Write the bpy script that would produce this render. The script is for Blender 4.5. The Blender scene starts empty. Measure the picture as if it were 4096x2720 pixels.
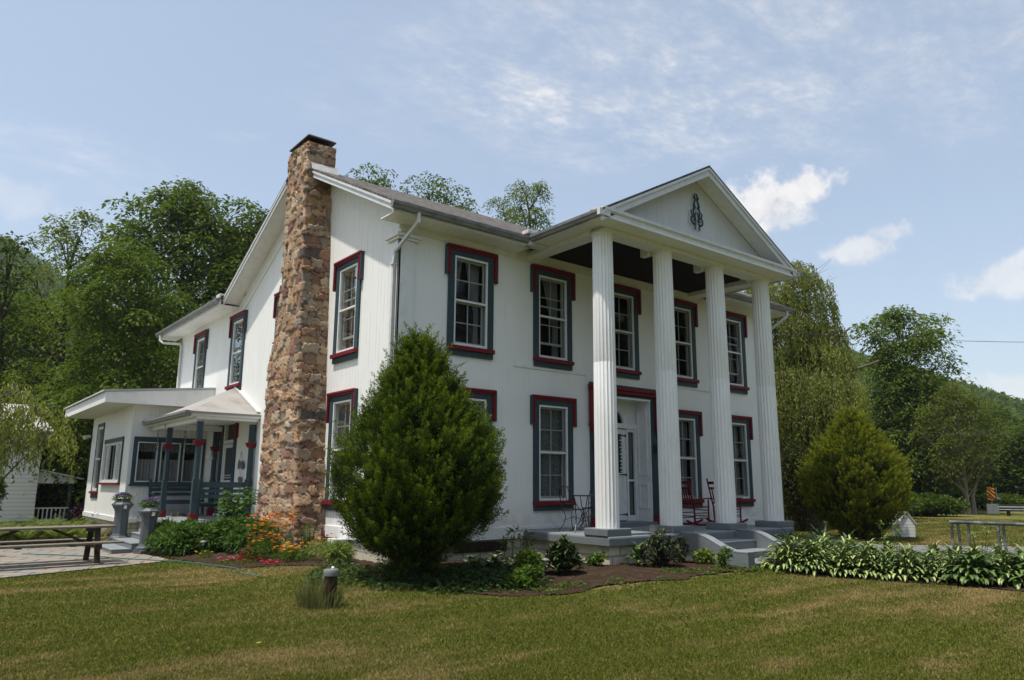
import bpy, math, random
import numpy as np
from mathutils import Vector, Matrix
PI = math.pi
rad = math.radians
random.seed(7)
sc = bpy.context.scene
COL = sc.collection

# ------------------------------------------------------------------ camera
CAM = (-7.0382, -12.4136, 1.5007)
cd = bpy.data.cameras.new('camera'); cam = bpy.data.objects.new('camera', cd); COL.objects.link(cam)
yw, pt, rl = rad(38.5769), rad(11.0692), rad(0.3423)
fw = Vector((math.sin(yw)*math.cos(pt), math.cos(yw)*math.cos(pt), math.sin(pt)))
rt = Vector((math.cos(yw), -math.sin(yw), 0)); up = rt.cross(fw)
r2 = rt*math.cos(rl)+up*math.sin(rl); u2 = up*math.cos(rl)-rt*math.sin(rl)
M = Matrix((r2, u2, -fw)).transposed().to_4x4(); M.translation = Vector(CAM)
cam.matrix_world = M
cd.sensor_width = 36; cd.lens = 2959.26/4096*36; cd.clip_start = .1; cd.clip_end = 3000
sc.camera = cam
sc.view_settings.view_transform = 'Standard'; sc.view_settings.look = 'None'
sc.view_settings.gamma = 1; sc.view_settings.use_curve_mapping = False
sc.view_settings.exposure = 0.70
sc.cycles.max_bounces = 6; sc.cycles.transparent_max_bounces = 12
sc.cycles.diffuse_bounces = 3; sc.cycles.glossy_bounces = 2; sc.cycles.transmission_bounces = 4

# ------------------------------------------------------------------ sun + sky
ELEV = rad(69.5); trav = Vector((1, -.05, 0)).normalized()
sdir = Vector((trav.x*math.cos(ELEV), trav.y*math.cos(ELEV), -math.sin(ELEV)))
sl = bpy.data.lights.new('sun', 'SUN'); sl.energy = 2.95; sl.angle = rad(1.2); sl.color = (1, .95, .86)
so = bpy.data.objects.new('sun', sl); COL.objects.link(so)
so.rotation_euler = sdir.to_track_quat('-Z', 'Y').to_euler(); so.location = (-20, 0, 40)

W = bpy.data.worlds.new('World'); sc.world = W; W.use_nodes = True
wn = W.node_tree; wn.nodes.clear()
def N(t, ty, **k):
    n = t.nodes.new(ty)
    for a, b in k.items():
        if a.startswith('_'): setattr(n, a[1:], b)
        else:
            key = int(a[1:]) if a[0] == 'i' and a[1:].isdigit() else a.replace('__', ' ')
            if hasattr(b, 'links') or isinstance(b, bpy.types.NodeSocket): t.links.new(b, n.inputs[key])
            else: n.inputs[key].default_value = b
    return n
def mth(t, op, a, b=None, c=None, clamp=False):
    n = t.nodes.new('ShaderNodeMath'); n.operation = op; n.use_clamp = clamp
    for i, v in enumerate((a, b, c)):
        if v is None: continue
        if isinstance(v, bpy.types.NodeSocket): t.links.new(v, n.inputs[i])
        else: n.inputs[i].default_value = v
    return n.outputs[0]
def vmth(t, op, a, b=None):
    n = t.nodes.new('ShaderNodeVectorMath'); n.operation = op
    for i, v in enumerate((a, b)):
        if v is None: continue
        if isinstance(v, bpy.types.NodeSocket): t.links.new(v, n.inputs[i])
        else: n.inputs[i].default_value = v
    return n
def smooth(t, x, a, b):
    n = t.nodes.new('ShaderNodeMapRange'); n.interpolation_type = 'SMOOTHSTEP'
    t.links.new(x, n.inputs[0]); n.inputs[1].default_value = a; n.inputs[2].default_value = b
    return n.outputs[0]
def mixc(t, f, a, b, mode='MIX'):
    n = t.nodes.new('ShaderNodeMix'); n.data_type = 'RGBA'; n.blend_type = mode
    for s, v in ((n.inputs[0], f), (n.inputs[6], a), (n.inputs[7], b)):
        if isinstance(v, bpy.types.NodeSocket): t.links.new(v, s)
        elif isinstance(v, (int, float)): s.default_value = v
        else: s.default_value = (*v, 1) if len(v) == 3 else v
    return n.outputs[2]
def noise(t, vec, scale, detail=4, rough=.55, dist=0):
    n = t.nodes.new('ShaderNodeTexNoise'); n.inputs['Scale'].default_value = scale
    n.inputs['Detail'].default_value = detail; n.inputs['Roughness'].default_value = rough
    n.inputs['Distortion'].default_value = dist
    if vec is not None: t.links.new(vec, n.inputs['Vector'])
    return n.outputs[0]

sky = N(wn, 'ShaderNodeTexSky', _sky_type='NISHITA', _sun_disc=False, _sun_elevation=ELEV,
        _sun_rotation=math.atan2(-trav.x, -trav.y), _altitude=300, _air_density=1.0, _dust_density=2.6, _ozone_density=1.2)
tc = N(wn, 'ShaderNodeTexCoord').outputs['Generated']
sep = N(wn, 'ShaderNodeSeparateXYZ', i0=tc)
zz = mth(wn, 'MAXIMUM', sep.outputs[2], .03)
comb = N(wn, 'ShaderNodeCombineXYZ', i0=mth(wn, 'DIVIDE', sep.outputs[0], zz), i1=mth(wn, 'DIVIDE', sep.outputs[1], zz))
rotm = N(wn, 'ShaderNodeMapping', i0=comb.outputs[0], Rotation=(0, 0, rad(-18)), Scale=(1, 1.5, 1)).outputs[0]
n1 = noise(wn, rotm, 4.2, 10, .68, .25); n2 = noise(wn, rotm, .55, 3, .5, .3); n3 = noise(wn, rotm, 20, 4, .6)
def dirvec(u, v):   # direction through a full-resolution photo pixel, used once to aim the cloud banks of the sky
    d = fw+r2*((u-2048)/2959.26)-u2*((v-1360)/2959.26); return d.normalized()
def bank(u, v, ru, rv, nz, amp, lo, hi):
    d = dirvec(u, v); e1 = Vector((d.y, -d.x, 0)).normalized(); e2 = e1.cross(d)
    a = mth(wn, 'MULTIPLY', vmth(wn, 'DOT_PRODUCT', tc, tuple(e1)).outputs['Value'], 2959.26/ru)
    b = mth(wn, 'MULTIPLY', vmth(wn, 'DOT_PRODUCT', tc, tuple(e2)).outputs['Value'], 2959.26/rv)
    front = mth(wn, 'GREATER_THAN', vmth(wn, 'DOT_PRODUCT', tc, tuple(d)).outputs['Value'], .3)
    r = mth(wn, 'SQRT', mth(wn, 'ADD', mth(wn, 'MULTIPLY', a, a), mth(wn, 'MULTIPLY', b, b)))
    q = mth(wn, 'ADD', mth(wn, 'SUBTRACT', 1, r), mth(wn, 'MULTIPLY', mth(wn, 'SUBTRACT', nz, .5), amp))
    return mth(wn, 'MULTIPLY', smooth(wn, q, lo, hi), front)
wisp = mth(wn, 'MULTIPLY', smooth(wn, n1, .30, .92), mth(wn, 'ADD', .35, mth(wn, 'MULTIPLY', smooth(wn, n3, .3, .7), .65)))
m1 = bank(2950, 200, 2000, 480, n2, 1.4, -.1, .6)
m2 = bank(300, 620, 500, 150, n2, 1.2, 0, .8)
m3 = bank(2250, 420, 900, 260, n2, 1.4, 0, .8)
m4 = bank(950, 540, 220, 60, n2, 1.0, 0, .9)
thin = mth(wn, 'MULTIPLY', wisp, mth(wn, 'ADD', mth(wn, 'MULTIPLY', m1, .80), mth(wn, 'ADD', mth(wn, 'MULTIPLY', m2, .6), mth(wn, 'ADD', mth(wn, 'MULTIPLY', m3, .5), mth(wn, 'MULTIPLY', m4, .5)))))
cn = noise(wn, tc, 17, 7, .62, .2); cn2 = noise(wn, tc, 42, 5, .6, .1)
puffn = mth(wn, 'ADD', mth(wn, 'MULTIPLY', cn, .75), mth(wn, 'MULTIPLY', cn2, .25))
pf = None
for (u, v, ru, rv, o) in [(3070, 820, 215, 125, .95), (3210, 760, 135, 85, .95), (3130, 880, 150, 70, .7), (3470, 1000, 130, 75, .62), (3560, 930, 95, 45, .5),
                          (4000, 1120, 150, 70, .6), (4080, 1080, 90, 60, .6), (4000, 1560, 240, 75, .4), (60, 780, 260, 90, .25)]:
    b = mth(wn, 'MULTIPLY', bank(u, v, ru, rv, puffn, 3.4, -.03, .62), o)
    pf = b if pf is None else mth(wn, 'MAXIMUM', pf, b)
hz = mth(wn, 'ADD', mth(wn, 'MULTIPLY', smooth(wn, sep.outputs[2], .42, -.02), .22), .30)
mask = mth(wn, 'MAXIMUM', mth(wn, 'MAXIMUM', thin, pf), 0, clamp=True)
b0 = N(wn, 'ShaderNodeBackground', Color=mixc(wn, hz, sky.outputs[0], (4.0, 4.45, 4.6)), Strength=.119)
b1 = N(wn, 'ShaderNodeBackground', Color=mixc(wn, smooth(wn, puffn, .30, .62), (.56, .57, .60), (.80, .78, .76)), Strength=.80)
mx = N(wn, 'ShaderNodeMixShader', i0=mask, i1=b0.outputs[0], i2=b1.outputs[0])
N(wn, 'ShaderNodeOutputWorld', i0=mx.outputs[0])

# ------------------------------------------------------------------ mesh helpers
class MB:
    def __init__(s, T=None): s.v = []; s.f = []; s.T = T
    def add(s, vs, fs):
        n = len(s.v)
        s.v += [s.T(*v) for v in vs] if s.T else [tuple(v) for v in vs]
        s.f += [tuple(i+n for i in f) for f in fs]
    def box(s, a, b, R=None, O=(0, 0, 0)):
        (x0, y0, z0), (x1, y1, z1) = a, b
        vs = [(x, y, z) for z in (z0, z1) for y in (y0, y1) for x in (x0, x1)]
        if R is not None: vs = [tuple(R @ Vector(v)+Vector(O)) for v in vs]
        s.add(vs, [(0, 2, 3, 1), (4, 5, 7, 6), (0, 1, 5, 4), (2, 6, 7, 3), (0, 4, 6, 2), (1, 3, 7, 5)]); return s
    def bar(s, p, q, w, h, upv=(0, 0, 1)):      # rectangular bar from p to q
        p, q = Vector(p), Vector(q); d = (q-p).normalized(); a = d.cross(Vector(upv))
        if a.length < 1e-3: a = d.cross(Vector((1, 0, 0)))
        a.normalize(); b = a.cross(d)
        vs = [tuple(c+a*(i*w/2)+b*(j*h/2)) for c in (p, q) for i, j in ((-1, -1), (1, -1), (1, 1), (-1, 1))]
        s.add(vs, [(3, 2, 1, 0), (4, 5, 6, 7), (0, 1, 5, 4), (1, 2, 6, 5), (2, 3, 7, 6), (3, 0, 4, 7)]); return s
    def tube(s, pts, rs, n=8, caps=True):
        pts = [Vector(p) for p in pts]; rs = rs if hasattr(rs, '__len__') else [rs]*len(pts)
        vs = []; prev = None
        for i, p in enumerate(pts):
            d = (pts[min(i+1, len(pts)-1)]-pts[max(i-1, 0)]).normalized()
            a = prev if prev is not None else (Vector((0, 0, 1)) if abs(d.z) < .9 else Vector((1, 0, 0)))
            a = (a-d*a.dot(d)).normalized(); prev = a; b = d.cross(a)
            vs += [tuple(p+(a*math.cos(2*PI*k/n)+b*math.sin(2*PI*k/n))*rs[i]) for k in range(n)]
        fs = [(i*n+k, i*n+(k+1) % n, (i+1)*n+(k+1) % n, (i+1)*n+k) for i in range(len(pts)-1) for k in range(n)]
        if caps: fs += [tuple(range(n))[::-1], tuple(range((len(pts)-1)*n, len(pts)*n))]
        s.add(vs, fs); return s
    def lathe(s, prof, n=16, O=(0, 0, 0), ph=0):
        vs = [(O[0]+r*math.cos(2*PI*k/n+ph), O[1]+r*math.sin(2*PI*k/n+ph), O[2]+z) for r, z in prof for k in range(n)]
        fs = [(i*n+k, i*n+(k+1) % n, (i+1)*n+(k+1) % n, (i+1)*n+k) for i in range(len(prof)-1) for k in range(n)]
        fs += [tuple(range(n))[::-1], tuple(range((len(prof)-1)*n, len(prof)*n))]
        s.add(vs, fs); return s
    def prism(s, poly, a, b, axis='y'):          # poly in the other two axes, in order
        f = {'y': lambda p, t: (p[0], t, p[1]), 'x': lambda p, t: (t, p[0], p[1]), 'z': lambda p, t: (p[0], p[1], t)}[axis]
        n = len(poly)
        s.add([f(p, a) for p in poly]+[f(p, b) for p in poly], [tuple(range(n))[::-1], tuple(range(n, 2*n))]+[(i, (i+1) % n, (i+1) % n+n, i+n) for i in range(n)]); return s
    def quad(s, *vs): s.add(vs, [tuple(range(len(vs)))]); return s
    def obj(s, name, m, parent=None, smooth=False, bevel=0, fix=True):
        me = bpy.data.meshes.new(name); me.from_pydata(s.v, [], s.f); me.materials.append(m)
        if fix and len(s.f) < 20000:
            import bmesh
            bm = bmesh.new(); bm.from_mesh(me); bmesh.ops.recalc_face_normals(bm, faces=bm.faces); bm.to_mesh(me); bm.free()
        if smooth: me.polygons.foreach_set('use_smooth', [True]*len(me.polygons))
        o = bpy.data.objects.new(name, me); COL.objects.link(o)
        if parent: o.parent = parent
        if bevel:
            bv = o.modifiers.new('bevel', 'BEVEL'); bv.width = bevel; bv.segments = 2; bv.limit_method = 'ANGLE'; bv.angle_limit = rad(40)
        if smooth and me.polygons: me.set_sharp_from_angle(angle=rad(42))
        return o
def tag(o, label=None, cat=None, group=None, kind=None):
    if label: o['label'] = label
    if cat: o['category'] = cat
    if group: o['group'] = group
    if kind: o['kind'] = kind
    return o
def thing(name, label, cat, loc=(0, 0, 0), rz=0, group=None):
    o = bpy.data.objects.new(name, None); COL.objects.link(o); o.empty_display_size = .2
    o.location = loc; o.rotation_euler = (0, 0, rz); return tag(o, label, cat, group)
def dup(o, loc=None, rz=None, label=None, scale=None, parent=None):
    c = o.copy(); COL.objects.link(c)
    if parent is not None: c.parent = parent
    if loc is not None: c.location = loc
    if rz is not None: c.rotation_euler = (0, 0, rz)
    if scale is not None: c.scale = scale if hasattr(scale, '__len__') else (scale,)*3
    if label: c['label'] = label
    for ch in list(o.children): dup(ch, parent=c)
    return c
def fast(name, V, F, m, tint=None, parent=None, smooth=False):   # V (n,3), F (m,k), tint per vertex (n,)
    me = bpy.data.meshes.new(name); V = np.asarray(V, np.float32); F = np.asarray(F, np.int32); k = F.shape[1]
    me.vertices.add(len(V)); me.vertices.foreach_set('co', V.ravel())
    me.loops.add(F.size); me.loops.foreach_set('vertex_index', F.ravel())
    me.polygons.add(len(F)); me.polygons.foreach_set('loop_start', np.arange(0, F.size, k, dtype=np.int32))
    me.polygons.foreach_set('loop_total', np.full(len(F), k, np.int32))
    if smooth: me.polygons.foreach_set('use_smooth', np.ones(len(F), bool))
    if tint is not None:
        tint = np.asarray(tint, np.float32)
        a = me.color_attributes.new('tint', 'FLOAT_COLOR', 'POINT'); c = np.ones((len(V), 4), np.float32)
        c[:, :3] = tint[:, None] if tint.ndim == 1 else tint
        a.data.foreach_set('color', c.ravel())
    me.update(calc_edges=True); me.validate(); me.materials.append(m)
    o = bpy.data.objects.new(name, me); COL.objects.link(o)
    if parent: o.parent = parent
    return o
def split(o):        # separate clusters of touching pieces become parts of their own
    me = o.data; n = len(me.vertices); par = list(range(n))
    def find(i):
        while par[i] != i: par[i] = par[par[i]]; i = par[i]
        return i
    for p in me.polygons:
        r0 = find(p.vertices[0])
        for v in p.vertices[1:]: par[find(v)] = r0
    isl = {}
    for i in range(n): isl.setdefault(find(i), []).append(i)
    bb = []
    for ids in isl.values():
        c = np.array([me.vertices[i].co for i in ids]); bb.append([set(ids), c.min(0)-.012, c.max(0)+.012])
    done = False
    while not done:
        done = True
        for i in range(len(bb)):
            for j in range(i+1, len(bb)):
                if (bb[i][1] <= bb[j][2]).all() and (bb[j][1] <= bb[i][2]).all():
                    bb[i] = [bb[i][0] | bb[j][0], np.minimum(bb[i][1], bb[j][1]), np.maximum(bb[i][2], bb[j][2])]; bb.pop(j); done = False; break
            if not done: break
    if len(bb) < 2: return
    nm = o.name.split('.')[0]
    for k, (ids, _, _) in enumerate(bb):
        ix = sorted(ids); mp_ = {v: q for q, v in enumerate(ix)}
        m2 = bpy.data.meshes.new(nm); m2.from_pydata([tuple(me.vertices[v].co) for v in ix], [], [tuple(mp_[v] for v in p.vertices) for p in me.polygons if p.vertices[0] in ids]); m2.materials.append(me.materials[0])
        if k == 0: o.data = m2
        else: c = o.copy(); c.data = m2; COL.objects.link(c)
def sm(a, b, x): t = min(1, max(0, (x-a)/(b-a))); return t*t*(3-2*t)
def gz(x, y):       # the ground rises a little towards the house
    dx = max(-x, 0, x-12.7); dy = max(-y, 0, y-15); d1 = math.hypot(dx, dy)
    dx = max(3.2-x, 0, x-9.4); dy = max(-2.5-y, 0, y); d2 = math.hypot(dx, dy)
    return .03-.13*sm(.8, 3.2, min(d1, d2))
def gzn(X, Y):
    d1 = np.hypot(np.maximum(np.maximum(-X, 0), X-12.7), np.maximum(np.maximum(-Y, 0), Y-15))
    d2 = np.hypot(np.maximum(np.maximum(3.2-X, 0), X-9.4), np.maximum(np.maximum(-2.5-Y, 0), Y))
    t = np.clip((np.minimum(d1, d2)-.8)/2.4, 0, 1); return .03-.13*t*t*(3-2*t)

# ------------------------------------------------------------------ materials
def mat(name, col, rough=.6, spec=.3, metal=0, var=0, vscale=3, vcol=None, bump=0, bscale=30, stretch=(1, 1, 1), fn=None):
    m = bpy.data.materials.new(name); m.use_nodes = True; t = m.node_tree; b = t.nodes['Principled BSDF']
    b.inputs['Base Color'].default_value = (*col, 1); b.inputs['Roughness'].default_value = rough
    b.inputs['Specular IOR Level'].default_value = spec; b.inputs['Metallic'].default_value = metal
    co = N(t, 'ShaderNodeTexCoord').outputs['Object']
    mp = N(t, 'ShaderNodeMapping', i0=co, Scale=stretch).outputs[0]
    c = None
    if var:
        v2 = vcol or tuple(x*.55 for x in col)
        f = mth(t, 'MULTIPLY', smooth(t, noise(t, mp, vscale, 6, .6), .42, .72), var)
        c = mixc(t, f, col, v2); t.links.new(c, b.inputs['Base Color'])
    if bump:
        bn = N(t, 'ShaderNodeBump', Strength=bump, Distance=.01, Height=noise(t, mp, bscale, 5, .6)); t.links.new(bn.outputs[0], b.inputs['Normal'])
    if fn: fn(t, b, co, c)
    return m
def paintwall(name, col, seam=0, axis=1, drip=.35):
    def fn(t, b, co, c):
        s = N(t, 'ShaderNodeSeparateXYZ', i0=co)
        strk = noise(t, N(t, 'ShaderNodeMapping', i0=co, Scale=(9, 9, .55)).outputs[0], 1.6, 6, .65)
        big = noise(t, co, .9, 4, .5); fine = noise(t, co, 28, 5, .7)
        cc = mixc(t, mth(t, 'MULTIPLY', smooth(t, strk, .5, .78), drip), col, tuple(x*k for x, k in zip(col, (.78, .76, .70))))
        cc = mixc(t, mth(t, 'MULTIPLY', smooth(t, big, .4, .75), .35), cc, tuple(x*.9 for x in col))
        chip = smooth(t, noise(t, N(t, 'ShaderNodeMapping', i0=co, Scale=(1.6, 1.6, .5)).outputs[0], 16, 4, .7), .68, .74)
        cc = mixc(t, mth(t, 'MULTIPLY', chip, .5), cc, (.36, .34, .30))
        h = mth(t, 'ADD', mth(t, 'MULTIPLY', fine, .35), mth(t, 'MULTIPLY', strk, .25))
        if seam:
            fr = mth(t, 'FRACT', mth(t, 'MULTIPLY', s.outputs[axis], 1/seam))
            line = smooth(t, mth(t, 'ABSOLUTE', mth(t, 'SUBTRACT', fr, .5)), .5-.009/seam, .5-.0005)
            brk = smooth(t, noise(t, N(t, 'ShaderNodeMapping', i0=co, Scale=(9, 9, .35)).outputs[0], 2.3, 3, .5), .40, .62)
            cc = mixc(t, mth(t, 'MULTIPLY', mth(t, 'MULTIPLY', line, brk), .75), cc, (.30, .29, .26))
            h = mth(t, 'SUBTRACT', h, mth(t, 'MULTIPLY', line, .8))
        low = mth(t, 'MULTIPLY', smooth(t, s.outputs[2], 1.25, .55), smooth(t, noise(t, co, 5, 5, .65), .35, .65)); cc = mixc(t, mth(t, 'MULTIPLY', low, .45), cc, (.40, .38, .32))
        t.links.new(cc, b.inputs['Base Color'])
        bn = N(t, 'ShaderNodeBump', Strength=.5, Distance=.014, Height=h); t.links.new(bn.outputs[0], b.inputs['Normal'])
    return mat(name, col, .55, .25, fn=fn)
WHITE = (.80, .795, .765)
M_side = paintwall('white_board_wall', WHITE, .14, 1, .5)
M_front = paintwall('white_plaster_wall', (.82, .815, .79), 0, 0, .4)
M_annex = paintwall('white_annex_boards', (.72, .72, .70), .11, 0, .45)
M_trim = mat('white_trim_paint', (.76, .76, .74), .45, .35, var=.35, vscale=5, vcol=(.55, .54, .49), bump=.15, bscale=40)
M_rake = mat('grey_white_trim', (.62, .63, .63), .45, .35, var=.45, vscale=6, vcol=(.45, .45, .42), bump=.2, bscale=30)
M_col = mat('white_column_paint', (.80, .80, .785), .4, .35, var=.3, vscale=4, vcol=(.62, .61, .57), bump=.25, bscale=22, stretch=(1, 1, .4))
M_teal = mat('slate_teal_paint', (.036, .060, .070), .5, .2, var=.5, vscale=8, vcol=(.05, .078, .090), bump=.15, bscale=40)
M_red = mat('dark_red_paint', (.165, .010, .016), .5, .2, var=.5, vscale=9, vcol=(.12, .010, .015), bump=.15, bscale=40)
M_grey = mat('grey_masonry_paint', (.165, .18, .19), .5, .35, var=.6, vscale=2.5, vcol=(.12, .13, .138), bump=.25, bscale=35)
M_grey2 = mat('grey_step_top_paint', (.23, .25, .26), .5, .35, var=.6, vscale=2.5, vcol=(.17, .185, .195), bump=.2, bscale=35)
M_gutter = mat('aluminium_gutter', (.20, .20, .195), .38, .5, var=.8, vscale=4, vcol=(.09, .09, .085), stretch=(1, 1, 3))
M_down = mat('white_downspout', (.58, .58, .56), .4, .4, var=.5, vscale=5, vcol=(.4, .4, .38))
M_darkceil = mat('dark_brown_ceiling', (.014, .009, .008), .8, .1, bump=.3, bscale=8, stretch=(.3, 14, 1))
M_flash = mat('pale_flashing', (.62, .6, .57), .5, .4, var=.5, vscale=8)
M_inside = mat('unlit_room_dark', (.05, .045, .04), .9, .1)  # near-black: the darkness of the unlit rooms is put into the colour
M_sash = mat('white_sash_paint', (.74, .74, .72), .4, .4, var=.2, vscale=9)
M_ind = mat('black_iron', (.02, .02, .022), .4, .5)
M_cream = mat('cream_block_paint', (.56, .50, .39), .7, .2, var=.7, vscale=3, vcol=(.33, .30, .24), bump=.3, bscale=25,
    fn=lambda t, b, co, c: t.links.new(mixc(t, N(t, 'ShaderNodeTexBrick', Vector=N(t, 'ShaderNodeMapping', i0=co, Rotation=(rad(90), 0, 0)).outputs[0], Scale=1, i6=.003, i8=.42, i9=.2).outputs['Fac'], c, (.30, .27, .22)), b.inputs['Base Color']))
def shingle_fn(t, b, co, c):
    s = N(t, 'ShaderNodeSeparateXYZ', i0=co)
    row = mth(t, 'MULTIPLY', s.outputs[1], 6.0); ri = mth(t, 'FLOOR', row); fr = mth(t, 'FRACT', row)
    vec = N(t, 'ShaderNodeCombineXYZ', i0=mth(t, 'ADD', s.outputs[0], mth(t, 'MULTIPLY', ri, 3.37)), i1=mth(t, 'MULTIPLY', ri, 5.1))
    tab = noise(t, N(t, 'ShaderNodeMapping', i0=vec.outputs[0], Scale=(5, 1, 1)).outputs[0], 1.0, 2, .8)
    big = noise(t, co, 1.2, 5, .6)
    cc = mixc(t, smooth(t, tab, .3, .7), (.075, .07, .066), (.22, .205, .19))
    cc = mixc(t, mth(t, 'MULTIPLY', smooth(t, noise(t, N(t, 'ShaderNodeMapping', i0=co, Scale=(.6, 9, 9)).outputs[0], 3, 5, .7), .42, .66), .7), cc, (.075, .062, .055))
    edge = smooth(t, fr, .28, .0)
    cc = mixc(t, mth(t, 'MULTIPLY', edge, .85), cc, (.045, .04, .038))
    t.links.new(cc, b.inputs['Base Color'])
    bn = N(t, 'ShaderNodeBump', Strength=.6, Distance=.03, Height=mth(t, 'SUBTRACT', mth(t, 'ADD', tab, noise(t, co, 40, 3)), mth(t, 'MULTIPLY', edge, 1.5)))
    t.links.new(bn.outputs[0], b.inputs['Normal'])
M_shingle = mat('weathered_shingles', (.25, .23, .22), .9, .1, fn=shingle_fn)
def shingle_x(t, b, co, c):
    pass
M_rolled = mat('pale_roof_felt', (.33, .315, .295), .9, .1, var=.8, vscale=1.6, vcol=(.22, .205, .19), bump=.4, bscale=20,
   fn=lambda t, b, co, c: t.links.new(mixc(t, mth(t, 'MULTIPLY', smooth(t, noise(t, co, 9, 6, .7, .6), .66, .70), .7), c, (.06, .055, .05)), b.inputs['Base Color']))
def stone_fn(t, b, co, c):
    a = N(t, 'ShaderNodeAttribute', _attribute_name='tint').outputs['Color']
    n = noise(t, co, 9, 8, .7, .4)
    cc = mixc(t, 1, a, mixc(t, n, (.45, .42, .4), (1.25, 1.2, 1.15)), 'MULTIPLY')
    dk = smooth(t, noise(t, co, 5, 6, .7, .8), .62, .74)
    cc = mixc(t, mth(t, 'MULTIPLY', dk, .55), cc, (.06, .055, .055))
    t.links.new(cc, b.inputs['Base Color'])
    bn = N(t, 'ShaderNodeBump', Strength=.7, Distance=.02, Height=noise(t, co, 22, 8, .7)); t.links.new(bn.outputs[0], b.inputs['Normal'])
M_stone = mat('fieldstone', (.3, .2, .15), .85, .2, fn=stone_fn)
def leafmat(name, ca, cb, trans=.35, vs=.5, rough=.5, patch=None):
    m = bpy.data.materials.new(name); m.use_nodes = True; t = m.node_tree; t.nodes.clear()
    a = N(t, 'ShaderNodeAttribute', _attribute_name='tint').outputs['Fac']
    geo = N(t, 'ShaderNodeNewGeometry').outputs['Position']; ns = noise(t, geo, vs, 3, .6)
    f = mth(t, 'ADD', mth(t, 'MULTIPLY', a, .65), mth(t, 'MULTIPLY', mth(t, 'SUBTRACT', ns, .35), .9), clamp=True)
    c = mixc(t, f, ca, cb)
    if patch: c = mixc(t, mth(t, 'MULTIPLY', smooth(t, a, .9, .97), .8), c, patch)
    d = N(t, 'ShaderNodeBsdfPrincipled'); d.inputs['Roughness'].default_value = rough; d.inputs['Specular IOR Level'].default_value = .12
    t.links.new(c, d.inputs['Base Color'])
    tr = N(t, 'ShaderNodeBsdfTranslucent', Color=mixc(t, .5, c, mixc(t, 1, c, (1.5, 1.5, .5), 'MULTIPLY')))
    mxs = N(t, 'ShaderNodeMixShader', i0=trans, i1=d.outputs[0], i2=tr.outputs[0]); N(t, 'ShaderNodeOutputMaterial', i0=mxs.outputs[0])
    return m
M_bark = mat('grey_bark', (.13, .105, .08), .9, .1, var=.7, vscale=6, bump=.6, bscale=14, stretch=(3, 3, .5))
M_barkd = mat('dark_bark', (.05, .04, .03), .95, .05, var=.6, vscale=6, bump=.6, bscale=14, stretch=(3, 3, .5))
M_barkp = mat('pale_bark', (.26, .23, .18), .9, .1, var=.7, vscale=6, bump=.5, bscale=14, stretch=(3, 3, .5))
def glass_mat():
    m = bpy.data.materials.new('window_glass'); m.use_nodes = True; t = m.node_tree; t.nodes.clear()
    g = N(t, 'ShaderNodeBsdfGlossy', Color=(.85, .9, .92, 1), Roughness=.02); tr = N(t, 'ShaderNodeBsdfTransparent', Color=(.72, .75, .75, 1))
    f = N(t, 'ShaderNodeFresnel', IOR=1.5).outputs[0]
    mxs = N(t, 'ShaderNodeMixShader', i0=mth(t, 'MULTIPLY', f, .42, clamp=True), i1=tr.outputs[0], i2=g.outputs[0]); N(t, 'ShaderNodeOutputMaterial', i0=mxs.outputs[0]); return m
M_glass = glass_mat()
def curtain_mat(name, col, lace=0):
    def fn(t, b, co, c):
        if lace:
            n = noise(t, co, 38, 4, .7); t.links.new(mixc(t, smooth(t, n, .4, .6), col, tuple(x*.45 for x in col)), b.inputs['Base Color'])
    return mat(name, col, .9, .05, fn=fn)
M_curt = curtain_mat('white_curtain', (.45, .45, .44)); M_lace = curtain_mat('grey_lace_curtain', (.36, .36, .35), 1)

# ------------------------------------------------------------------ the farmhouse
house = thing('farmhouse', 'white two storey farmhouse with four fluted columns, stone chimney and teal and red window trim', 'house')
def frame(O, U, Nn):
    O, U, Nn = Vector(O), Vector(U), Vector(Nn)
    return lambda u, n, z: tuple(O+U*u+Nn*n+Vector((0, 0, z)))
F_front = frame((0, 0, 0), (1, 0, 0), (0, -1, 0)); F_side = frame((0, 0, 0), (0, 1, 0), (-1, 0, 0))
WW, YR, YE = 12.7, 8.9, 15.3                      # house width, back of the main block, end of the rear wing
RY = 4.45
def zt(y): return 9.36-.502*abs(y-RY)
def holes_wall(T, u0, u1, z0, z1, holes, depth=.2):
    mb = MB(T); us = sorted({u0, u1, *[h[0] for h in holes], *[h[1] for h in holes]}); zs = sorted({z0, z1, *[h[2] for h in holes], *[h[3] for h in holes]})
    for i in range(len(us)-1):
        for j in range(len(zs)-1):
            a, b, c, d = us[i], us[i+1], zs[j], zs[j+1]; mu, mz = (a+b)/2, (c+d)/2
            if any(h[0] < mu < h[1] and h[2] < mz < h[3] for h in holes): continue
            mb.quad((a, 0, c), (b, 0, c), (b, 0, d), (a, 0, d))
    for a, b, c, d in holes:
        mb.quad((a, 0, c), (a, -depth, c), (a, -depth, d), (a, 0, d)); mb.quad((b, 0, c), (b, -depth, c), (b, -depth, d), (b, 0, d))
        mb.quad((a, 0, c), (b, 0, c), (b, -depth, c), (a, -depth, c)); mb.quad((a, 0, d), (b, 0, d), (b, -depth, d), (a, -depth, d))
    return mb
HW = .435                                          # half width of a window opening
HU, SU, SL, HLo = 6.43, 4.30, 1.15, 3.45
xs_f = [1.736+2.31*i for i in range(5)]
up = lambda u: (u-HW, u+HW, SU+.01, HU-.2); lo = lambda u: (u-HW, u+HW, SL+.01, HLo-.2)
DX = xs_f[2]
f_holes = [up(x) for x in xs_f]+[lo(x) for i, x in enumerate(xs_f) if i != 2]+[(DX-.95, DX+.95, .60, 3.62)]
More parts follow.
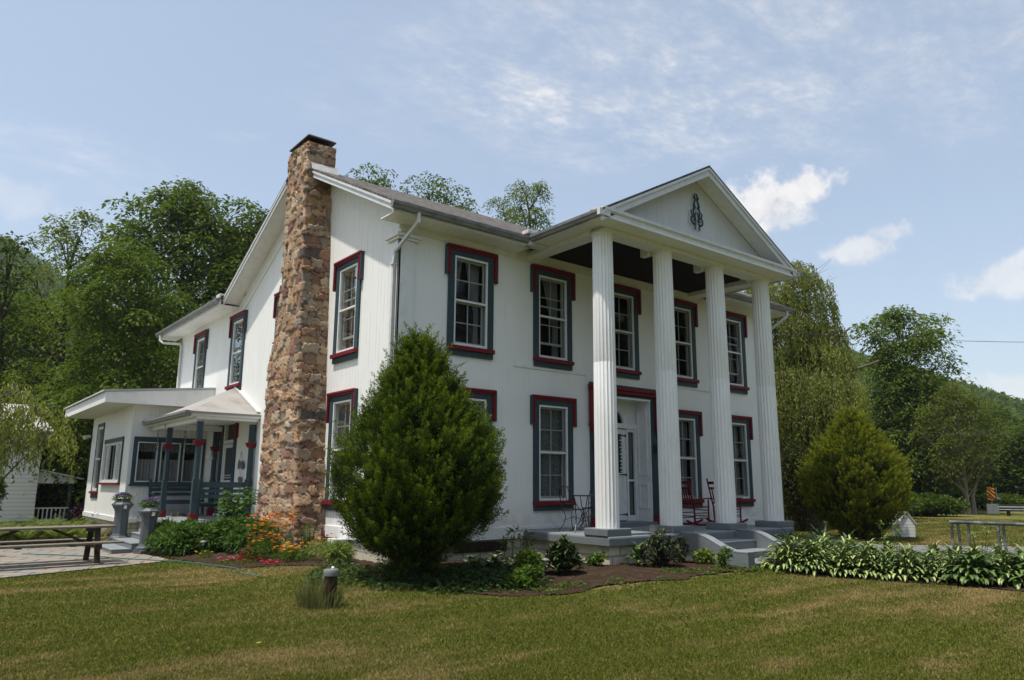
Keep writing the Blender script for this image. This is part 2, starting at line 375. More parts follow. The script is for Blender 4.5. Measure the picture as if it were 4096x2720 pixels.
s_up = [2.18, 5.78, 9.33, 12.97]; s_lo = [2.18]; SD = (8.95, 9.95, .6, 3.25)
s_holes = [up(u) for u in s_up]+[lo(u) for u in s_lo]+[SD]
holes_wall(F_front, 0, WW, .42, 6.8, f_holes).obj('wall', M_front, house, fix=False)
w = holes_wall(F_side, 0, YE, .42, 6.6, s_holes)
w.quad(*[(y, 0, z) for y, z in ((0, 6.6), (YR, 6.6), (YR, zt(YR)-.12), (RY, zt(RY)-.12), (0, zt(0)-.12))])
w.quad(*[(y, 0, z) for y, z in ((YR, 6.6), (YE, 6.6), (YE, 6.9), (YR, 6.9))])
w.obj('wall', M_side, house, fix=False)
w = MB(); w.quad((WW, 0, .42), (WW, YR, .42), (WW, YR, zt(YR)-.1), (WW, RY, zt(RY)-.1), (WW, 0, zt(0)-.1))
w.quad((0, YE, .42), (9, YE, .42), (9, YE, 6.9), (4.5, YE, 9.1), (0, YE, 6.9)); w.quad((WW, YR, .42), (9, YR, .42), (9, YR, 6.8), (WW, YR, 6.8)); w.quad((9, YR, .42), (9, YE, .42), (9, YE, 6.9), (9, YR, 6.9))
w.obj('wall', M_side, house, fix=False)
# rooms behind the windows
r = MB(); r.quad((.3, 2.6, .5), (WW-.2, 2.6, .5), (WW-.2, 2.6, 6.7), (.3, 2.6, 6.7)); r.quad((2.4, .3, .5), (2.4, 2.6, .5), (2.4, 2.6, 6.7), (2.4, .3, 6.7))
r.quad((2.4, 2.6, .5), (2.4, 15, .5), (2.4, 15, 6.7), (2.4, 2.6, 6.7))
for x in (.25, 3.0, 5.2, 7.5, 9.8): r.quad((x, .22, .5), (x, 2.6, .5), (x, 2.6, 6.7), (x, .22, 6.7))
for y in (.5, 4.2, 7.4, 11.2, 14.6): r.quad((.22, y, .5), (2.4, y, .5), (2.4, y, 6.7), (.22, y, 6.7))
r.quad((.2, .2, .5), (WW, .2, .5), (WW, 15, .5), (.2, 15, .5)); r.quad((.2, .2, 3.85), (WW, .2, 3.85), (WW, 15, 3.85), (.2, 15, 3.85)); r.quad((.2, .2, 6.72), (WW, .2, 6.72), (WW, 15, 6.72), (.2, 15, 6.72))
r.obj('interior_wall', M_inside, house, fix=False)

def curtain(T, u0, u1, z0, z1, n, m, par, kind='full', seed=0):
    rs = random.Random(seed); V = []; F = []; nu, nz = 46, 14
    ph = [rs.uniform(0, 6) for _ in range(4)]
    for j in range(nz+1):
        z = z0+(z1-z0)*j/nz; t = j/nz
        for i in range(nu+1):
            s = i/nu; wv = .022*math.sin(s*44+ph[0])+.014*math.sin(s*19+ph[1]+t)
            a, b = u0, u1
            if kind == 'tie_r': a = u1-(u1-u0)*(.98 if t > .93 else .30+.62*max(0, (t-.42)/.58)**.8 if t > .42 else .30+.12*(.42-t)); 
            if kind == 'tie_l': b = u0+(u1-u0)*(.30+.62*max(0, (t-.42)/.58)**.8 if t > .42 else .30+.12*(.42-t))
            V.append(T(a+(b-a)*s, n+wv, z)); 
    for j in range(nz):
        for i in range(nu): q = j*(nu+1)+i; F.append((q, q+1, q+nu+2, q+nu+1))
    mb = MB(); mb.v = V; mb.f = F; return mb.obj('curtain', m, par, smooth=True, fix=False)
def window(T, u, zs, zh, par, style='full', seed=0, raised=0, casing=.585, hood=True):
    """sash window in a teal casing under a red hood; zs top of the sill, zh top of the hood"""
    w_ = bpy.data.objects.new('window', None); COL.objects.link(w_); w_.parent = par
    c = MB(T); zi, a = zh-.2, HW                      # casing as a frame of four boards
    c.box((u-casing, 0, zs), (u-a, .045, zh-.05)); c.box((u+a, 0, zs), (u+casing, .045, zh-.05)); c.box((u-a, 0, zi), (u+a, .045, zh-.05))
    c.obj('casing', M_teal, w_, bevel=.006)
    if hood:
        h = MB(T); dr = .64
        h.box((u-.645, 0, zh-.05), (u+.645, .105, zh)); h.box((u-.625, 0, zh-.095), (u+.625, .08, zh-.05))
        for s in (-1, 1):
            x0, x1 = sorted((u+s*.575, u+s*.645)); h.box((x0, 0, zh-dr), (x1, .09, zh-.095)); x0, x1 = sorted((u+s*.585, u+s*.612)); h.box((x0, .09, zh-dr+.01), (x1, .103, zh-.1))
        h.obj('hood', M_red, w_, bevel=.006)
        e = MB(T)
        for s in (-1, 1): x0, x1 = sorted((u+s*.645, u+s*.668)); e.box((x0, 0, zh-dr-.01), (x1, .085, zh-.01))
        e.obj('hood_edge', M_teal, w_)
    s = MB(T); s.box((u-.59, 0, zs-.085), (u+.59, .105, zs)); s.obj('sill', M_red, w_, bevel=.006)
    s = MB(T); s.box((u-.575, 0, zs-.2), (u+.575, .05, zs-.085)); s.obj('apron', M_teal, w_)
    f = MB(T)                                          # storm frame and the two sashes
    z0, z1 = zs+.015, zi-.005; fr = .045; zm = (z0+z1)/2
    f.box((u-a+.003, -.02, z0), (u-a+fr, .03, z1)); f.box((u+a-fr, -.02, z0), (u+a-.003, .03, z1)); f.box((u-a+fr, -.02, z1-fr), (u+a-fr, .03, z1)); f.box((u-a+fr, -.02, z0), (u+a-fr, .035, z0+.05))
    f.box((u-a+fr, -.015, zm-.02), (u+a-fr, .02, zm+.02))
    f.obj('storm_frame', M_sash, w_, bevel=.004)
    g = MB(T); b = a-fr; st = .035
    for k, (q0, q1, n) in enumerate(((z0+.05, zm, -.09), (zm, z1-fr, -.055))):
        if k == 0 and raised: q0 += raised; q1 += raised; n = -.09
        g.box((u-b, n-.03, q0), (u-b+st, n, q1)); g.box((u+b-st, n-.03, q0), (u+b, n, q1)); g.box((u-b+st, n-.03, q0), (u+b-st, n, q0+.05)); g.box((u-b+st, n-.03, q1-.035), (u+b-st, n, q1))
        g.box((u-.011, n-.022, q0+.05), (u+.011, n-.004, q1-.035)); zmm = (q0+q1)/2+.005; g.box((u-b+st, n-.02, zmm-.01), (u+b-st, n-.006, zmm+.01))
    g.obj('sash', M_sash, w_)
    p = MB(T); p.quad((u-b, -.008, z0+.05), (u+b, -.008, z0+.05), (u+b, -.008, zm-.02), (u-b, -.008, zm-.02)); p.obj('pane', M_glass, w_, fix=False)
    p = MB(T); p.quad((u-b, -.008, zm+.02), (u+b, -.008, zm+.02), (u+b, -.008, z1-fr), (u-b, -.008, z1-fr)); p.obj('pane', M_glass, w_, fix=False)
    if style == 'lace': curtain(T, u-b, u+b, z0, z1, -.15, M_lace, w_, 'full', seed)
    elif style == 'right': curtain(T, u-.1, u+b, z0, z1, -.25, M_curt, w_, 'tie_r', seed)
    elif style == 'both': curtain(T, u-b, u+.0, z0, z1, -.25, M_curt, w_, 'tie_l', seed); curtain(T, u-.0, u+b, z0, z1, -.27, M_curt, w_, 'tie_r', seed+1)
    elif style == 'valance': curtain(T, u-b, u+b, z1-.55, z1, -.24, M_lace, w_, 'full', seed); curtain(T, u+b-.25, u+b, z0, z1, -.27, M_curt, w_, 'full', seed+3)
    elif style == 'half': curtain(T, u-b, u+b, z0+.15, zm+.2, -.24, M_lace, w_, 'full', seed)
    return w_
for i, x in enumerate(xs_f):
    window(F_front, x, SU, HU, house, ['both', 'right', 'none', 'none', 'half'][i], i*5, .28 if i in (1, 4) else 0)
    if i != 2: window(F_front, x, SL, HLo, house, ['lace', 'lace', 0, 'valance', 'valance'][i], i*5+50)
for i, u in enumerate(s_up): window(F_side, u, SU, HU, house, ['valance', 'right', 'half', 'half'][i], i*7+90, .26 if i != 1 else 0)
window(F_side, s_lo[0], SL, HLo, house, 'lace', 140)

# trim boards: water table, corner pilaster, friezes, string courses
t = MB(F_front); t.box((-.03, 0, .40), (3.18, .035, .64)); t.box((9.45, 0, .40), (WW+.03, .035, .64)); t.box((3.18, 0, .575), (5.1, .02, .66)); t.box((7.6, 0, .575), (9.45, .02, .66))
t.obj('skirting_board', M_trim, house, bevel=.008)
t = MB(F_side); t.box((0, 0, .40), (2.72, .035, .64)); t.box((5.1, 0, .40), (YE, .035, .64)); t.obj('skirting_board', M_trim, house, bevel=.008)
t = MB(F_front); t.box((0, 0, 6.47), (WW, .025, 6.80)); t.obj('frieze_board', M_trim, house)
t = MB(F_front); t.box((2.9, 0, 4.03), (5.1, .022, 4.075)); t.box((5.08, 0, 3.93), (5.12, .022, 4.03)); t.box((7.75, 0, 4.03), (10.3, .022, 4.07)); t.obj('string_course', M_trim, house)
def slopebd(y0, y1, top, bot, x0, x1):
    m_ = MB(); m_.prism([(y0, zt(y0)-top), (y1, zt(y1)-top), (y1, zt(y1)-bot), (y0, zt(y0)-bot)], x0, x1, 'x'); return m_
m_ = slopebd(.0, RY, .1, .62, -.028, 0); m2_ = slopebd(RY, 8.86, .1, .62, -.028, 0); m_.add(m2_.v, m2_.f)
m_.box((-.028, 8.86, 6.46), (0, YE, 6.9)); m_.obj('frieze_board', M_trim, house)
t = MB(); t.box((-.05, -.05, .66), (0, .30, 6.28)); t.box((-.05, -.05, .66), (.32, 0, 6.28)); t.obj('corner_pilaster', M_trim, house, bevel=.006)
t = MB(); t.box((-.10, -.10, 6.28), (.38, 0, 6.33)); t.box((-.14, -.14, 6.33), (.42, 0, 6.40)); t.box((-.10, 0, 6.28), (0, .36, 6.33)); t.box((-.14, 0, 6.33), (0, .40, 6.40)); t.obj('pilaster_capital', M_trim, house, bevel=.012)
t = MB(); t.box((-.03, YE-.12, .66), (0, YE+.01, 6.46)); t.obj('corner_board', M_trim, house)

# roof of the main block
def roofslab(y0, y1, z0, z1, x0, x1, th=.05):
    m_ = MB(); m_.add([(x0, y0, z0), (x1, y0, z0), (x1, y1, z1), (x0, y1, z1), (x0, y0, z0-th), (x1, y0, z0-th), (x1, y1, z1-th), (x0, y1, z1-th)],
                      [(0, 1, 2, 3), (4, 7, 6, 5), (0, 4, 5, 1), (1, 5, 6, 2), (2, 6, 7, 3), (3, 7, 4, 0)]); return m_
XL, XR, YF = -.52, 13.25, -.58
roof = roofslab(YF, RY, zt(YF), zt(RY), XL, XR); b_ = roofslab(9.48, RY, zt(9.48), zt(RY), XL, XR); roof.add(b_.v, b_.f)
roof = roof.obj('roof', M_shingle, house)
def rake(y0, y1, x0, x1, top, bot):
    return slopebd(y0, y1, top, bot, x0, x1)
for (y0, y1) in ((YF+.03, RY-1.0), (5.0, 9.45)):
    rake(y0, y1, -.50, -.455, .055, .215).obj('rake_board', M_rake, house); rake(y0, y1, -.525, -.50, .052, .105).obj('rake_moulding', M_rake, house)
    rake(y0, y1, -.455, 0, .14, .155).obj('soffit', M_trim, house)
rake(YF+.03, 9.45, WW+.5, WW+.54, .055, .215).obj('rake_board', M_rake, house); rake(YF+.03, 9.45, WW, WW+.5, .14, .155).obj('soffit', M_trim, house)
m_ = MB(); m_.box((-.455, YF+.04, 6.60), (2.95, -.0, 6.625)); m_.box((9.7, YF+.04, 6.60), (WW+.5, 0, 6.625)); m_.obj('soffit', M_trim, house)
m_ = MB(); m_.box((-.50, YF+.01, 6.60), (2.9, YF+.04, 6.80)); m_.box((9.76, YF+.01, 6.60), (WW+.54, YF+.04, 6.80)); m_.obj('fascia', M_rake, house)
def gutter(p, q, out):       # K-style gutter trough from p to q, its front towards out
    p, q, o = Vector(p), Vector(q), Vector(out); prof = [(0, .12), (0, 0), (.085, 0), (.10, .045), (.125, .07), (.13, .125), (.118, .125), (.112, .075), (.09, .05), (.078, .012), (.012, .012), (.012, .12)]
    mb = MB(); n = len(prof); mb.add([tuple(e+o*a+Vector((0, 0, b))) for e in (p, q) for a, b in prof], [(i, (i+1) % n, (i+1) % n+n, i+n) for i in range(n)]); 
    mb.add([tuple(p+o*a+Vector((0, 0, b))) for a, b in prof[:6]], [(0, 1, 2, 3, 4, 5)]); mb.add([tuple(q+o*a+Vector((0, 0, b))) for a, b in prof[:6]], [(0, 1, 2, 3, 4, 5)])
    return mb.obj('gutter', M_gutter, house, fix=False)
gutter((-.56, YF+.01, 6.66), (2.86, YF+.01, 6.66), (0, -1, 0)); gutter((9.78, YF+.01, 6.66), (13.3, YF+.01, 6.66), (0, -1, 0))
# rear wing roof and eave
m_ = MB(); m_.add([(-.6, 9.3, 6.86), (4.5, 9.3, 9.25), (4.5, 16.4, 9.25), (-.6, 16.4, 6.86), (-.6, 9.3, 6.8), (4.5, 9.3, 9.19), (4.5, 16.4, 9.19), (-.6, 16.4, 6.8), (9.6, 9.3, 6.86), (9.6, 16.4, 6.86)],
    [(0, 1, 2, 3), (4, 7, 6, 5), (0, 3, 7, 4), (3, 2, 6, 7), (1, 8, 9, 2)]); m_.obj('roof', M_shingle, house)
m_ = MB(); m_.box((-.58, 9.42, 6.62), (-.55, 16.38, 6.8)); m_.obj('fascia', M_rake, house)
m_ = MB(); m_.box((-.55, 9.42, 6.63), (0, 16.36, 6.65)); m_.obj('soffit', M_trim, house)
gutter((-.58, 9.45, 6.70), (-.58, 16.4, 6.70), (-1, 0, 0))
m_ = MB(); m_.box((-.62, 9.42, 6.84), (-.30, 9.75, 6.97)); m_.obj('flashing_box', M_flash, house, bevel=.02)
def pipe(pts, r, m, name, par, n=8): m_ = MB(); m_.tube(pts, r, n); return m_.obj(name, m, par, smooth=True)
pipe([(-.64, 15.9, 6.70), (-.64, 15.9, 6.52), (-.55, 15.8, 6.42), (-.10, 15.25, 6.36), (-.08, 15.2, 6.2), (-.08, 15.2, 4.2)], .045, M_down, 'downspout', house)
m_ = MB(); P_ = [(.02, -.64, 6.66), (.02, -.64, 6.48), (-.10, .02, 6.02), (-.10, .06, 5.8), (-.10, .06, .5)]
for a, b in zip(P_, P_[1:]): m_.bar(a, Vector(b)+(Vector(b)-Vector(a)).normalized()*.03, .075, .055, (1, 0, 0))
for z in (5.75, 3.2): m_.box((-.15, .02, z), (-.05, .115, z+.03))
m_.obj('downspout', M_down, house, bevel=.008)
m_ = MB(); P_ = [(12.9, -.64, 6.66), (12.9, -.64, 6.5), (12.55, -.08, 6.0), (12.55, -.08, .6)]
for a, b in zip(P_, P_[1:]): m_.bar(a, b, .075, .055, (1, 0, 0))
m_.obj('downspout', M_down, house, bevel=.008)

# portico: roof, pediment, beams, ceiling
PX = 6.33; PL, PR, PF = 2.86, 9.80, -2.82; PZ, PA = 6.80, 8.66
def pz(x): return PA-(PA-PZ)/(PX-PL)*abs(x-PX)
m_ = MB()
for s in (-1, 1):
    e = PX+s*(PX-PL+.02)
    v = [(e, PF-.03, PZ+.02), (PX, PF-.03, PA+.03), (PX, 3.1, PA+.03), (e, .2, PZ+.02)]
    m_.add(v+[(a, b, c-.05) for a, b, c in v], [(0, 1, 2, 3), (4, 7, 6, 5), (0, 4, 5, 1), (3, 7, 4, 0)])
m_.obj('portico_roof', M_shingle, house)
ped = MB(); ped.quad((3.3, -2.40, 6.86), (9.36, -2.40, 6.86), (PX, -2.40, 8.49)); ped = ped.obj('pediment', mat('pediment_boards', (.60, .60, .58), .5, .3, var=.5, vscale=3, vcol=(.44, .44, .41), bump=.25, bscale=6, stretch=(14, 1, .3)), house, fix=False)
m_ = MB()
for s in (-1, 1):        # raking cornice: board and crown
    for (d0, d1, y0, y1) in ((.055, .24, PF, PF+.05), (.02, .10, PF-.03, PF)):
        e = PX+s*(PX-PL+.01); k = (PA-PZ)/(PX-PL)
        m_.prism([(e, PZ+.01-d0), (PX, PA+.02-d0), (PX, PA+.02-d1), (e, PZ+.01-d1)], y0, y1, 'y')
m_.obj('raking_cornice', M_rake, house)
m_ = MB()
for s in (-1, 1): e = PX+s*(PX-PL-.1); m_.prism([(e, pz(e)-.13), (PX, PA-.13), (PX, PA-.16), (e, pz(e)-.16)], PF+.05, -2.40, 'y')
m_.obj('soffit', M_trim, house)
m_ = MB(); m_.box((PL+.02, PF, 6.70), (PR-.02, -2.40, 6.80)); m_.prism([(PF-.035, 6.86), (PF-.035, 6.80), (PF, 6.76), (PF, 6.80), (-2.41, 6.90), (-2.41, 6.93)], PL+.03, PR-.03, 'x'); m_.obj('cornice', M_rake, house)
m_ = MB(); m_.box((PL+.02, -2.40, 6.68), (3.33, -.62, 6.70)); m_.box((9.33, -2.40, 6.68), (PR-.02, -.62, 6.70)); m_.box((PL+.02, -2.82, 6.655), (PR-.02, -2.40, 6.70)); m_.obj('soffit', M_trim, house)
m_ = MB(); m_.box((3.33, -2.42, 6.58), (9.33, -2.02, 6.655)); m_.box((3.36, -2.38, 6.655), (9.30, -2.05, 6.78))
m_.box((3.30, -2.02, 6.58), (3.66, -.02, 6.70)); m_.box((9.0, -2.02, 6.58), (9.36, -.02, 6.70)); m_.obj('beam', M_trim, house, bevel=.01)
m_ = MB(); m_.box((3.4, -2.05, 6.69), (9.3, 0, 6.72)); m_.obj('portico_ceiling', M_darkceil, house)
m_ = MB(); m_.box((PL+.03, PF+.05, 6.64), (PL+.06, -.62, 6.80)); m_.box((PR-.06, PF+.05, 6.64), (PR-.03, -.62, 6.80)); m_.obj('fascia', M_rake, house)
gutter((PL+.03, PF+.02, 6.675), (PL+.03, -.59, 6.675), (-1, 0, 0)); gutter((PR-.03, PF-.1, 6.675), (PR-.03, -.59, 6.675), (1, 0, 0))
m_ = MB(); m_.box((2.72, -.72, 6.84), (3.05, -.50, 6.93)); m_.obj('flashing_box', M_flash, house, bevel=.015)
m_ = MB(); m_.box((PL-.10, PF-.02, 6.67), (PL+.2, PF+.06, 6.80)); m_.obj('cornice_return', M_rake, house); m_ = MB(); m_.box((PR-.2, PF-.02, 6.67), (PR+.10, PF+.06, 6.80)); m_.obj('cornice_return', M_rake, house)
m_ = MB(); m_.box((2.80, -.70, 6.60), (3.34, -.50, 6.80)); m_.obj('valley_board', M_rake, house)
# scrollwork ornament on the pediment: two mirrored scrolls
def spiral(c, r0, r1, a0, a1, n=22): return [(c[0]+(r0+(r1-r0)*i/n)*math.cos(a0+(a1-a0)*i/n), c[1]+(r0+(r1-r0)*i/n)*math.sin(a0+(a1-a0)*i/n)) for i in range(n+1)]
def ribbon(mb, pts, ws, y0, y1):
    n = len(pts); L = []; R = []
    for i, (x, z) in enumerate(pts):
        a, b = pts[max(i-1, 0)], pts[min(i+1, n-1)]; d = math.hypot(b[0]-a[0], b[1]-a[1]) or 1; nx, nz = -(b[1]-a[1])/d, (b[0]-a[0])/d
        w = ws(i/(n-1)); L.append((x+nx*w, z+nz*w)); R.append((x-nx*w, z-nz*w))
    for i in range(n-1):
        q = [L[i], L[i+1], R[i+1], R[i]]; mb.prism(q, y0, y1, 'y')
m_ = MB(); m2 = MB()
for s in (-1, 1):
    T_ = lambda L: [(PX-.03+s*x, z) for x, z in L]
    stem = [(.03, 8.12), (.05, 8.05), (.03, 7.97), (.07, 7.90), (.10, 7.83), (.09, 7.76), (.12, 7.69), (.11, 7.60), (.06, 7.53), (.035, 7.46), (.05, 7.39), (.09, 7.34)]
    lp = spiral((.125, 7.47), .115, .02, rad(-120), rad(300)); tail = [(.10, 7.36), (.065, 7.30), (.09, 7.25), (.055, 7.24)]
    leafs = [[(.10, 7.83), (.055, 7.80), (.035, 7.74)], [(.05, 8.05), (.085, 8.02), (.08, 7.97)], [(.17, 7.56), (.20, 7.64), (.185, 7.68)], [(.09, 7.56), (.035, 7.62), (.03, 7.66)]]
    for mb, y0, y1, g in ((m_, -2.462, -2.450, 0), (m2, -2.449, -2.41, .006)):
        ribbon(mb, T_(stem), lambda t: .012+.017*math.sin(PI*min(1, t*1.0+.1))+g, y0, y1); ribbon(mb, T_(lp), lambda t: .026-.010*t+g, y0, y1)
        ribbon(mb, T_(tail), lambda t: .022-.008*t+g, y0, y1)
        for L in leafs: ribbon(mb, T_(L), lambda t: .021-.004*t+g, y0, y1)
orn = m_.obj('scroll_ornament', mat('dark_teal_paint', (.02, .045, .055), .5), house); m2.obj('scroll_backing', M_trim, orn)

# columns
def column(x, y):
    n = 20; per = 8; prof = []
    rings = [(.70, .232), (.9, .232), (2.4, .229), (3.895, .223), (3.90, .2215), (3.905, .223), (5.3, .216), (6.45, .208), (6.52, .208)]
    mb = MB(); vs = []; K = n*per
    for z, r_ in rings:
        for k in range(K):
            a = 2*PI*k/K; f = abs(math.sin(n*a/2)); d = .020*(f**.6) ; rr = r_-(d if .7 < z < 6.5 else d*.2)
            vs.append((x+rr*math.cos(a), y+rr*math.sin(a), z))
    fs = [(i*K+k, i*K+(k+1) % K, (i+1)*K+(k+1) % K, (i+1)*K+k) for i in range(len(rings)-1) for k in range(K)]
    mb.add(vs, fs); c = mb.obj('column', M_col, house, smooth=True)
    cp = MB(); cp.lathe([(.200, 6.51), (.225, 6.53), (.228, 6.56), (.232, 6.579)], 24, (x, y, 0)); cp.obj('capital', M_trim, c)
    pb = MB(); pb.box((x-.33, y-.31, .562), (x+.33, y+.31, .70)); pb.obj('plinth', M_grey, c, bevel=.015)
for i in range(4): column(3.50+1.88*i, -2.17)
for i in (1, 2, 3): m_ = MB(); m_.box((3.50+1.88*i-.30, -2.02, 6.50), (3.50+1.88*i-.16, -1.80, 6.69)); m_.obj('bracket', M_trim, house)

# porch floor, foundation, steps
m_ = MB(); m_.box((3.19, -2.5, .39), (9.44, -.002, .56)); m_.obj('porch_floor', M_grey2, house, bevel=.02)
m_ = MB(); m_.box((3.185, -2.505, .385), (9.445, -2.44, .535)); m_.box((3.183, -2.44, .385), (3.25, -.01, .535)); m_.obj('slab_edge', M_grey, house, bevel=.015)
m_ = MB(); m_.box((3.28, -2.42, -.2), (9.36, -.01, .388)); m_.box((.03, .03, -.2), (WW-.02, 3, .42)); m_.box((.03, 3, -.2), (3, YE-.02, .42)); m_.obj('foundation', M_cream, house)
m_ = MB(); m_.box((1.45, -.015, .17), (2.75, .0, .37)); [m_.box((1.47+.035*i, -.03, .18), (1.49+.035*i, -.015, .36)) for i in range(36)]; m_.obj('foundation_vent', M_barkd, house)
sp = [(-2.49, .585), (-2.75, .585), (-2.95, .57), (-3.12, .52), (-3.3, .44), (-3.48, .36), (-3.65, .31), (-3.85, .295), (-4.05, .295)]
for x0, x1 in ((5.25, 5.47), (7.13, 7.35)):
    m_ = MB(); m_.prism([(y, z-.02) for y, z in sp]+[(-4.05, -.2), (-2.49, -.2)], x0, x1, 'x'); sw = m_.obj('stair_wall', M_grey, house, bevel=.012)
    m_ = MB(); m_.prism(sp+[(y, z-.019) for y, z in sp[::-1]], x0-.004, x1+.004, 'x'); m_.obj('coping', M_grey2, sw)
for y0, y1, z in ((-2.98, -2.45, .39), (-3.46, -2.98, .22), (-4.05, -3.46, .09)):
    m_ = MB(); m_.box((5.471, y0, -.2), (7.129, y1, z-.03)); m_.obj('riser', M_grey, house)
    m_ = MB(); m_.box((5.471, y0-.015, z-.03), (7.129, y1, z)); m_.obj('step', M_grey2, house, bevel=.008)

# front door in its recess
cz0 = .56; dr = bpy.data.objects.new('front_door', None); COL.objects.link(dr); dr.parent = house
m_ = MB(F_front)
for s in (-1, 1): a, b = sorted((DX+s*.95, DX+s*1.17)); m_.box((a, 0, .56), (b, .05, 3.90))
m_.box((DX-.95, 0, 3.62), (DX+.95, .05, 3.90)); m_.obj('casing', M_teal, dr, bevel=.008)
m_ = MB(F_front)
for s in (-1, 1):
    a, b = sorted((DX+s*1.08, DX+s*1.22)); m_.box((a, .05, 2.92), (b, .12, 3.82)); a, b = sorted((DX+s*1.06, DX+s*1.24)); m_.box((a, .05, 2.86), (b, .15, 2.92)); 
    m_.add([F_front(DX+s*1.15, .05, 2.60)] and [(DX+s*1.20, .05, 2.86), (DX+s*1.10, .05, 2.86), (DX+s*1.10, .12, 2.86), (DX+s*1.20, .12, 2.86), (DX+s*1.15, .06, 2.58)], [(0, 1, 4), (1, 2, 4), (2, 3, 4), (3, 0, 4)])
    a, b = sorted((DX+s*.93, DX+s*1.22)); m_.box((a, .05, .56), (b, .09, .80)); a, b = sorted((DX+s*.92, DX+s*1.24)); m_.box((a, .09, .56), (b, .12, .70))
m_.box((DX-1.25, .05, 3.76), (DX+1.25, .17, 3.84)); m_.box((DX-1.22, .05, 3.68), (DX+1.22, .13, 3.76)); m_.obj('hood', M_red, dr, bevel=.008)
RD = -.42
m_ = MB(F_front)
m_.box((DX-.95, -.46, 3.58), (DX+.95, 0, 3.62)); 
for s in (-1, 1):
    a, b = sorted((DX+s*.91, DX+s*.949)); m_.box((a, RD, .64), (b, .03, 3.58))
    a, b = sorted((DX+s*.88, DX+s*.91))
    for z0, z1 in ((.95, 1.55), (1.75, 3.40)):
        for q in ((-.36, z0, -.33, z1), (-.09, z0, -.06, z1), (-.33, z0, -.09, z0+.03), (-.33, z1-.03, -.09, z1)): m_.box((a, q[0], q[1]), (b, q[2], q[3]))
m_.box((DX-.95, 0, 3.57), (DX+.95, .045, 3.62))
m_.obj('panelled_reveal', M_trim, dr)
m_ = MB(F_front); y0, y1 = RD-.04, RD         # back wall: posts, transom, arch
for s in (-1, 1):
    for a, b in ((.50, .56), (.80, .91)): p, q = sorted((DX+s*a, DX+s*b)); m_.box((p, y0, .64), (q, y1+.04, 2.90))
    p, q = sorted((DX+s*.56, DX+s*.80)); m_.box((p, y0, 1.60), (q, y1+.02, 1.65)); m_.box((p, y0, .64), (q, y1+.02, .78)); m_.box((p, y0, 2.82), (q, y1+.02, 2.9))
m_.box((DX-.91, y0, 2.90), (DX+.91, y1+.06, 3.02)); m_.obj('door_frame', M_trim, dr, bevel=.006)
arc = [(DX+.50*math.cos(a*PI/16), 3.02+.44*math.sin(a*PI/16)) for a in range(17)]
m_ = MB(F_front)
for i in range(16):
    (xa, za), (xb, zb) = arc[i], arc[i+1]; m_.quad((xa, RD, za), (xb, RD, zb), (xb, RD, 3.58), (xa, RD, 3.58))
    ia, ib = [(DX+(x-DX)*.82, 3.02+(z-3.02)*.80) for x, z in (arc[i], arc[i+1])]
    m_.prism([(xa, za), (xb, zb), ib, ia], RD-.03, RD+.035, 'y') if False else m_.add([(xa, RD+.035, za), (xb, RD+.035, zb), (ib[0], RD+.035, ib[1]), (ia[0], RD+.035, ia[1]), (xa, RD-.01, za), (xb, RD-.01, zb), (ib[0], RD-.03, ib[1]), (ia[0], RD-.03, ia[1])], [(0, 1, 2, 3), (0, 1, 5, 4), (3, 2, 6, 7)])
for a, b in ((DX-.91, DX-.5), (DX+.5, DX+.91)): m_.quad((a, RD, 3.02), (b, RD, 3.02), (b, RD, 3.58), (a, RD, 3.58))
m_.obj('fanlight_surround', M_trim, dr, fix=False)
m_ = MB(F_front); m_.quad((DX-.5, RD-.03, 3.02), (DX+.5, RD-.03, 3.02), (DX+.5, RD-.03, 3.48), (DX-.5, RD-.03, 3.48)); m_.obj('fanlight', M_glass, dr, fix=False)
m_ = MB(F_front)
for s in (-1, 1): p, q = sorted((DX+s*.56, DX+s*.80)); m_.quad((p, RD-.02, .78), (q, RD-.02, .78), (q, RD-.02, 2.82), (p, RD-.02, 2.82))
m_.obj('sidelight', M_glass, dr, fix=False)
for s in (-1, 1): curtain(F_front, DX+s*.68-.12, DX+s*.68+.12, .78, 2.82, RD-.07, M_curt, dr, 'full', 300+s)
m_ = MB(F_front); z0, z1 = .66, 2.88                                     # screen door leaf
for a, b, c, d in ((-.495, -.37, z0, z1), (.37, .495, z0, z1), (-.37, .37, z1-.12, z1), (-.37, .37, z0, z0+.55), (-.37, .37, 1.72, 1.80)): m_.box((DX+a, RD-.03, c), (DX+b, RD+.01, d))
m_.box((DX-.37, RD-.03, z0+.55), (DX+.37, RD-.005, 1.72)); 
for k in range(11): m_.lathe([(.001, 0), (.035, 0.001), (.035, .012), (.001, .013)], 10) if False else m_.box((DX+.33-.02*(k % 2), RD-.028, 1.82+k*.085), (DX+.37, RD-.004, 1.86+k*.085))
leaf = m_.obj('screen_door_leaf', M_trim, dr, bevel=.004)
m_ = MB(F_front)
for z in (1.76, 2.72, .80): m_.add([(DX+.49, RD+.013, z+.02), (DX+.49, RD+.013, z-.02), (DX+.22, RD+.013, z-.008), (DX+.22, RD+.013, z+.008)], [(0, 1, 2, 3)]); m_.box((DX+.47, RD+.01, z-.035), (DX+.5, RD+.025, z+.035))
m_.obj('strap_hinge', M_ind, dr)
m_ = MB(F_front); m_.quad((DX-.37, RD-.02, 1.80), (DX+.37, RD-.02, 1.80), (DX+.37, RD-.02, 2.76), (DX-.37, RD-.02, 2.76)); m_.obj('screen', mat('dark_screen', (.015, .015, .016), .5), dr, fix=False)
m_ = MB(); m_.box((DX-.93, -.2, .561), (DX+.93, .5, .64)); m_.box((DX-1.0, -.26, .561), (DX+.93, -.2, .60)); m_.obj('threshold', M_grey, dr, bevel=.01)
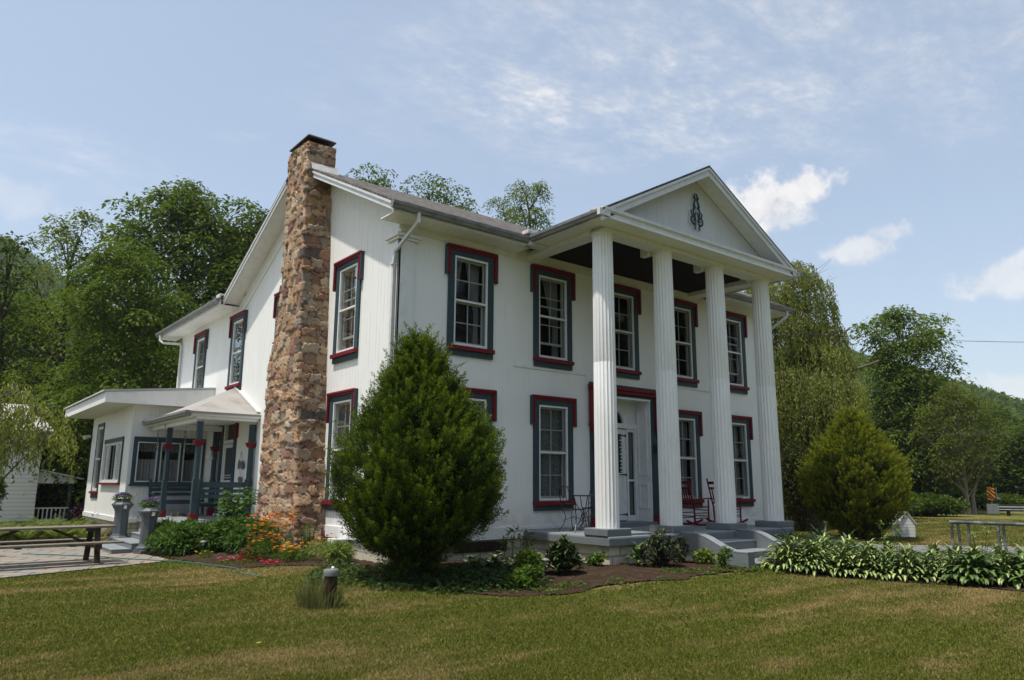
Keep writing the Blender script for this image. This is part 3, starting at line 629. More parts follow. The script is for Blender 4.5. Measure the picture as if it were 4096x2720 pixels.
for s, xx in ((-1, DX-1.06), (1, DX+1.06)):                               # carriage lanterns on the casing
    m_ = MB(); m_.box((xx-.04, -.07, 2.28), (xx+.04, -.05, 2.5)); m_.bar((xx, -.06, 2.46), (xx, -.17, 2.52), .015, .015); m_.lathe([(.03, 2.26), (.06, 2.30), (.075, 2.46), (.09, 2.47), (.03, 2.55), (.012, 2.60)], 8, (xx, -.17, 0)); m_.obj('lantern', M_ind, dr)

# stone chimney
def stonework(name, par):
    ctl = [(-.25, 2.62, 5.22), (1.0, 2.80, 5.10), (1.64, 2.93, 5.02), (2.6, 3.02, 5.0), (4.05, 3.14, 4.98), (4.6, 3.17, 4.82), (5.6, 3.23, 4.56), (6.5, 3.28, 4.48), (8.0, 3.36, 4.50), (9.50, 3.42, 4.52)]
    zz_ = [c[0] for c in ctl]; ya = [c[1] for c in ctl]; yb = [c[2] for c in ctl]; X0, st = -.64, .022
    rng = np.random.default_rng(5); nz_ = int((9.50+.25)/st); Z = np.linspace(-.25, 9.50, nz_+1)
    YA = np.interp(Z, zz_, ya); YB = np.interp(Z, zz_, yb); xi = np.where(Z > 8.1, .06, .02)
    nd, nw = 30, 72
    P = []; Nn = []
    for k, z in enumerate(Z):      # ring: near side face (towards -y) from wall out, then the broad face, then the far side
        a = [(xi[k]+(X0-xi[k])*i/nd, YA[k]) for i in range(nd)]; b = [(X0, YA[k]+(YB[k]-YA[k])*i/nw) for i in range(nw)]; c = [(X0+(xi[k]-X0)*i/nd, YB[k]) for i in range(nd+1)]
        P.append([(x, y, z) for x, y in a+b+c]); 
    P = np.array(P); nr = P.shape[1]
    nrm = np.zeros((nr, 3)); nrm[:nd] = (0, -1, 0); nrm[nd:nd+nw] = (-1, 0, 0); nrm[nd+nw:] = (0, 1, 0); nrm[nd] = (-.7, -.7, 0); nrm[nd+nw] = (-.7, .7, 0)
    U = np.zeros(nr); 
    for i in range(1, nr): U[i] = U[i-1]+np.hypot(*(P[200, i, :2]-P[200, i-1, :2]))
    # random coursed stones: seeds on jittered rows, corner stones wrap round the edge
    seeds = []; z = -.3
    while z < 9.9:
        h = rng.uniform(.06, .24); u = rng.uniform(-.3, 0)
        while u < U[-1]+.2:
            w = rng.uniform(.13, .44) if h > .13 else rng.uniform(.10, .38); seeds.append((u+w/2, z+h/2+rng.uniform(-.045, .045), w, h*rng.uniform(.75, 1.35), rng.uniform(-.45, .45))); u += w
        z += h*.93
    S = np.array(seeds); pal = np.array([(.36, .27, .20), (.42, .34, .26), (.30, .21, .16), (.38, .35, .32), (.28, .27, .26), (.46, .40, .33), (.34, .24, .16), (.36, .30, .24), (.22, .15, .14), (.40, .33, .27), (.12, .12, .135), (.46, .42, .37), (.33, .28, .24), (.40, .30, .21), (.27, .19, .17)])
    sc_ = pal[rng.integers(0, len(pal), len(S))]*rng.uniform(.8, 1.15, (len(S), 1)); so_ = rng.uniform(-.010, .046, len(S))
    UU, ZZ = np.meshgrid(U, Z); un = UU+.012*np.sin(ZZ*31+np.sin(UU*17)*2)+.006*np.sin(ZZ*67+UU*41); zn = ZZ+.014*np.sin(UU*27+np.sin(ZZ*13)*2)+.006*np.sin(UU*59+ZZ*23)
    D1 = np.full(UU.shape, 9.); D2 = np.full(UU.shape, 9.); ID = np.zeros(UU.shape, int)
    for i, (su, sz, w, h, ta) in enumerate(S):
        r0 = max(0, int((sz-.5+.25)/st)); r1 = min(len(Z), int((sz+.5+.25)/st)+1)
        if r1 <= r0: continue
        du, dz = un[r0:r1]-su, zn[r0:r1]-sz; dz = dz+du*ta*.5
        d = ((np.abs(du)/(w/2))**4.5+(np.abs(dz)/(h/2))**4.5)**(1/4.5)
        a, b = D1[r0:r1], D2[r0:r1]; cl = d < a
        b[:] = np.where(cl, a, np.minimum(b, d)); ID[r0:r1][cl] = i; a[:] = np.where(cl, d, a)
    gap = np.clip((D2-D1-.01)/.08, 0, 1); gap = gap*gap*(3-2*gap)
    rough = .010*np.sin(UU*90+ZZ*55)*np.sin(ZZ*77-UU*33)
    disp = -.040+gap*(.046+so_[ID]+rough)+rng.normal(0, .0015, UU.shape)
    col = sc_[ID]*np.array((1.10, .96, .80))*(.8+.25*gap[..., None])*gap[..., None]+np.array((.23, .19, .145))*(1-gap[..., None])
    col *= rng.uniform(.9, 1.1, UU.shape)[..., None]
    V = P+nrm[None]*disp[..., None]; n = nr
    idx = np.arange(len(Z)-1)[:, None]*n+np.arange(n-1)[None]; F = np.stack([idx, idx+1, idx+n+1, idx+n], -1).reshape(-1, 4)
    V = V.reshape(-1, 3); C = col.reshape(-1, 3); top = (len(Z)-1)*n
    ce = len(V); V = np.vstack([V, [[-.3, 3.97, 9.52]]]); C = np.vstack([C, [[.3, .28, .25]]])
    F = np.vstack([F, [[top+i, top+i+1, ce, ce] for i in range(0)]]) if False else F
    o = fast(name, V, F, M_stone, C, par)
    m_ = MB(); m_.box((-.60, 3.46, 9.38), (.02, 4.48, 9.48)); m_.obj('mortar_cap', mat('mortar', (.3, .28, .25), .9, bump=.5), o)
    m_ = MB(); m_.quad((.055, 3.39, 8.0), (.055, 4.53, 8.0), (.055, 4.53, 9.48), (.055, 3.39, 9.48)); m_.obj('back_face', M_stone if False else mat('stone_back', (.26, .2, .16), .9, var=.6, bump=.6, bscale=12), o, fix=False)
    return o
chim = stonework('chimney', house)
m_ = MB(); m_.add([(-.66, 3.40, 9.66), (.06, 3.40, 9.66), (.06, 4.54, 9.66), (-.66, 4.54, 9.66), (-.52, 3.60, 9.78), (-.10, 3.60, 9.78), (-.10, 4.34, 9.78), (-.52, 4.34, 9.78), (-.66, 3.40, 9.63), (.06, 3.40, 9.63), (.06, 4.54, 9.63), (-.66, 4.54, 9.63)],
    [(4, 5, 6, 7), (0, 1, 5, 4), (1, 2, 6, 5), (2, 3, 7, 6), (3, 0, 4, 7), (8, 9, 1, 0), (9, 10, 2, 1), (10, 11, 3, 2), (11, 8, 0, 3), (8, 11, 10, 9)])
for x in (-.54, -.08):
    for y in (3.57, 4.37): m_.box((x-.012, y-.012, 9.4), (x+.012, y+.012, 9.66))
m_.obj('chimney_cap', mat('rusty_sheet_metal', (.075, .065, .06), .5, .4, .6, var=.8, vcol=(.12, .07, .045)), chim)
m_ = MB(); m_.box((-.5, 3.62, 9.46), (-.1, 4.32, 9.62)); m_.obj('spark_screen', mat('cap_mesh', (.12, .12, .12), .6, .4, .5, bump=.8, bscale=70), chim)
m_ = MB(); ys = (3.30, 3.46)
m_.add([(-.56, 3.36, zt(3.36)+.16), (.12, 3.36, zt(3.36)+.16), (.12, 3.30, zt(3.3)+.005), (-.56, 3.30, zt(3.3)+.005), (-.56, 3.42, zt(3.42)+.15), (.12, 3.42, zt(3.42)+.15)], [(0, 1, 2, 3), (0, 1, 5, 4)]); m_.box((.06, 3.36, zt(3.36)-.05), (.11, 4.5, zt(3.36)+.17)); m_.obj('flashing', M_flash, chim)

# ------------------------------------------------------------------ annex of the farmhouse (sun room)
AX, AY, AYE = -2.15, 11.6, 17.7
F_an = frame((AX, AY, 0), (1, 0, 0), (0, -1, 0)); F_al = frame((AX, AY, 0), (0, 1, 0), (-1, 0, 0))
an_h = [(.21+.64*i, .21+.64*i+.56, 1.52, 2.68) for i in range(3)]
al_h = [(4.10, 4.95, 1.22, 3.35), (.95, 1.45, 1.52, 2.70), (1.55, 2.75, 1.52, 2.70), (2.85, 3.40, 1.52, 2.70)]
holes_wall(F_an, 0, -AX, .4, 3.8, an_h).obj('annex_wall', M_annex, house, fix=False)
w = holes_wall(F_al, 0, AYE-AY, .38, 3.76, al_h); w.quad((AYE-AY, 0, .38), (AYE-AY, AX, .38), (AYE-AY, AX, 3.76), (AYE-AY, 0, 3.76)); w.obj('annex_wall', mat('white_annex_side', WHITE, .55, .25, var=.25, vscale=2, vcol=(.66, .65, .62), bump=.2), house, fix=False)
m_ = MB(); m_.quad((-.5, AY+.25, .4), (-.5, AYE, .4), (-.5, AYE, 3.7), (-.5, AY+.25, 3.7)); m_.quad((AX, 14.2, .4), (0, 14.2, .4), (0, 14.2, 3.7), (AX, 14.2, 3.7)); m_.quad((AX+.02, AY+.02, .42), (0, AY+.02, .42), (0, AYE, .42), (AX+.02, AYE, .42)); m_.obj('interior_wall', M_inside, house, fix=False)
wn_ = bpy.data.objects.new('triple_window', None); COL.objects.link(wn_); wn_.parent = house
m_ = MB(F_an); m_.box((.10, 0, 2.68), (2.12, .04, 2.83)); m_.box((.10, 0, 1.40), (2.12, .05, 1.52)); m_.box((.06, .05, 1.40), (2.13, .08, 1.45))
for a, b in ((.10, .21), (.77, .85), (1.41, 1.49), (2.05, 2.12)): m_.box((a, 0, 1.52), (b, .04, 2.68))
m_.obj('casing', M_teal, wn_, bevel=.006)
m_ = MB(F_an); g = MB(F_an)
for a, b, c, d in an_h:
    for q in ((a+.002, a+.03, c, d), (b-.03, b-.002, c, d), (a+.03, b-.03, c, c+.03), (a+.03, b-.03, d-.03, d)): m_.box((q[0], 0, q[2]), (q[1], .05, q[3]))
    g.quad((a+.03, .0, c+.03), (b-.03, .0, c+.03), (b-.03, .0, d-.03), (a+.03, .0, d-.03))
m_.obj('sash', M_rake, wn_); g.obj('pane', M_glass, wn_, fix=False)
for i, (a, b, c, d) in enumerate(an_h): curtain(F_an, a, b, c, c+.66, -.14, M_curt, wn_, 'full', 400+i); curtain(F_an, a, b, d-.28, d, -.12, M_lace, wn_, 'full', 410+i)
wn2 = bpy.data.objects.new('tall_window', None); COL.objects.link(wn2); wn2.parent = house
m_ = MB(F_al); m_.box((3.98, 0, 3.35), (5.07, .03, 3.47)); m_.box((3.98, 0, 1.2), (4.10, .03, 3.35)); m_.box((4.95, 0, 1.2), (5.07, .03, 3.35)); m_.box((4.0, 0, .98), (5.05, .035, 1.13)); m_.obj('casing', M_teal, wn2)
m_ = MB(F_al); m_.box((3.93, 0, 1.13), (5.12, .08, 1.2)); m_.obj('sill', M_red, wn2)
m_ = MB(F_al)
for q in ((4.105, 4.16, 1.22, 3.35), (4.89, 4.945, 1.22, 3.35), (4.16, 4.89, 1.22, 1.30), (4.16, 4.89, 3.28, 3.35), (4.16, 4.89, 2.24, 2.30)): m_.box((q[0], -.06, q[2]), (q[1], .02, q[3]))
m_.obj('sash', M_sash, wn2); g = MB(F_al); g.quad((4.16, -.03, 1.3), (4.89, -.03, 1.3), (4.89, -.03, 3.28), (4.16, -.03, 3.28)); g.obj('pane', M_glass, wn2, fix=False); curtain(F_al, 4.16, 4.5, 1.3, 3.28, -.12, M_curt, wn2, 'full', 430)
wn3 = bpy.data.objects.new('three_light_window', None); COL.objects.link(wn3); wn3.parent = house
m_ = MB(F_al); m_.box((.80, 0, 2.72), (3.55, .04, 2.86)); m_.box((.80, 0, 1.5), (.87, .04, 2.72)); m_.box((3.48, 0, 1.5), (3.55, .04, 2.72)); m_.obj('casing', M_teal, wn3)
m_ = MB(F_al); m_.box((.76, 0, 1.43), (3.6, .09, 1.49)); m_.obj('sill', M_red, wn3)
m_ = MB(F_al); g = MB(F_al)
m_.box((.87, -.02, 2.70), (3.48, .05, 2.72)); m_.box((.87, -.02, 1.49), (3.48, .07, 1.53)); m_.box((1.45, -.05, 1.53), (1.55, .06, 2.70)); m_.box((2.75, -.05, 1.53), (2.85, .06, 2.70)); m_.box((.87, -.05, 1.53), (.95, .05, 2.70)); m_.box((3.40, -.05, 1.53), (3.48, .05, 2.70))
for a, b, c, d in al_h[1:]:
    for q in ((a, a+.05, c, d), (b-.05, b, c, d), (a+.05, b-.05, c, c+.07), (a+.05, b-.05, d-.05, d)): m_.box((q[0], -.05, q[2]), (q[1], .03, q[3]))
    if b-a < .7:
        for zz2 in (1.88, 2.28): m_.box((a+.05, -.04, zz2), (b-.05, .0, zz2+.03))
    g.quad((a, -.03, c), (b, -.03, c), (b, -.03, d), (a, -.03, d))
m_.obj('sash', M_sash, wn3); g.obj('pane', M_glass, wn3, fix=False)
m_ = MB(); rx0, rx1, ry0, ry1 = -3.0, -.002, 11.12, 18.2
m_.add([(rx0, ry0, 3.74), (rx1, ry0, 3.76), (rx1, ry0, 4.34), (rx0, ry0, 4.03), (rx0, ry1, 3.74), (rx1, ry1, 3.76), (rx1, ry1, 4.34), (rx0, ry1, 4.03)], [(0, 1, 2, 3), (4, 7, 6, 5), (0, 4, 5, 1), (3, 2, 6, 7), (0, 3, 7, 4), (1, 5, 6, 2)])
aro = m_.obj('annex_roof', mat('annex_fascia_paint', (.74, .74, .71), .5, .3, var=.4, vscale=3, vcol=(.56, .55, .51), bump=.2), house)
m_ = MB(); m_.add([(rx0-.05, ry0-.03, 4.035), (rx1, ry0-.03, 4.345), (rx1, ry0-.03, 4.40), (rx0-.05, ry0-.03, 4.09), (rx0-.05, ry0+.02, 4.035), (rx1, ry0+.02, 4.345), (rx1, ry0+.02, 4.40), (rx0-.05, ry0+.02, 4.09)], [(0, 1, 2, 3), (4, 7, 6, 5), (0, 4, 5, 1), (3, 2, 6, 7), (0, 3, 7, 4), (1, 5, 6, 2)]); m_.obj('roof_edge_trim', mat('galvanised_trim', (.42, .44, .45), .35, .5, .5), aro)
nw = 220; V = []
for i in range(nw+1):
    y = ry0+(ry1-ry0)*i/nw; dz = .018*math.cos(i*PI/2.0)
    V += [(rx0-.07, y, 4.065+dz), (rx1, y, 4.375+dz)]
m_ = MB(); m_.add(V, [(2*i, 2*i+1, 2*i+3, 2*i+2) for i in range(nw)]); o = m_.obj('corrugated_sheet', mat('corrugated_metal', (.52, .52, .5), .45, .5, .3), aro, fix=False); sdf = o.modifiers.new('s', 'SOLIDIFY'); sdf.thickness = .012
m_ = MB(); m_.box((AX-.035, AY-.035, .36), (AX, AYE, .50)); m_.box((AX-.035, AY-.035, .36), (-.03, AY, .48)); m_.obj('skirting_board', M_trim, house)
m_ = MB(); m_.box((AX+.06, AY+.06, -.3), (0, AYE-.05, .37)); m_.obj('annex_foundation', M_cream, house)
m_ = MB(); m_.tube([(AX-.06, 17.66, 3.1), (AX-.14, 17.66, 3.1)], .05, 8); m_.tube([(AX-.12, 17.6, 3.12), (AX-.30, 17.5, 3.05)], [.035, .06], 8); m_.tube([(AX-.12, 17.7, 3.12), (AX-.24, 17.8, 3.02)], [.035, .06], 8); m_.obj('floodlight', M_down, house)

# ------------------------------------------------------------------ side porch
SPX, Y1, Y2 = -1.5, 7.10, 10.05; FZ = .565
m_ = MB(); ap = (0, 9.2, 4.22); cs = [(0, 7.02, 3.27), (-1.78, 6.98, 3.27), (-1.78, 11.58, 3.27), (0, 11.58, 3.27)]
m_.add([ap]+cs+[(x, y, z-.05) for x, y, z in cs], [(0, 1, 2), (0, 2, 3), (0, 3, 4), (1, 5, 6, 2), (2, 6, 7, 3), (5, 8, 7, 6)]); pr = m_.obj('porch_roof', M_rolled, house)
m_ = MB(); m_.bar((-.03, 7.1, 3.34), (-.03, 9.1, 4.22), .05, .12, (1, 0, 0)); m_.obj('flashing', M_flash, pr)
gg = gutter((-1.78, 7.0, 3.16), (-1.78, 11.5, 3.16), (-1, 0, 0)); gg.name = 'gutter'
m_ = MB(); m_.box((-1.75, 7.03, 3.17), (0, 7.06, 3.22)); m_.box((-1.75, 7.06, 3.12), (-1.72, 11.55, 3.22)); m_.obj('porch_fascia', M_trim, house)
m_ = MB(); m_.box((-1.6, 7.10, 3.09), (-.02, 7.18, 3.16)); m_.box((-1.6, 7.18, 3.02), (-1.46, 11.5, 3.16)); m_.box((-1.6, 10.0, 2.98), (-.02, 10.1, 3.12)); m_.box((-1.72, 7.06, 3.16), (-.01, 11.5, 3.19)); m_.obj('porch_beam', M_trim, house)
def post(x, y):
    pp = MB(); s = .066; q = .05
    pp.box((x-s, y-s, FZ+.19), (x+s, y+s, FZ+1.0)); pp.box((x-s, y-s, FZ+2.0), (x+s, y+s, 3.03))
    ring = lambda z, a, c: [(x-a, y-a+c, z), (x-a+c, y-a, z), (x+a-c, y-a, z), (x+a, y-a+c, z), (x+a, y+a-c, z), (x+a-c, y+a, z), (x-a+c, y+a, z), (x-a, y+a-c, z)]
    vs = ring(FZ+1.0, s, .001)+ring(FZ+1.07, s-.002, .028)+ring(FZ+1.86, s-.006, .028)
    pp.add(vs, [(i*8+k, i*8+(k+1) % 8, (i+1)*8+(k+1) % 8, (i+1)*8+k) for i in range(2) for k in range(8)])
    o = pp.obj('porch_post', M_teal, house)
    r_ = MB(); r_.box((x-s-.022, y-s-.022, FZ), (x+s+.022, y+s+.022, FZ+.19)); r_.obj('post_foot', M_red, o, bevel=.006)
    r_ = MB(); r_.box((x-.115, y-.115, FZ+1.94), (x+.115, y+.115, FZ+1.99)); r_.add([(x+i*a, y+j*a, z) for z, a in ((FZ+1.86, .085), (FZ+1.94, .108)) for i, j in ((-1, -1), (1, -1), (1, 1), (-1, 1))], [(3, 2, 1, 0), (4, 5, 6, 7), (0, 1, 5, 4), (1, 2, 6, 5), (2, 3, 7, 6), (3, 0, 4, 7)]); r_.obj('post_collar', M_red, o)
for x, y in ((-1.49, 7.15), (-1.49, 10.0), (-.10, 7.32), (-.10, 10.35)): post(x, y)
m_ = MB(); m_.box((-1.78, 6.45, FZ-.17), (-.035, 11.55, FZ)); m_.obj('side_porch_floor', M_grey2, house, bevel=.015)
m_ = MB(); m_.box((-1.70, 6.52, -.3), (-.04, 11.54, FZ-.171)); m_.obj('side_porch_base', mat('worn_plaster', (.42, .41, .37), .8, .1, var=.8, vscale=4, vcol=(.28, .27, .24), bump=.4), house)
for k, (x0, z) in enumerate(((-2.15, .42), (-2.52, .28), (-2.9, .14), (-3.3, .02))):
    m_ = MB(); m_.box((x0, 6.62+.02*k, -.3), (x0+.39, 8.7-.01*k, z-.025)); m_.obj('riser', M_grey, house); m_ = MB(); m_.box((x0-.015, 6.60+.02*k, z-.025), (x0+.39, 8.72-.01*k, z)); m_.obj('step', M_grey2, house, bevel=.008)
# side door
sd = bpy.data.objects.new('side_door', None); COL.objects.link(sd); sd.parent = house
m_ = MB(F_side); m_.box((8.78, 0, .56), (8.95, .05, 3.38)); m_.box((9.95, 0, .56), (10.12, .05, 3.38)); m_.box((8.95, 0, 3.25), (9.95, .05, 3.38)); m_.obj('casing', M_teal, sd)
m_ = MB(F_side); m_.box((8.70, 0, 3.38), (10.2, .13, 3.45)); m_.box((8.70, 0, 2.75), (8.78, .09, 3.38)); m_.box((10.12, 0, 2.75), (10.2, .09, 3.38)); m_.obj('hood', M_red, sd)
m_ = MB(F_side)
for q in ((8.955, 9.02, .6, 3.25), (9.88, 9.945, .6, 3.25), (9.02, 9.88, 2.62, 2.72), (9.02, 9.88, 3.18, 3.25)): m_.box((q[0], -.12, q[2]), (q[1], -.02, q[3]))
m_.obj('door_frame', M_rake, sd)
m_ = MB(F_side)
for q in ((9.02, 9.11, .62, 2.60), (9.79, 9.88, .62, 2.60), (9.11, 9.79, 2.50, 2.60), (9.11, 9.79, 1.50, 1.58), (9.11, 9.79, .62, .80), (9.11, 9.79, 1.64, 1.66), (9.11, 9.79, 1.71, 1.73)): m_.box((q[0], -.06, q[2]), (q[1], -.03, q[3]))
m_.obj('screen_door_leaf', M_rake, sd)
m_ = MB(F_side); m_.quad((9.11, -.05, .80), (9.79, -.05, .80), (9.79, -.05, 2.50), (9.11, -.05, 2.50)); m_.quad((9.02, -.10, 2.72), (9.88, -.10, 2.72), (9.88, -.10, 3.18), (9.02, -.10, 3.18)); m_.obj('screen', mat('grey_screen', (.05, .05, .052), .6), sd, fix=False)
m_ = MB(); m_.tube([(-.02, 10.42, 2.45), (-.16, 10.42, 2.50), (-.2, 10.42, 2.42)], .015, 6); m_.lathe([(.03, 2.42), (.05, 2.36), (.13, 2.22), (.135, 2.20)], 12, (-.2, 10.42, 0)); m_.obj('wall_lamp', M_trim, house)
m_ = MB(F_side); m_.box((10.5, 0, 1.62), (10.72, .03, 1.98)); tag(m_.obj('door_plaque', mat('brown_plaque', (.05, .025, .018), .5), None), 'small dark brown plaque on the white wall beside the side door', 'plaque')
hs = thing('hanging_sign', 'small grey fish shaped wooden sign hung on cords beside the side door', 'sign', (-.06, 8.15, 0))
M_wood_g = mat('weathered_wood', (.12, .115, .105), .85, .1, var=.8, vscale=9, vcol=(.22, .20, .18), bump=.4, bscale=20, stretch=(1, 8, 8))
m_ = MB(); m_.prism([(-.20, 1.98), (-.14, 2.10), (0, 2.06), (.14, 2.12), (.20, 2.0), (.17, 1.88), (.05, 1.92), (-.1, 1.90), (-.2, 1.86)], -.015, .015, 'x'); m_.obj('board', M_wood_g, hs)
m_ = MB(); m_.prism([(-.12, 1.62), (-.05, 1.67), (.08, 1.67), (.12, 1.6), (.06, 1.52), (-.08, 1.53)], -.012, .012, 'x'); m_.obj('lower_board', M_wood_g, hs)
m_ = MB(); m_.bar((0, -.12, 2.08), (0, 0, 2.35), .008, .008); m_.bar((0, .12, 2.08), (0, 0, 2.35), .008, .008); m_.bar((0, -.07, 1.9), (0, -.06, 1.65), .006, .006); m_.bar((0, .07, 1.92), (0, .06, 1.65), .006, .006); m_.obj('cord', M_ind, hs)
for nm, lb, (x, y), n in (('wind_chime', 'wind chime of dangling pieces hung under the side porch eave by the left post', (-1.6, 10.75), 4), ('wind_chime', 'wind chime hung under the side porch roof between the two front posts', (-1.35, 8.9), 3)):
    wc = thing(nm, lb, 'wind chime', (x, y, 0)); m_ = MB(); m_.bar((0, 0, 3.05), (0, 0, 2.4), .006, .006); m_.obj('cord', M_ind, wc); m_ = MB()
    for k in range(n): m_.prism([(-.04, 2.86-.13*k), (.03, 2.9-.13*k), (.05, 2.83-.13*k), (-.01, 2.79-.13*k)], -.008, .008, 'x')
    m_.obj('pendant', M_wood_g, wc)

# benches on the side porch
def bench(label, loc, rz, L):
    t = thing('slatted_bench', label, 'bench', loc, rz, 'teal slatted benches on the side porch')
    for k in range(3): m_ = MB(); m_.box((-L/2+.04, -.02+k*.14-.21, .42), (L/2-.04, .105+k*.14-.21, .445)); m_.obj('seat_slat', M_teal, t)
    for k, (z, h) in enumerate(((.56, .09), (.69, .09), (.82, .14))): m_ = MB(); m_.box((-L/2+.02, .22+.02*k, z), (L/2-.02, .245+.02*k, z+h)); m_.obj('back_slat', M_teal, t)
    for s in (-1, 1):
        x = s*(L/2-.03); m_ = MB(); m_.bar((x, .20, 0), (x, .26, .52), .05, .08, (1, 0, 0)); m_.bar((x, .25, .5), (x, .31, 1.03), .05, .08, (1, 0, 0)); m_.obj('leg', M_teal, t)
        m_ = MB(); m_.bar((x, -.27, 0), (x, -.20, .43), .05, .08, (1, 0, 0)); m_.bar((x, -.22, .39), (x, .24, .39), .04, .06); m_.obj('leg', M_teal, t)
        m_ = MB(); m_.bar((x, -.24, .62), (x, .28, .64), .06, .03); m_.bar((x, -.2, .43), (x, -.2, .62), .05, .05, (1, 0, 0)); m_.obj('armrest', M_teal, t)
    m_ = MB(); m_.box((-L/2+.06, -.24, .33), (L/2-.06, -.21, .42)); m_.obj('apron', M_teal, t); return t
bench('teal slatted bench along the sun room wall, facing out between the porch posts', (-.86, 11.05, FZ), 0, 1.42)
bench('teal slatted bench on the front edge of the side porch, its back to the garden', (-.76, 7.55, FZ), PI, 1.2)
M_shoe = mat('shoe_fabric', (.10, .10, .08), .8, var=.8, vscale=30, vcol=(.3, .27, .22))
for k, (x, y, rz) in enumerate(((-1.05, 10.3, .3), (-.88, 10.32, .4), (-.60, 10.2, -.2), (-.42, 10.22, -.1))):
    m_ = MB(); n = 9; V = []
    for i in range(n):
        t = i/(n-1); w = .045*math.sin(PI*min(.98, t*.9+.08))**.5; h = .10 if t < .35 else .10-.065*(t-.35)/.65
        V += [(-.14+.28*t, -w, 0), (-.14+.28*t, -w*.8, h), (-.14+.28*t, w*.8, h), (-.14+.28*t, w, 0)]
    m_.add(V, [(4*i+a, 4*i+(a+1) % 4, 4*i+4+(a+1) % 4, 4*i+4+a) for i in range(n-1) for a in range(4)]+[(0, 1, 2, 3), (4*n-4, 4*n-3, 4*n-2, 4*n-1)])
    o = m_.obj('shoe', M_shoe, None, smooth=True); o.location = (x, y, FZ); o.rotation_euler = (0, 0, rz); tag(o, ['old shoe on the side porch floor, leftmost of the row under the bench', 'old shoe on the side porch floor, second of the row from the left', 'old shoe on the side porch floor, third of the row from the left', 'old shoe on the side porch floor, nearest the side door'][k], 'shoe', 'shoes on the side porch')

# ------------------------------------------------------------------ furniture on the front porch
PZF = .561
def iron_chair(label, loc, rz):
    t = thing('bistro_chair', label, 'chair', loc, rz, 'black iron bistro chairs')
    m_ = MB(); m_.tube([(.21*math.cos(a), .21*math.sin(a), .45) for a in [2*PI*k/20 for k in range(21)]], .011, 6, False)
    for k in range(-4, 5): q = math.sqrt(.21**2-(k*.045)**2); m_.bar((-q, k*.045, .45), (q, k*.045, .45), .006, .006); m_.bar((k*.045, -q, .45), (k*.045, q, .45), .006, .006)
    m_.obj('seat', M_ind, t)
    m_ = MB(); L = [(-.17, -.17, .42), (-.22, -.18, .65), (-.30, -.17, .84), (-.33, -.10, .90), (-.34, 0, .92), (-.33, .10, .90), (-.30, .17, .84), (-.22, .18, .65), (-.17, .17, .42)]
    m_.tube(L, .010, 6); m_.tube([(-.19, -.17, .55), (-.24, 0, .57), (-.19, .17, .55)], .007, 6)
    for y in (-.07, 0, .07): m_.tube([(-.20, y, .50), (-.27, y*1.4, .70), (-.335, y, .91)], .006, 5)
    m_.obj('backrest', M_ind, t)
    for sx, sy in ((1, 1), (1, -1), (-1, 1), (-1, -1)):
        m_ = MB(); m_.tube([(sx*.16, sy*.15, .44), (sx*.10, sy*.13, .30), (sx*.14, sy*.15, .16), (sx*.24, sy*.19, .04), (sx*.26, sy*.20, 0)], .009, 6); m_.obj('leg', M_ind, t)
    m_ = MB(); m_.tube([(-.12, -.14, .24), (0, 0, .32), (.12, .14, .24)], .006, 5); m_.tube([(.12, -.14, .24), (0, 0, .30), (-.12, .14, .24)], .006, 5); m_.obj('stretcher', M_ind, t); return t
iron_chair('black iron bistro chair left of the small table, nearest the porch edge', (3.72, -1.0, PZF), rad(12))
iron_chair('black iron bistro chair behind the first column, right of the small table', (4.62, -.62, PZF), rad(200))
t = thing('bistro_table', 'small black iron bistro table between two iron chairs on the front porch', 'table', (4.16, -.85, PZF))
m_ = MB(); m_.lathe([(.29, .71), (.30, .72), (.30, .73), (.29, .735)], 28); m_.obj('tabletop', M_ind, t)
for k in range(4): a = 2*PI*k/4+.5; c, s = math.cos(a), math.sin(a); m_ = MB(); m_.tube([(.26*c, .26*s, .71), (.16*c, .16*s, .52), (.04*c, .04*s, .36), (.10*c, .10*s, .18), (.24*c, .24*s, .03), (.27*c, .27*s, 0)], .009, 6); m_.obj('leg', M_ind, t)
m_ = MB(); m_.tube([(.1*math.cos(a), .1*math.sin(a), .2) for a in [2*PI*k/14 for k in range(15)]], .007, 5, False); m_.obj('ring', M_ind, t)
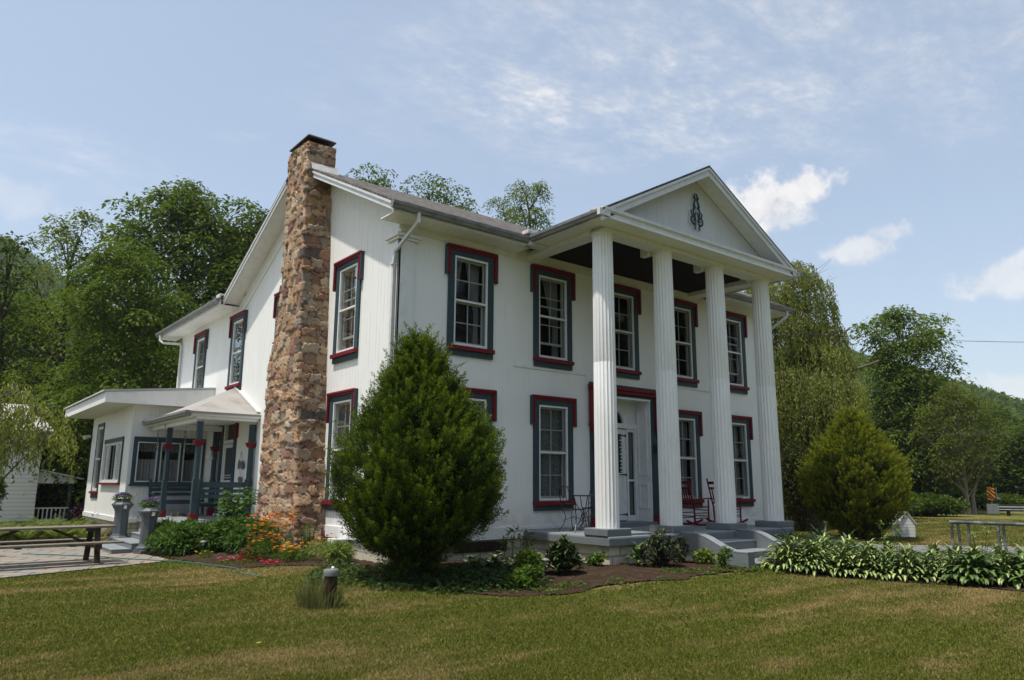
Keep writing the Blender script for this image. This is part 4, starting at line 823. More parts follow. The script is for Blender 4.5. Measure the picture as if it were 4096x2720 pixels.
def rocker(label, loc, rz):
    t = thing('rocking_chair', label, 'chair', loc, rz, 'red rocking chairs on the front porch'); R_ = M_red
    tilt = lambda z: -.20-(z-.40)*.26
    for s in (-1, 1):
        y = s*.25
        m_ = MB(); pts = [(-.46+.96*i/12, y, .02+.10*((i-6.2)/6)**2) for i in range(13)]
        for a, b in zip(pts, pts[1:]): m_.bar(a, b, .03, .045, (0, 0, 1))
        m_.obj('rocker', R_, t)
        m_ = MB(); m_.tube([(.24, y, .05), (.245, y, .62)], [.020, .019], 8); m_.obj('front_leg', R_, t)
        m_ = MB(); m_.tube([(-.17, y*.92, .05), (-.20, y*.92, .42), (tilt(.8), y*.96, .8), (tilt(1.06), y, 1.06), (tilt(1.11), y, 1.11), (tilt(1.13), y, 1.13)], [.02, .02, .019, .018, .022, .008], 8); m_.obj('back_post', R_, t)
        m_ = MB(); m_.add([(-.29, y-.03, .60), (-.29, y+.03, .60), (.30, y+.055, .635), (.30, y-.055, .635), (-.29, y-.03, .625), (-.29, y+.03, .625), (.30, y+.055, .66), (.30, y-.055, .66)], [(0, 1, 2, 3), (4, 7, 6, 5), (0, 4, 5, 1), (1, 5, 6, 2), (2, 6, 7, 3), (3, 7, 4, 0)]); m_.obj('armrest', R_, t, bevel=.008)
        for z in (.17, .29): m_ = MB(); m_.tube([(-.18, y*.95, z), (.24, y, z+.01)], .011, 6); m_.obj('stretcher', R_, t)
    for x, z in ((.24, .22), (-.18, .22), (.24, .36)): m_ = MB(); m_.tube([(x, -.25, z), (x, .25, z)], .011, 6); m_.obj('stretcher', R_, t)
    m_ = MB(); m_.add([(-.20, -.22, .40), (.26, -.27, .43), (.26, .27, .43), (-.20, .22, .40), (-.20, -.22, .42), (.26, -.27, .45), (.26, .27, .45), (-.20, .22, .42)], [(0, 1, 2, 3), (4, 7, 6, 5), (0, 4, 5, 1), (1, 5, 6, 2), (2, 6, 7, 3), (3, 7, 4, 0)]); m_.obj('seat', R_, t)
    for z, h in ((.98, .07), (.86, .05), (.50, .04)): m_ = MB(); m_.add([(tilt(q)+dx, y, q) for dx in (-.012, .012) for q in (z, z+h) for y in (-.24, .24)], [(0, 1, 3, 2), (4, 5, 7, 6), (0, 1, 5, 4), (2, 3, 7, 6)]); m_.obj('back_rail', R_, t)
    for k in range(5): y = -.16+.08*k; m_ = MB(); m_.bar((tilt(.52), y, .52), (tilt(.88), y, .88), .012, .035, (0, 1, 0)); m_.obj('back_slat', R_, t)
    return t
rocker('dark red wooden rocking chair in the gap between the second and third columns', (8.00, -.72, PZF), rad(-10))
rocker('dark red rocking chair mostly hidden behind the third column', (9.22, -.78, PZF), rad(-4))

# ------------------------------------------------------------------ patio furniture, pedestals, small things
def picnic(loc, rz):
    t = thing('picnic_table', 'long weathered wooden picnic table with attached benches on the stone patio', 'picnic table', loc, rz)
    L = 2.75
    for k in range(4): m_ = MB(); y = -.30+k*.15; m_.box((-L, y, .70), (.0, y+.142, .74)); m_.obj('table_plank', M_wood_p, t, bevel=.005)
    for s in (-1, 1):
        for k in range(2): m_ = MB(); y = s*.60-.14+k*.145; m_.box((-L+.02, y, .415), (.04, y+.138, .45)); m_.obj('bench_plank', M_wood_p, t, bevel=.005)
    for x in (-.32, -L+.35):
        for s in (-1, 1): m_ = MB(); m_.bar((x, s*.20, .70), (x, s*.38, 0), .045, .10, (1, 0, 0)); m_.obj('leg', M_wood_d, t)
        m_ = MB(); m_.box((x-.09, -.74, .32), (x-.045, .74, .415)); m_.box((x-.09, -.28, .62), (x-.045, .28, .70)); m_.obj('crossbeam', M_wood_d, t)
        m_ = MB(); sg = -1 if x > -1 else 1; m_.bar((x-.04, 0, .36), (x+sg*.75, 0, .69), .045, .08, (0, 1, 0)); m_.obj('brace', M_wood_d, t)
    for x in (-.9, -1.8):
        for s in (-1, 1): m_ = MB(); m_.box((x, s*.60-.13, .385), (x+.09, s*.60+.13, .415)); m_.obj('cleat', M_wood_d, t)
    return t
M_wood_p = mat('grey_weathered_planks', (.20, .175, .15), .85, .1, var=.9, vscale=5, vcol=(.10, .085, .07), bump=.5, bscale=10, stretch=(1, 14, 14))
M_wood_d = mat('dark_weathered_timber', (.055, .042, .034), .85, .1, var=.6, vscale=6, bump=.4, bscale=12)
picnic((-3.66, 5.05, -.10), rad(6))
fl_g = leafmat('flower_greens', (.05, .11, .03), (.12, .20, .05), .25)
def petals(name, col): return mat(name, col, .6, .2, var=.4, vscale=40, vcol=tuple(min(1, c*1.5+.03) for c in col))
M_ped = mat('dark_grey_planter_paint', (.085, .095, .10), .5, .35, var=.6, vscale=5, vcol=(.06, .065, .07), bump=.2, bscale=30); M_purple = petals('purple_petals', (.20, .06, .34)); M_orange = petals('orange_petals', (.75, .26, .01)); M_yellow = petals('yellow_petals', (.80, .55, .02)); M_pink = petals('pink_petals', (.75, .10, .28)); M_redf = petals('red_petals', (.55, .01, .02)); M_maroon = petals('maroon_petals', (.16, .01, .05))
rng = np.random.default_rng(11)
def unit(n): v = rng.normal(size=(n, 3)); return v/np.linalg.norm(v, axis=1, keepdims=True)
def cards(P, D, up_, L, Wd, bend=.25):
    """leaf blades: P base (n,3), D direction, up_ a vector giving the blade's facing, L, Wd arrays -> V,F (kite quads)"""
    n = len(P); D = D/np.linalg.norm(D, axis=1, keepdims=True); S = np.cross(D, up_); S /= (np.linalg.norm(S, axis=1, keepdims=True)+1e-9); Nn = np.cross(S, D)
    L = np.broadcast_to(L, n)[:, None]; Wd = np.broadcast_to(Wd, n)[:, None]
    V = np.stack([P, P+D*L*.45+S*Wd*.5, P+D*L-Nn*L*bend, P+D*L*.45-S*Wd*.5], 1).reshape(-1, 3)
    i = np.arange(n)[:, None]*4; return V, i+np.array([[0, 1, 2, 3]])
def blob(center, rad3, n, L, Wd, upbias=.3, shell=.5):
    u = unit(n); u[:, 2] = np.where(rng.random(n) < upbias, np.abs(u[:, 2]), u[:, 2]); r = (shell+(1-shell)*rng.random(n))**.6
    P = np.array(center)+u*r[:, None]*np.array(rad3); D = u*.7+unit(n)*.8+np.array((0, 0, -.1)); 
    return cards(P, D, unit(n)*.8+np.array((0, 0, .8)), rng.uniform(.7, 1.2, n)*L, rng.uniform(.7, 1.2, n)*Wd)
def merge(parts):
    V = []; F = []; T = []; o = 0
    for p in parts: V.append(p[0]); F.append(p[1]+o); o += len(p[0]); T.append(p[2] if len(p) > 2 else np.repeat(rng.random(len(p[0])//4), 4))
    return np.vstack(V), np.vstack(F), np.concatenate(T)
def pedestal(label, fl, loc, rz):
    t = thing('planter_pedestal', label, 'planter', loc, rz, 'grey chimney pot planters by the side steps')
    A = PI/8; m_ = MB(); m_.box((-.21, -.21, 0), (.21, .21, .10)); m_.obj('base', M_ped, t, bevel=.015)
    m_ = MB(); m_.lathe([(.235, .10), (.235, .15), (.19, .18), (.165, .24), (.160, .78), (.175, .80), (.175, .83)], 8, ph=A); m_.obj('shaft', M_ped, t)
    m_ = MB(); m_.lathe([(.18, .83), (.215, .87), (.215, .90), (.25, .93), (.25, .96), (.16, 1.04), (.13, 1.06), (.14, 1.09), (.12, 1.09)], 8, ph=A); m_.obj('bowl', M_ped, t)
    m_ = MB(); m_.box((-.04, -.235, .85), (.02, -.20, .93)); m_.obj('socket', M_trim, t)
    f = thing('potted_flowers', fl, 'flowers', Vector(loc)+Vector((0, 0, 1.07)), rz, 'purple flowers in the planters')
    V, F, T = merge([blob((0, 0, .06), (.18, .18, .10), 260, .07, .025), blob((-.12, 0, .04), (.14, .1, .06), 120, .07, .02)]); fast('foliage', V, F, fl_g, T, f)
    V, F, T = merge([blob(( .19*math.cos(a)*q, .19*math.sin(a)*q, .13+.05*random.random()-.05*q), (.028, .028, .02), 12, .035, .03, 1) for a, q in [(random.uniform(0, 6.3), random.uniform(.2, 1)) for _ in range(26)]]); fast('blossoms', V, F, M_purple, T, f)
pedestal('grey octagonal chimney pot planter at the outer side of the steps, left of its pair', 'purple flowers spilling from the left planter', (-2.74, 8.45+.35, .0), .15)
pedestal('grey octagonal chimney pot planter nearer the porch, right of its pair', 'purple flowers standing upright in the right planter', (-2.66, 6.30, -.09), .15)
# bollard light
t = thing('bollard', 'short dark wooden bollard with grey round metal cap standing in a tuft of grass', 'bollard', (-2.50, -2.89, -.1))
m_ = MB(); m_.lathe([(.085, 0), (.085, .42), (.08, .42)], 20); m_.obj('post', mat('dark_stained_wood', (.03, .014, .010), .6, .2, var=.6, vscale=9, vcol=(.05, .03, .025), stretch=(4, 4, .6)), t, smooth=True)
m_ = MB(); m_.lathe([(.10, .40), (.102, .43), (.102, .47), (.095, .482), (.0, .485)], 24); m_.obj('cap', mat('grey_cap_metal', (.19, .20, .205), .45, .4, .2), t, smooth=True)
m_ = MB(); m_.lathe([(.02, .48), (.022, .50), (.012, .512)], 10, (.035, .03, 0)); m_.obj('knob', M_trim, t)
def solar(label, loc, h=.3):
    t = thing('garden_light', label, 'garden light', loc, 0, 'small solar garden lights')
    m_ = MB(); m_.tube([(0, 0, 0), (0, 0, h-.08)], .012, 8); m_.obj('stake', M_ind, t)
    m_ = MB(); m_.lathe([(.018, h-.09), (.035, h-.03), (.04, h-.02)], 12); m_.obj('lens', mat('frosted_lens', (.35, .36, .36), .3), t)
    m_ = MB(); m_.lathe([(.07, h-.02), (.07, h-.01), (.04, h+.015), (.0, h+.02)], 14); m_.obj('cap', M_gutter, t)
solar('small grey solar garden light in the mulch left of the round shrub', (1.26, -2.92, gz(1.26, -2.92)), .34)
solar('small solar garden light at the edge of the green bed by the patio', (-1.95, 4.55, gz(-1.95, 4.55)), .30)
# rusty pipes by the chimney
m_ = MB(); m_.tube([(-.35, 2.15, 0), (-.35, 2.15, .62)], .02, 8); m_.tube([(-.35, 2.15, .14), (-.1, 2.05, .14), (.0, 2.0, .14)], .02, 8); m_.tube([(-.35, 2.15, .38), (-.05, 2.05, .38)], .018, 8)
tag(m_.obj('rusty_pipe', mat('rust', (.11, .045, .028), .8, .2, var=.8, vcol=(.2, .09, .05)), None, smooth=True), 'rusty upright pipe with elbows beside the base of the stone chimney', 'pipe')
m_ = MB(); m_.box((-.30, 2.0, .05), (-.05, 1.55, .42)); tag(m_.obj('utility_box', mat('pale_box', (.52, .52, .5), .5, var=.3), None, bevel=.015), 'pale utility box on the house foundation right of the rusty pipe', 'box')
m_ = MB(); m_.tube([(-3.15, 9.2, -.1), (-2.35, 9.15, 1.22)], .014, 6); tag(m_.obj('wooden_pole', mat('tan_wood', (.32, .19, .10), .7), None), 'thin tan wooden pole leaning against the left planter', 'pole')

# ------------------------------------------------------------------ ground, drive, patio, beds
def grass_cols(t):
    geo = N(t, 'ShaderNodeNewGeometry').outputs['Position']
    st = N(t, 'ShaderNodeMapping', i0=geo, Rotation=(0, 0, rad(38)), Scale=(.28, 1.5, 1)).outputs[0]     # mower passes
    a = noise(t, st, .9, 5, .6, .3); b = noise(t, geo, .35, 4, .55); c = noise(t, geo, 3.2, 5, .65)
    dry = smooth(t, mth(t, 'ADD', mth(t, 'MULTIPLY', a, .5), mth(t, 'ADD', mth(t, 'MULTIPLY', b, .3), mth(t, 'MULTIPLY', c, .2))), .46, .63)
    return dry, c, geo
m = bpy.data.materials.new('lawn_ground'); m.use_nodes = True; t = m.node_tree; M_lawn = m; b = t.nodes['Principled BSDF']; b.inputs['Roughness'].default_value = .95; b.inputs['Specular IOR Level'].default_value = .05
dry, c, geo = grass_cols(t); f = noise(t, geo, 60, 4, .7); s2 = noise(t, geo, 11, 5, .7)
col = mixc(t, dry, (.074, .090, .016), (.25, .18, .082)); col = mixc(t, mth(t, 'MULTIPLY', smooth(t, f, .35, .7), .6), col, (.20, .20, .055)); col = mixc(t, mth(t, 'MULTIPLY', smooth(t, s2, .55, .75), .45), col, (.05, .04, .022))
t.links.new(col, b.inputs['Base Color']); bn = N(t, 'ShaderNodeBump', Strength=.9, Distance=.03, Height=f); t.links.new(bn.outputs[0], b.inputs['Normal'])
m = bpy.data.materials.new('grass_blades'); m.use_nodes = True; t = m.node_tree; M_blade = m; t.nodes.clear()
dry, c, geo = grass_cols(t); a = N(t, 'ShaderNodeAttribute', _attribute_name='tint').outputs['Fac']
col = mixc(t, mth(t, 'ADD', mth(t, 'MULTIPLY', dry, .75), mth(t, 'MULTIPLY', smooth(t, a, .6, 1), .4), clamp=True), mixc(t, a, (.076, .106, .011), (.155, .168, .032)), (.36, .26, .12))
d_ = N(t, 'ShaderNodeBsdfDiffuse', Color=col); tr = N(t, 'ShaderNodeBsdfTranslucent', Color=col); mxs = N(t, 'ShaderNodeMixShader', i0=.3, i1=d_.outputs[0], i2=tr.outputs[0]); N(t, 'ShaderNodeOutputMaterial', i0=mxs.outputs[0])
def sheet(name, m, xs, ys, zf, label=None):
    X, Y = np.meshgrid(xs, ys); Z = zf(X, Y); n = len(xs); V = np.stack([X, Y, Z], -1).reshape(-1, 3)
    i = np.arange(len(ys)-1)[:, None]*n+np.arange(n-1)[None]; F = np.stack([i, i+1, i+n+1, i+n], -1).reshape(-1, 4); return fast(name, V, F, m)
def axis_(c, h, step, far): a = list(np.arange(c-h, c+h+.01, step)); return np.array([c-far, c-far*.5, c-far*.2, c-h*2.0]+a+[c+h*2.0, c+far*.2, c+far*.5, c+far])
g = sheet('ground', M_lawn, axis_(3, 24, .4, 1400), axis_(0, 24, .4, 1400), gzn); g.name = 'ground'; tag(g, kind='structure')
def inpoly(X, Y, poly):
    r = np.zeros(X.shape, bool); n = len(poly)
    for i in range(n):
        (x0, y0), (x1, y1) = poly[i], poly[(i+1) % n]
        c = ((y0 > Y) != (y1 > Y)) & (X < (x1-x0)*(Y-y0)/((y1-y0) or 1e-9)+x0); r ^= c
    return r
def patch(name, m, poly, step, lift, rough=0, wob=0):
    P = np.array(poly); xs = np.arange(P[:, 0].min()-step, P[:, 0].max()+step, step); ys = np.arange(P[:, 1].min()-step, P[:, 1].max()+step, step); X, Y = np.meshgrid(xs, ys)
    XX = X+wob*np.sin(Y*2.1+1)*np.sin(X*1.3); YY = Y+wob*np.sin(X*2.7)+wob*.5*np.sin(X*6.1+2)
    Z = gzn(X, Y)+lift+rough*(np.random.default_rng(3).random(X.shape)); n = len(xs)
    cx, cy = (XX[:-1, :-1]+XX[1:, 1:])/2, (YY[:-1, :-1]+YY[1:, 1:])/2; k = inpoly(cx, cy, poly)
    i = (np.arange(len(ys)-1)[:, None]*n+np.arange(n-1)[None]); F = np.stack([i, i+1, i+n+1, i+n], -1)[k]; u, inv = np.unique(F, return_inverse=True)
    o = fast(name, np.stack([X, Y, Z], -1).reshape(-1, 3)[u], inv.reshape(-1, 4), m); tag(o, kind='structure'); return o
def soil_fn(t, b, co, c):
    n = noise(t, co, 45, 6, .75); n2 = noise(t, co, 4, 4, .6); v = t.nodes.new('ShaderNodeTexVoronoi'); v.inputs['Scale'].default_value = 60; t.links.new(co, v.inputs['Vector'])
    cc = mixc(t, smooth(t, n, .35, .7), (.030, .020, .014), (.125, .078, .052)); cc = mixc(t, mth(t, 'MULTIPLY', smooth(t, n2, .45, .7), .45), cc, (.13, .10, .06)); t.links.new(cc, b.inputs['Base Color'])
    bn = N(t, 'ShaderNodeBump', Strength=1, Distance=.03, Height=mth(t, 'ADD', n, v.outputs[0])); t.links.new(bn.outputs[0], b.inputs['Normal'])
M_soil = mat('bark_mulch', (.1, .05, .03), .95, .05, fn=soil_fn)
bed1 = [(-.1, -3.55), (.5, -3.85), (1.3, -4.0), (2.4, -4.1), (3.6, -4.2), (4.6, -4.25), (5.3, -4.1), (5.3, -2.0), (1.0, -.02), (-.1, -.02), (-.9, -2.2)]
bed2 = [(-2.25, 2.0), (-1.5, 1.35), (-.9, .4), (-.02, -.1), (-.02, 6.4), (-1.7, 6.3), (-2.75, 6.2), (-2.55, 4.6)]
bed3 = [(5.6, -4.4), (6.3, -5.6), (6.6, -7.2), (6.9, -8.9), (9.4, -8.4), (9.2, -5.5), (8.6, -4.2), (9.6, -2.6), (12.9, -2.2), (13.2, -1), (9.5, -.4), (7.5, -4.06)]
patch('garden_bed', M_soil, bed1, .05, .012, .02, .10); patch('garden_bed', M_soil, bed2, .05, .012, .02, .08); patch('garden_bed', M_soil, bed3, .06, .012, .02, .10)
def flag_fn(t, b, co, c):
    mp = N(t, 'ShaderNodeMapping', i0=co, Rotation=(0, 0, rad(24))).outputs[0]
    wob = noise(t, co, 3, 3); br = N(t, 'ShaderNodeTexBrick', Vector=mp, Color1=(.0, .0, .0, 1), Color2=(1, 1, 1, 1), Mortar=(.5, .5, .5, 1), Scale=1, i6=.012, i8=.72, i9=.42)
    br.inputs['Bias'].default_value = 0; cc = mixc(t, br.outputs[0], (.22, .20, .175), (.30, .245, .19)); n = noise(t, co, 2.2, 6, .65); cc = mixc(t, smooth(t, n, .4, .7), cc, (.19, .195, .19)); n2 = noise(t, co, 7, 5, .6)
    cc = mixc(t, mth(t, 'MULTIPLY', smooth(t, n2, .55, .8), .5), cc, (.29, .18, .11)); cc = mixc(t, br.outputs[1], cc, (.08, .075, .05)); t.links.new(cc, b.inputs['Base Color'])
    bn = N(t, 'ShaderNodeBump', Strength=.6, Distance=.02, Height=mth(t, 'SUBTRACT', mth(t, 'MULTIPLY', n2, .4), br.outputs[1])); t.links.new(bn.outputs[0], b.inputs['Normal'])
M_flag = mat('flagstones', (.4, .36, .3), .8, .2, fn=flag_fn)
patio = [(-14, -.7), (-5.65, 3.05), (-2.64, 4.4), (-2.75, 6.4), (-2.8, 9.0), (-3.4, 9.3), (-6, 9.5), (-14, 9.0)]
patch('patio', M_flag, patio, .06, .02)
M_asph = mat('driveway_asphalt', (.17, .165, .165), .9, .1, var=.7, vscale=2, vcol=(.24, .23, .22), bump=.5, bscale=60)
patch('driveway', M_asph, [(9.9, 1.6), (12.2, -.2), (14.6, -2.4), (16.9, -4.6), (30, -17), (24, -20), (14.6, -5.6), (12.6, -3.6), (11.2, -1.9), (9.6, -.2)], .2, .014)
m_ = MB(); m_.box((52, -8, -.09), (140, 2.5, -.08)); o = m_.obj('road', mat('far_road', (.20, .20, .2), .9), None); tag(o, kind='structure')

# mown grass: blades thinned and widened with distance
def lawn():
    r = np.random.default_rng(2); cx, cy = CAM[0], CAM[1]; yaw = rad(38.5769); n = 1050000
    d = 5.0*(46/5.0)**(r.random(n)**1.35); a = yaw+r.uniform(-.64, .64, n); X = cx+d*np.sin(a); Y = cy+d*np.cos(a)
    k = ~((X > -.05) & (X < 12.8) & (Y > -.05) & (Y < 16)) & ~((X > 3.2) & (X < 9.4) & (Y > -2.5)&(Y < 0)) & ~((X > 5.1) & (X < 7.5) & (Y > -4.1)&(Y < 0)) & ~((X>-3.4)&(X<0)&(Y>6.4)&(Y<18))
    for P in (bed1, bed2, bed3, patio, [(9.9, 1.6), (12.2, -.2), (14.6, -2.4), (16.9, -4.6), (30, -17), (24, -20), (14.6, -5.6), (12.6, -3.6), (11.2, -1.9), (9.6, -.2)]):
        jx, jy = X+r.normal(0, .06, n), Y+r.normal(0, .06, n); k &= ~inpoly(jx, jy, P)
    X, Y, d = X[k], Y[k], d[k]; n = len(X); Z = gzn(X, Y)
    w = .0018+.00052*d; h = r.uniform(.010, .030, n)*(1+.012*d); th = r.uniform(0, 2*PI, n); ln = r.normal(0, .013, (n, 2))
    c, s = np.cos(th)*w, np.sin(th)*w; V = np.stack([np.stack([X-c, Y-s, Z], 1), np.stack([X+c, Y+s, Z], 1), np.stack([X+ln[:, 0], Y+ln[:, 1], Z+h], 1)], 1).reshape(-1, 3)
    o = fast('grass', V, np.arange(3*n).reshape(-1, 3), M_blade, np.repeat(r.random(n), 3)); tag(o, 'short mown grass with dry brown patches covering the lawn', 'grass', kind='stuff')
lawn()

# ------------------------------------------------------------------ trees
def env(t, shape):
    if shape == 'round': return math.sqrt(max(0, 1-(2*t-1)**2))**.8
    if shape == 'broad': return (math.sin(PI*min(1, t*.92+.06)))**.6*(1-.25*t)
    if shape == 'cone': return (1-t)**.7*min(1, t*6+.3)
    if shape == 'tall': return (math.sin(PI*min(1, t*.9+.08)))**.7*(.75+.25*math.sin(t*9))
def tree(label, loc, h, spread, leaf, bark=None, cb=.2, shape='round', nl=16, nc=26, m=34, rc=.6, L=.22, Wd=.12, seed=1, lobe=.36, trunk_r=None, name='tree', group=None, lean=(0, 0), sub=2):
    rs = random.Random(seed); r = np.random.default_rng(seed); bark = bark or M_bark
    t = thing(name, label, 'tree', loc, 0, group); tr_ = trunk_r or h*.016
    hb = MB(); n = 9; wob = [(rs.uniform(-.1, .1)*h*.05, rs.uniform(-.1, .1)*h*.05) for _ in range(n)]
    tp = [Vector((lean[0]*i/n+wob[i][0]*i/3, lean[1]*i/n+wob[i][1]*i/3, h*.88*i/(n-1))) for i in range(n)]; tp[0] = Vector((0, 0, -.1))
    hb.tube(tp, [tr_*(1.5 if i == 0 else 1)*(1-.85*i/(n-1)) for i in range(n)], 8, False)
    at = lambda z: tp[min(n-1, max(0, int(z/(h*.88)*(n-1))))]
    Cs = []
    for k in range(nl):
        q = (k+rs.random())/nl; z = h*(cb+(1-cb)*q*.95); R = spread*env(q, shape); a = k*2.4+rs.uniform(-.4, .4)
        rr = R*rs.uniform(.35, .72); c = Vector((lean[0]*z/h+rr*math.cos(a), lean[1]*z/h+rr*math.sin(a), z)); lr = spread*lobe*rs.uniform(.7, 1.25)*(.75+.5*env(q, shape))
        s = at(max(h*cb*.6, z-rr*.8-.3)); md = s.lerp(c, .55)+Vector((0, 0, -.08*rr)); r0 = tr_*.38*(1-.5*q)
        hb.tube([s, s.lerp(md, .5)+Vector((0, 0, .04*rr)), md, c], [r0, r0*.8, r0*.6, r0*.25], 5, False)
        for j in range(nc):
            u = Vector((rs.gauss(0, 1), rs.gauss(0, 1), rs.gauss(.25, .9))).normalized(); q2 = c+Vector((u.x*lr, u.y*lr, u.z*lr*.62))*rs.uniform(.55, 1.05)
            if q2.z < h*cb*.6: q2.z = h*cb*.6+rs.random()*.3
            Cs.append(q2)
            if j % sub == 0: hb.tube([md.lerp(c, .6), c.lerp(q2, .5)+Vector((0, 0, -.05)), q2], [r0*.25, r0*.16, r0*.06], 4, False)
    hb.obj('trunk', bark, t, smooth=True, fix=False)
    C = np.array([tuple(c) for c in Cs]); nn = len(C)*m; idx = np.repeat(np.arange(len(C)), m); o = r.normal(0, 1, (nn, 3))*np.array((rc, rc, rc*.42))*.6; q_ = (o[:, 0]**2+o[:, 1]**2)/(rc*.6)**2; o[:, 2] = rc*(.42-.34*q_)+r.normal(0, .10*rc, nn)
    P = C[idx]+o; D = o*1.5/rc+r.normal(0, .5, (nn, 3)); D[:, 2] = D[:, 2]*.4-.25; U = r.normal(0, .45, (nn, 3))+np.array((0, 0, 1))
    V, F = cards(P, D, U, r.uniform(.65, 1.3, nn)*L, r.uniform(.7, 1.2, nn)*Wd); ct = r.random(len(C)); T = np.repeat(np.clip(.55*ct[idx]+.45*r.random(nn), 0, 1), 4)
    fast('crown', V, F, leaf, T, t); return t
L_mid = leafmat('leaf_mid_green', (.040, .074, .009), (.130, .185, .024), .42, .35)
L_dark = leafmat('leaf_dark_green', (.028, .054, .008), (.092, .138, .018), .40, .3)
L_loc = leafmat('leaf_locust_yellow_green', (.075, .115, .012), (.16, .21, .022), .44, .3)
L_bright = leafmat('leaf_fresh_green', (.045, .105, .012), (.115, .180, .026), .38, .5)
L_wil = leafmat('willow_leaf', (.065, .092, .016), (.31, .34, .085), .42, .5)
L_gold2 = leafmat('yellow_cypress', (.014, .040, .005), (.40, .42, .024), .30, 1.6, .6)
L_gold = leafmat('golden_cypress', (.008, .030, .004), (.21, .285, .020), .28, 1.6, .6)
L_red = leafmat('bronze_green_leaf', (.055, .080, .014), (.145, .165, .030), .42, .4)
T1 = tree('tall dark tree at the far left edge, its thin crown above the others', (-4.9, 25.2, -.1), 12.9, 2.1, L_dark, M_barkd, .10, 'tall', 17, 7, 34, .50, .22, .12, 3)
T2 = tree('airy yellow green locust with spreading top left of the big dark tree', (-2.0, 29.5, -.1), 15.8, 3.5, L_loc, M_barkd, .12, 'broad', 24, 8, 60, .55, .19, .09, 4, lobe=.27)
T3 = tree('leafy mid green tree standing just behind the sun room roof', (-1.0, 20.9, -.1), 11.3, 3.3, L_mid, M_bark, .06, 'round', 34, 13, 66, .46, .19, .09, 5, lobe=.28)
T4 = tree('largest dark green tree, behind the middle of the rear wing', (4.4, 34.4, -.1), 20.0, 6.3, L_mid, M_barkd, .06, 'round', 48, 18, 62, .85, .28, .16, 6, lobe=.24)
T5 = tree('dark tree close behind the gable, right of the largest tree', (9.2, 34.0, -.1), 19.4, 5.6, L_dark, M_barkd, .08, 'broad', 34, 14, 62, .75, .27, .15, 7, lobe=.26)
T6 = tree('tree top showing over the roof just right of the chimney', (13.9, 28.4, -.1), 21.9, 4.8, L_mid, M_barkd, .3, 'round', 26, 13, 44, .5, .20, .12, 8, lobe=.3)
T7 = dup(T6, (17.6, 26.2, -.1), 2.1, 'wider tree top showing over the middle of the roof', (.98, .98, .985))
T8 = tree('slim locust top rising alone behind the roof left of the portico', (18.7, 18.4, -.1), 19.2, 2.6, L_loc, M_barkd, .45, 'tall', 20, 11, 52, .38, .15, .07, 9, lobe=.32)
dup(T8, (20.3, 22.6, -.1), 1.2, 'thin locust top between the roof ridge and the slim locust', (.95, .95, 1.03))
dup(T3, (-8.6, 28, -.1), 1.9, 'leafy tree behind the neighbouring white house at the left edge', (.9, .9, .66))
dup(T3, (3.2, 26.5, -.1), 4.0, 'lower leafy tree filling the gap behind the rear wing corner', (1, 1, .85))
dup(T2, (-8.5, 31, -.1), 3.0, 'yellow green locust at the left edge of the photo behind the others', (1, 1, .6))
dup(T5, (-14, 40, -.1), 1.0, 'dark tree far left behind the neighbouring house', (1.1, 1.1, .50)); dup(T4, (-3, 45, -.1), 2.2, 'broad dark tree furthest back behind the locust', (.9, .9, .70))
dup(T5, (9.5, 40, -.1), 5.1, 'dark broad tree behind the gable, furthest back', (1.05, 1.05, 1.02))
def bushy(label, loc, rx, h, leaf, seed, n=5200, L=.13, Wd=.07, name='shrub', cat='shrub', group=None):
    r = np.random.default_rng(seed); t = thing(name, label, cat, loc, 0, group); parts = []
    for k in range(13): a = r.uniform(0, 6.28); q = r.uniform(0, .6); c = (rx*q*math.cos(a), rx*q*math.sin(a), h*r.uniform(.25, .72)); parts.append(blob(c, (rx*.45, rx*.45, h*.30), n//13, L, Wd, .5, .55))
    V, F, T = merge(parts); fast('foliage', V, F, leaf, T, t); hb = MB()
    for k in range(9): a = k*.7; hb.tube([(0, 0, -.05), (.25*rx*math.cos(a), .25*rx*math.sin(a), h*.3), (.55*rx*math.cos(a), .55*rx*math.sin(a), h*.65)], [.02+.008*h, .015+.004*h, .006], 5, False)
    hb.obj('stems', M_barkd, t, fix=False); return t
S1 = bushy('bright fresh green shrub rising just above the sun room roof', (-.2, 22.0, -.1), 2.4, 5.6, L_bright, 21, 16000, .22, .12)
S2 = bushy('mid green thicket shrub left of the sun room', (-1.6, 23.4, -.1), 2.2, 3.6, L_mid, 22, 14000, .2, .11, group='thicket shrubs behind the patio')
for i, (x, y, s, z, lb) in enumerate([(-6.6, 26.5, 1.3, 1.0, 'thicket shrub low behind the neighbouring house roof'), (-2.4, 24.5, 1.6, 1.5, 'tall thicket shrub behind the sun room corner'), (-12.5, 24, 1.3, 1.2, 'thicket shrub at the left edge beside the neighbouring house'), (1.5, 28, 1.9, 2.0, 'high thicket shrub behind the leafy mid green tree'), (-5.5, 29, 2.0, 1.9, 'high thicket shrub between the locust and the left edge')]): dup(S2, (x, y, -.1), i*1.3, lb, (s, s, z))

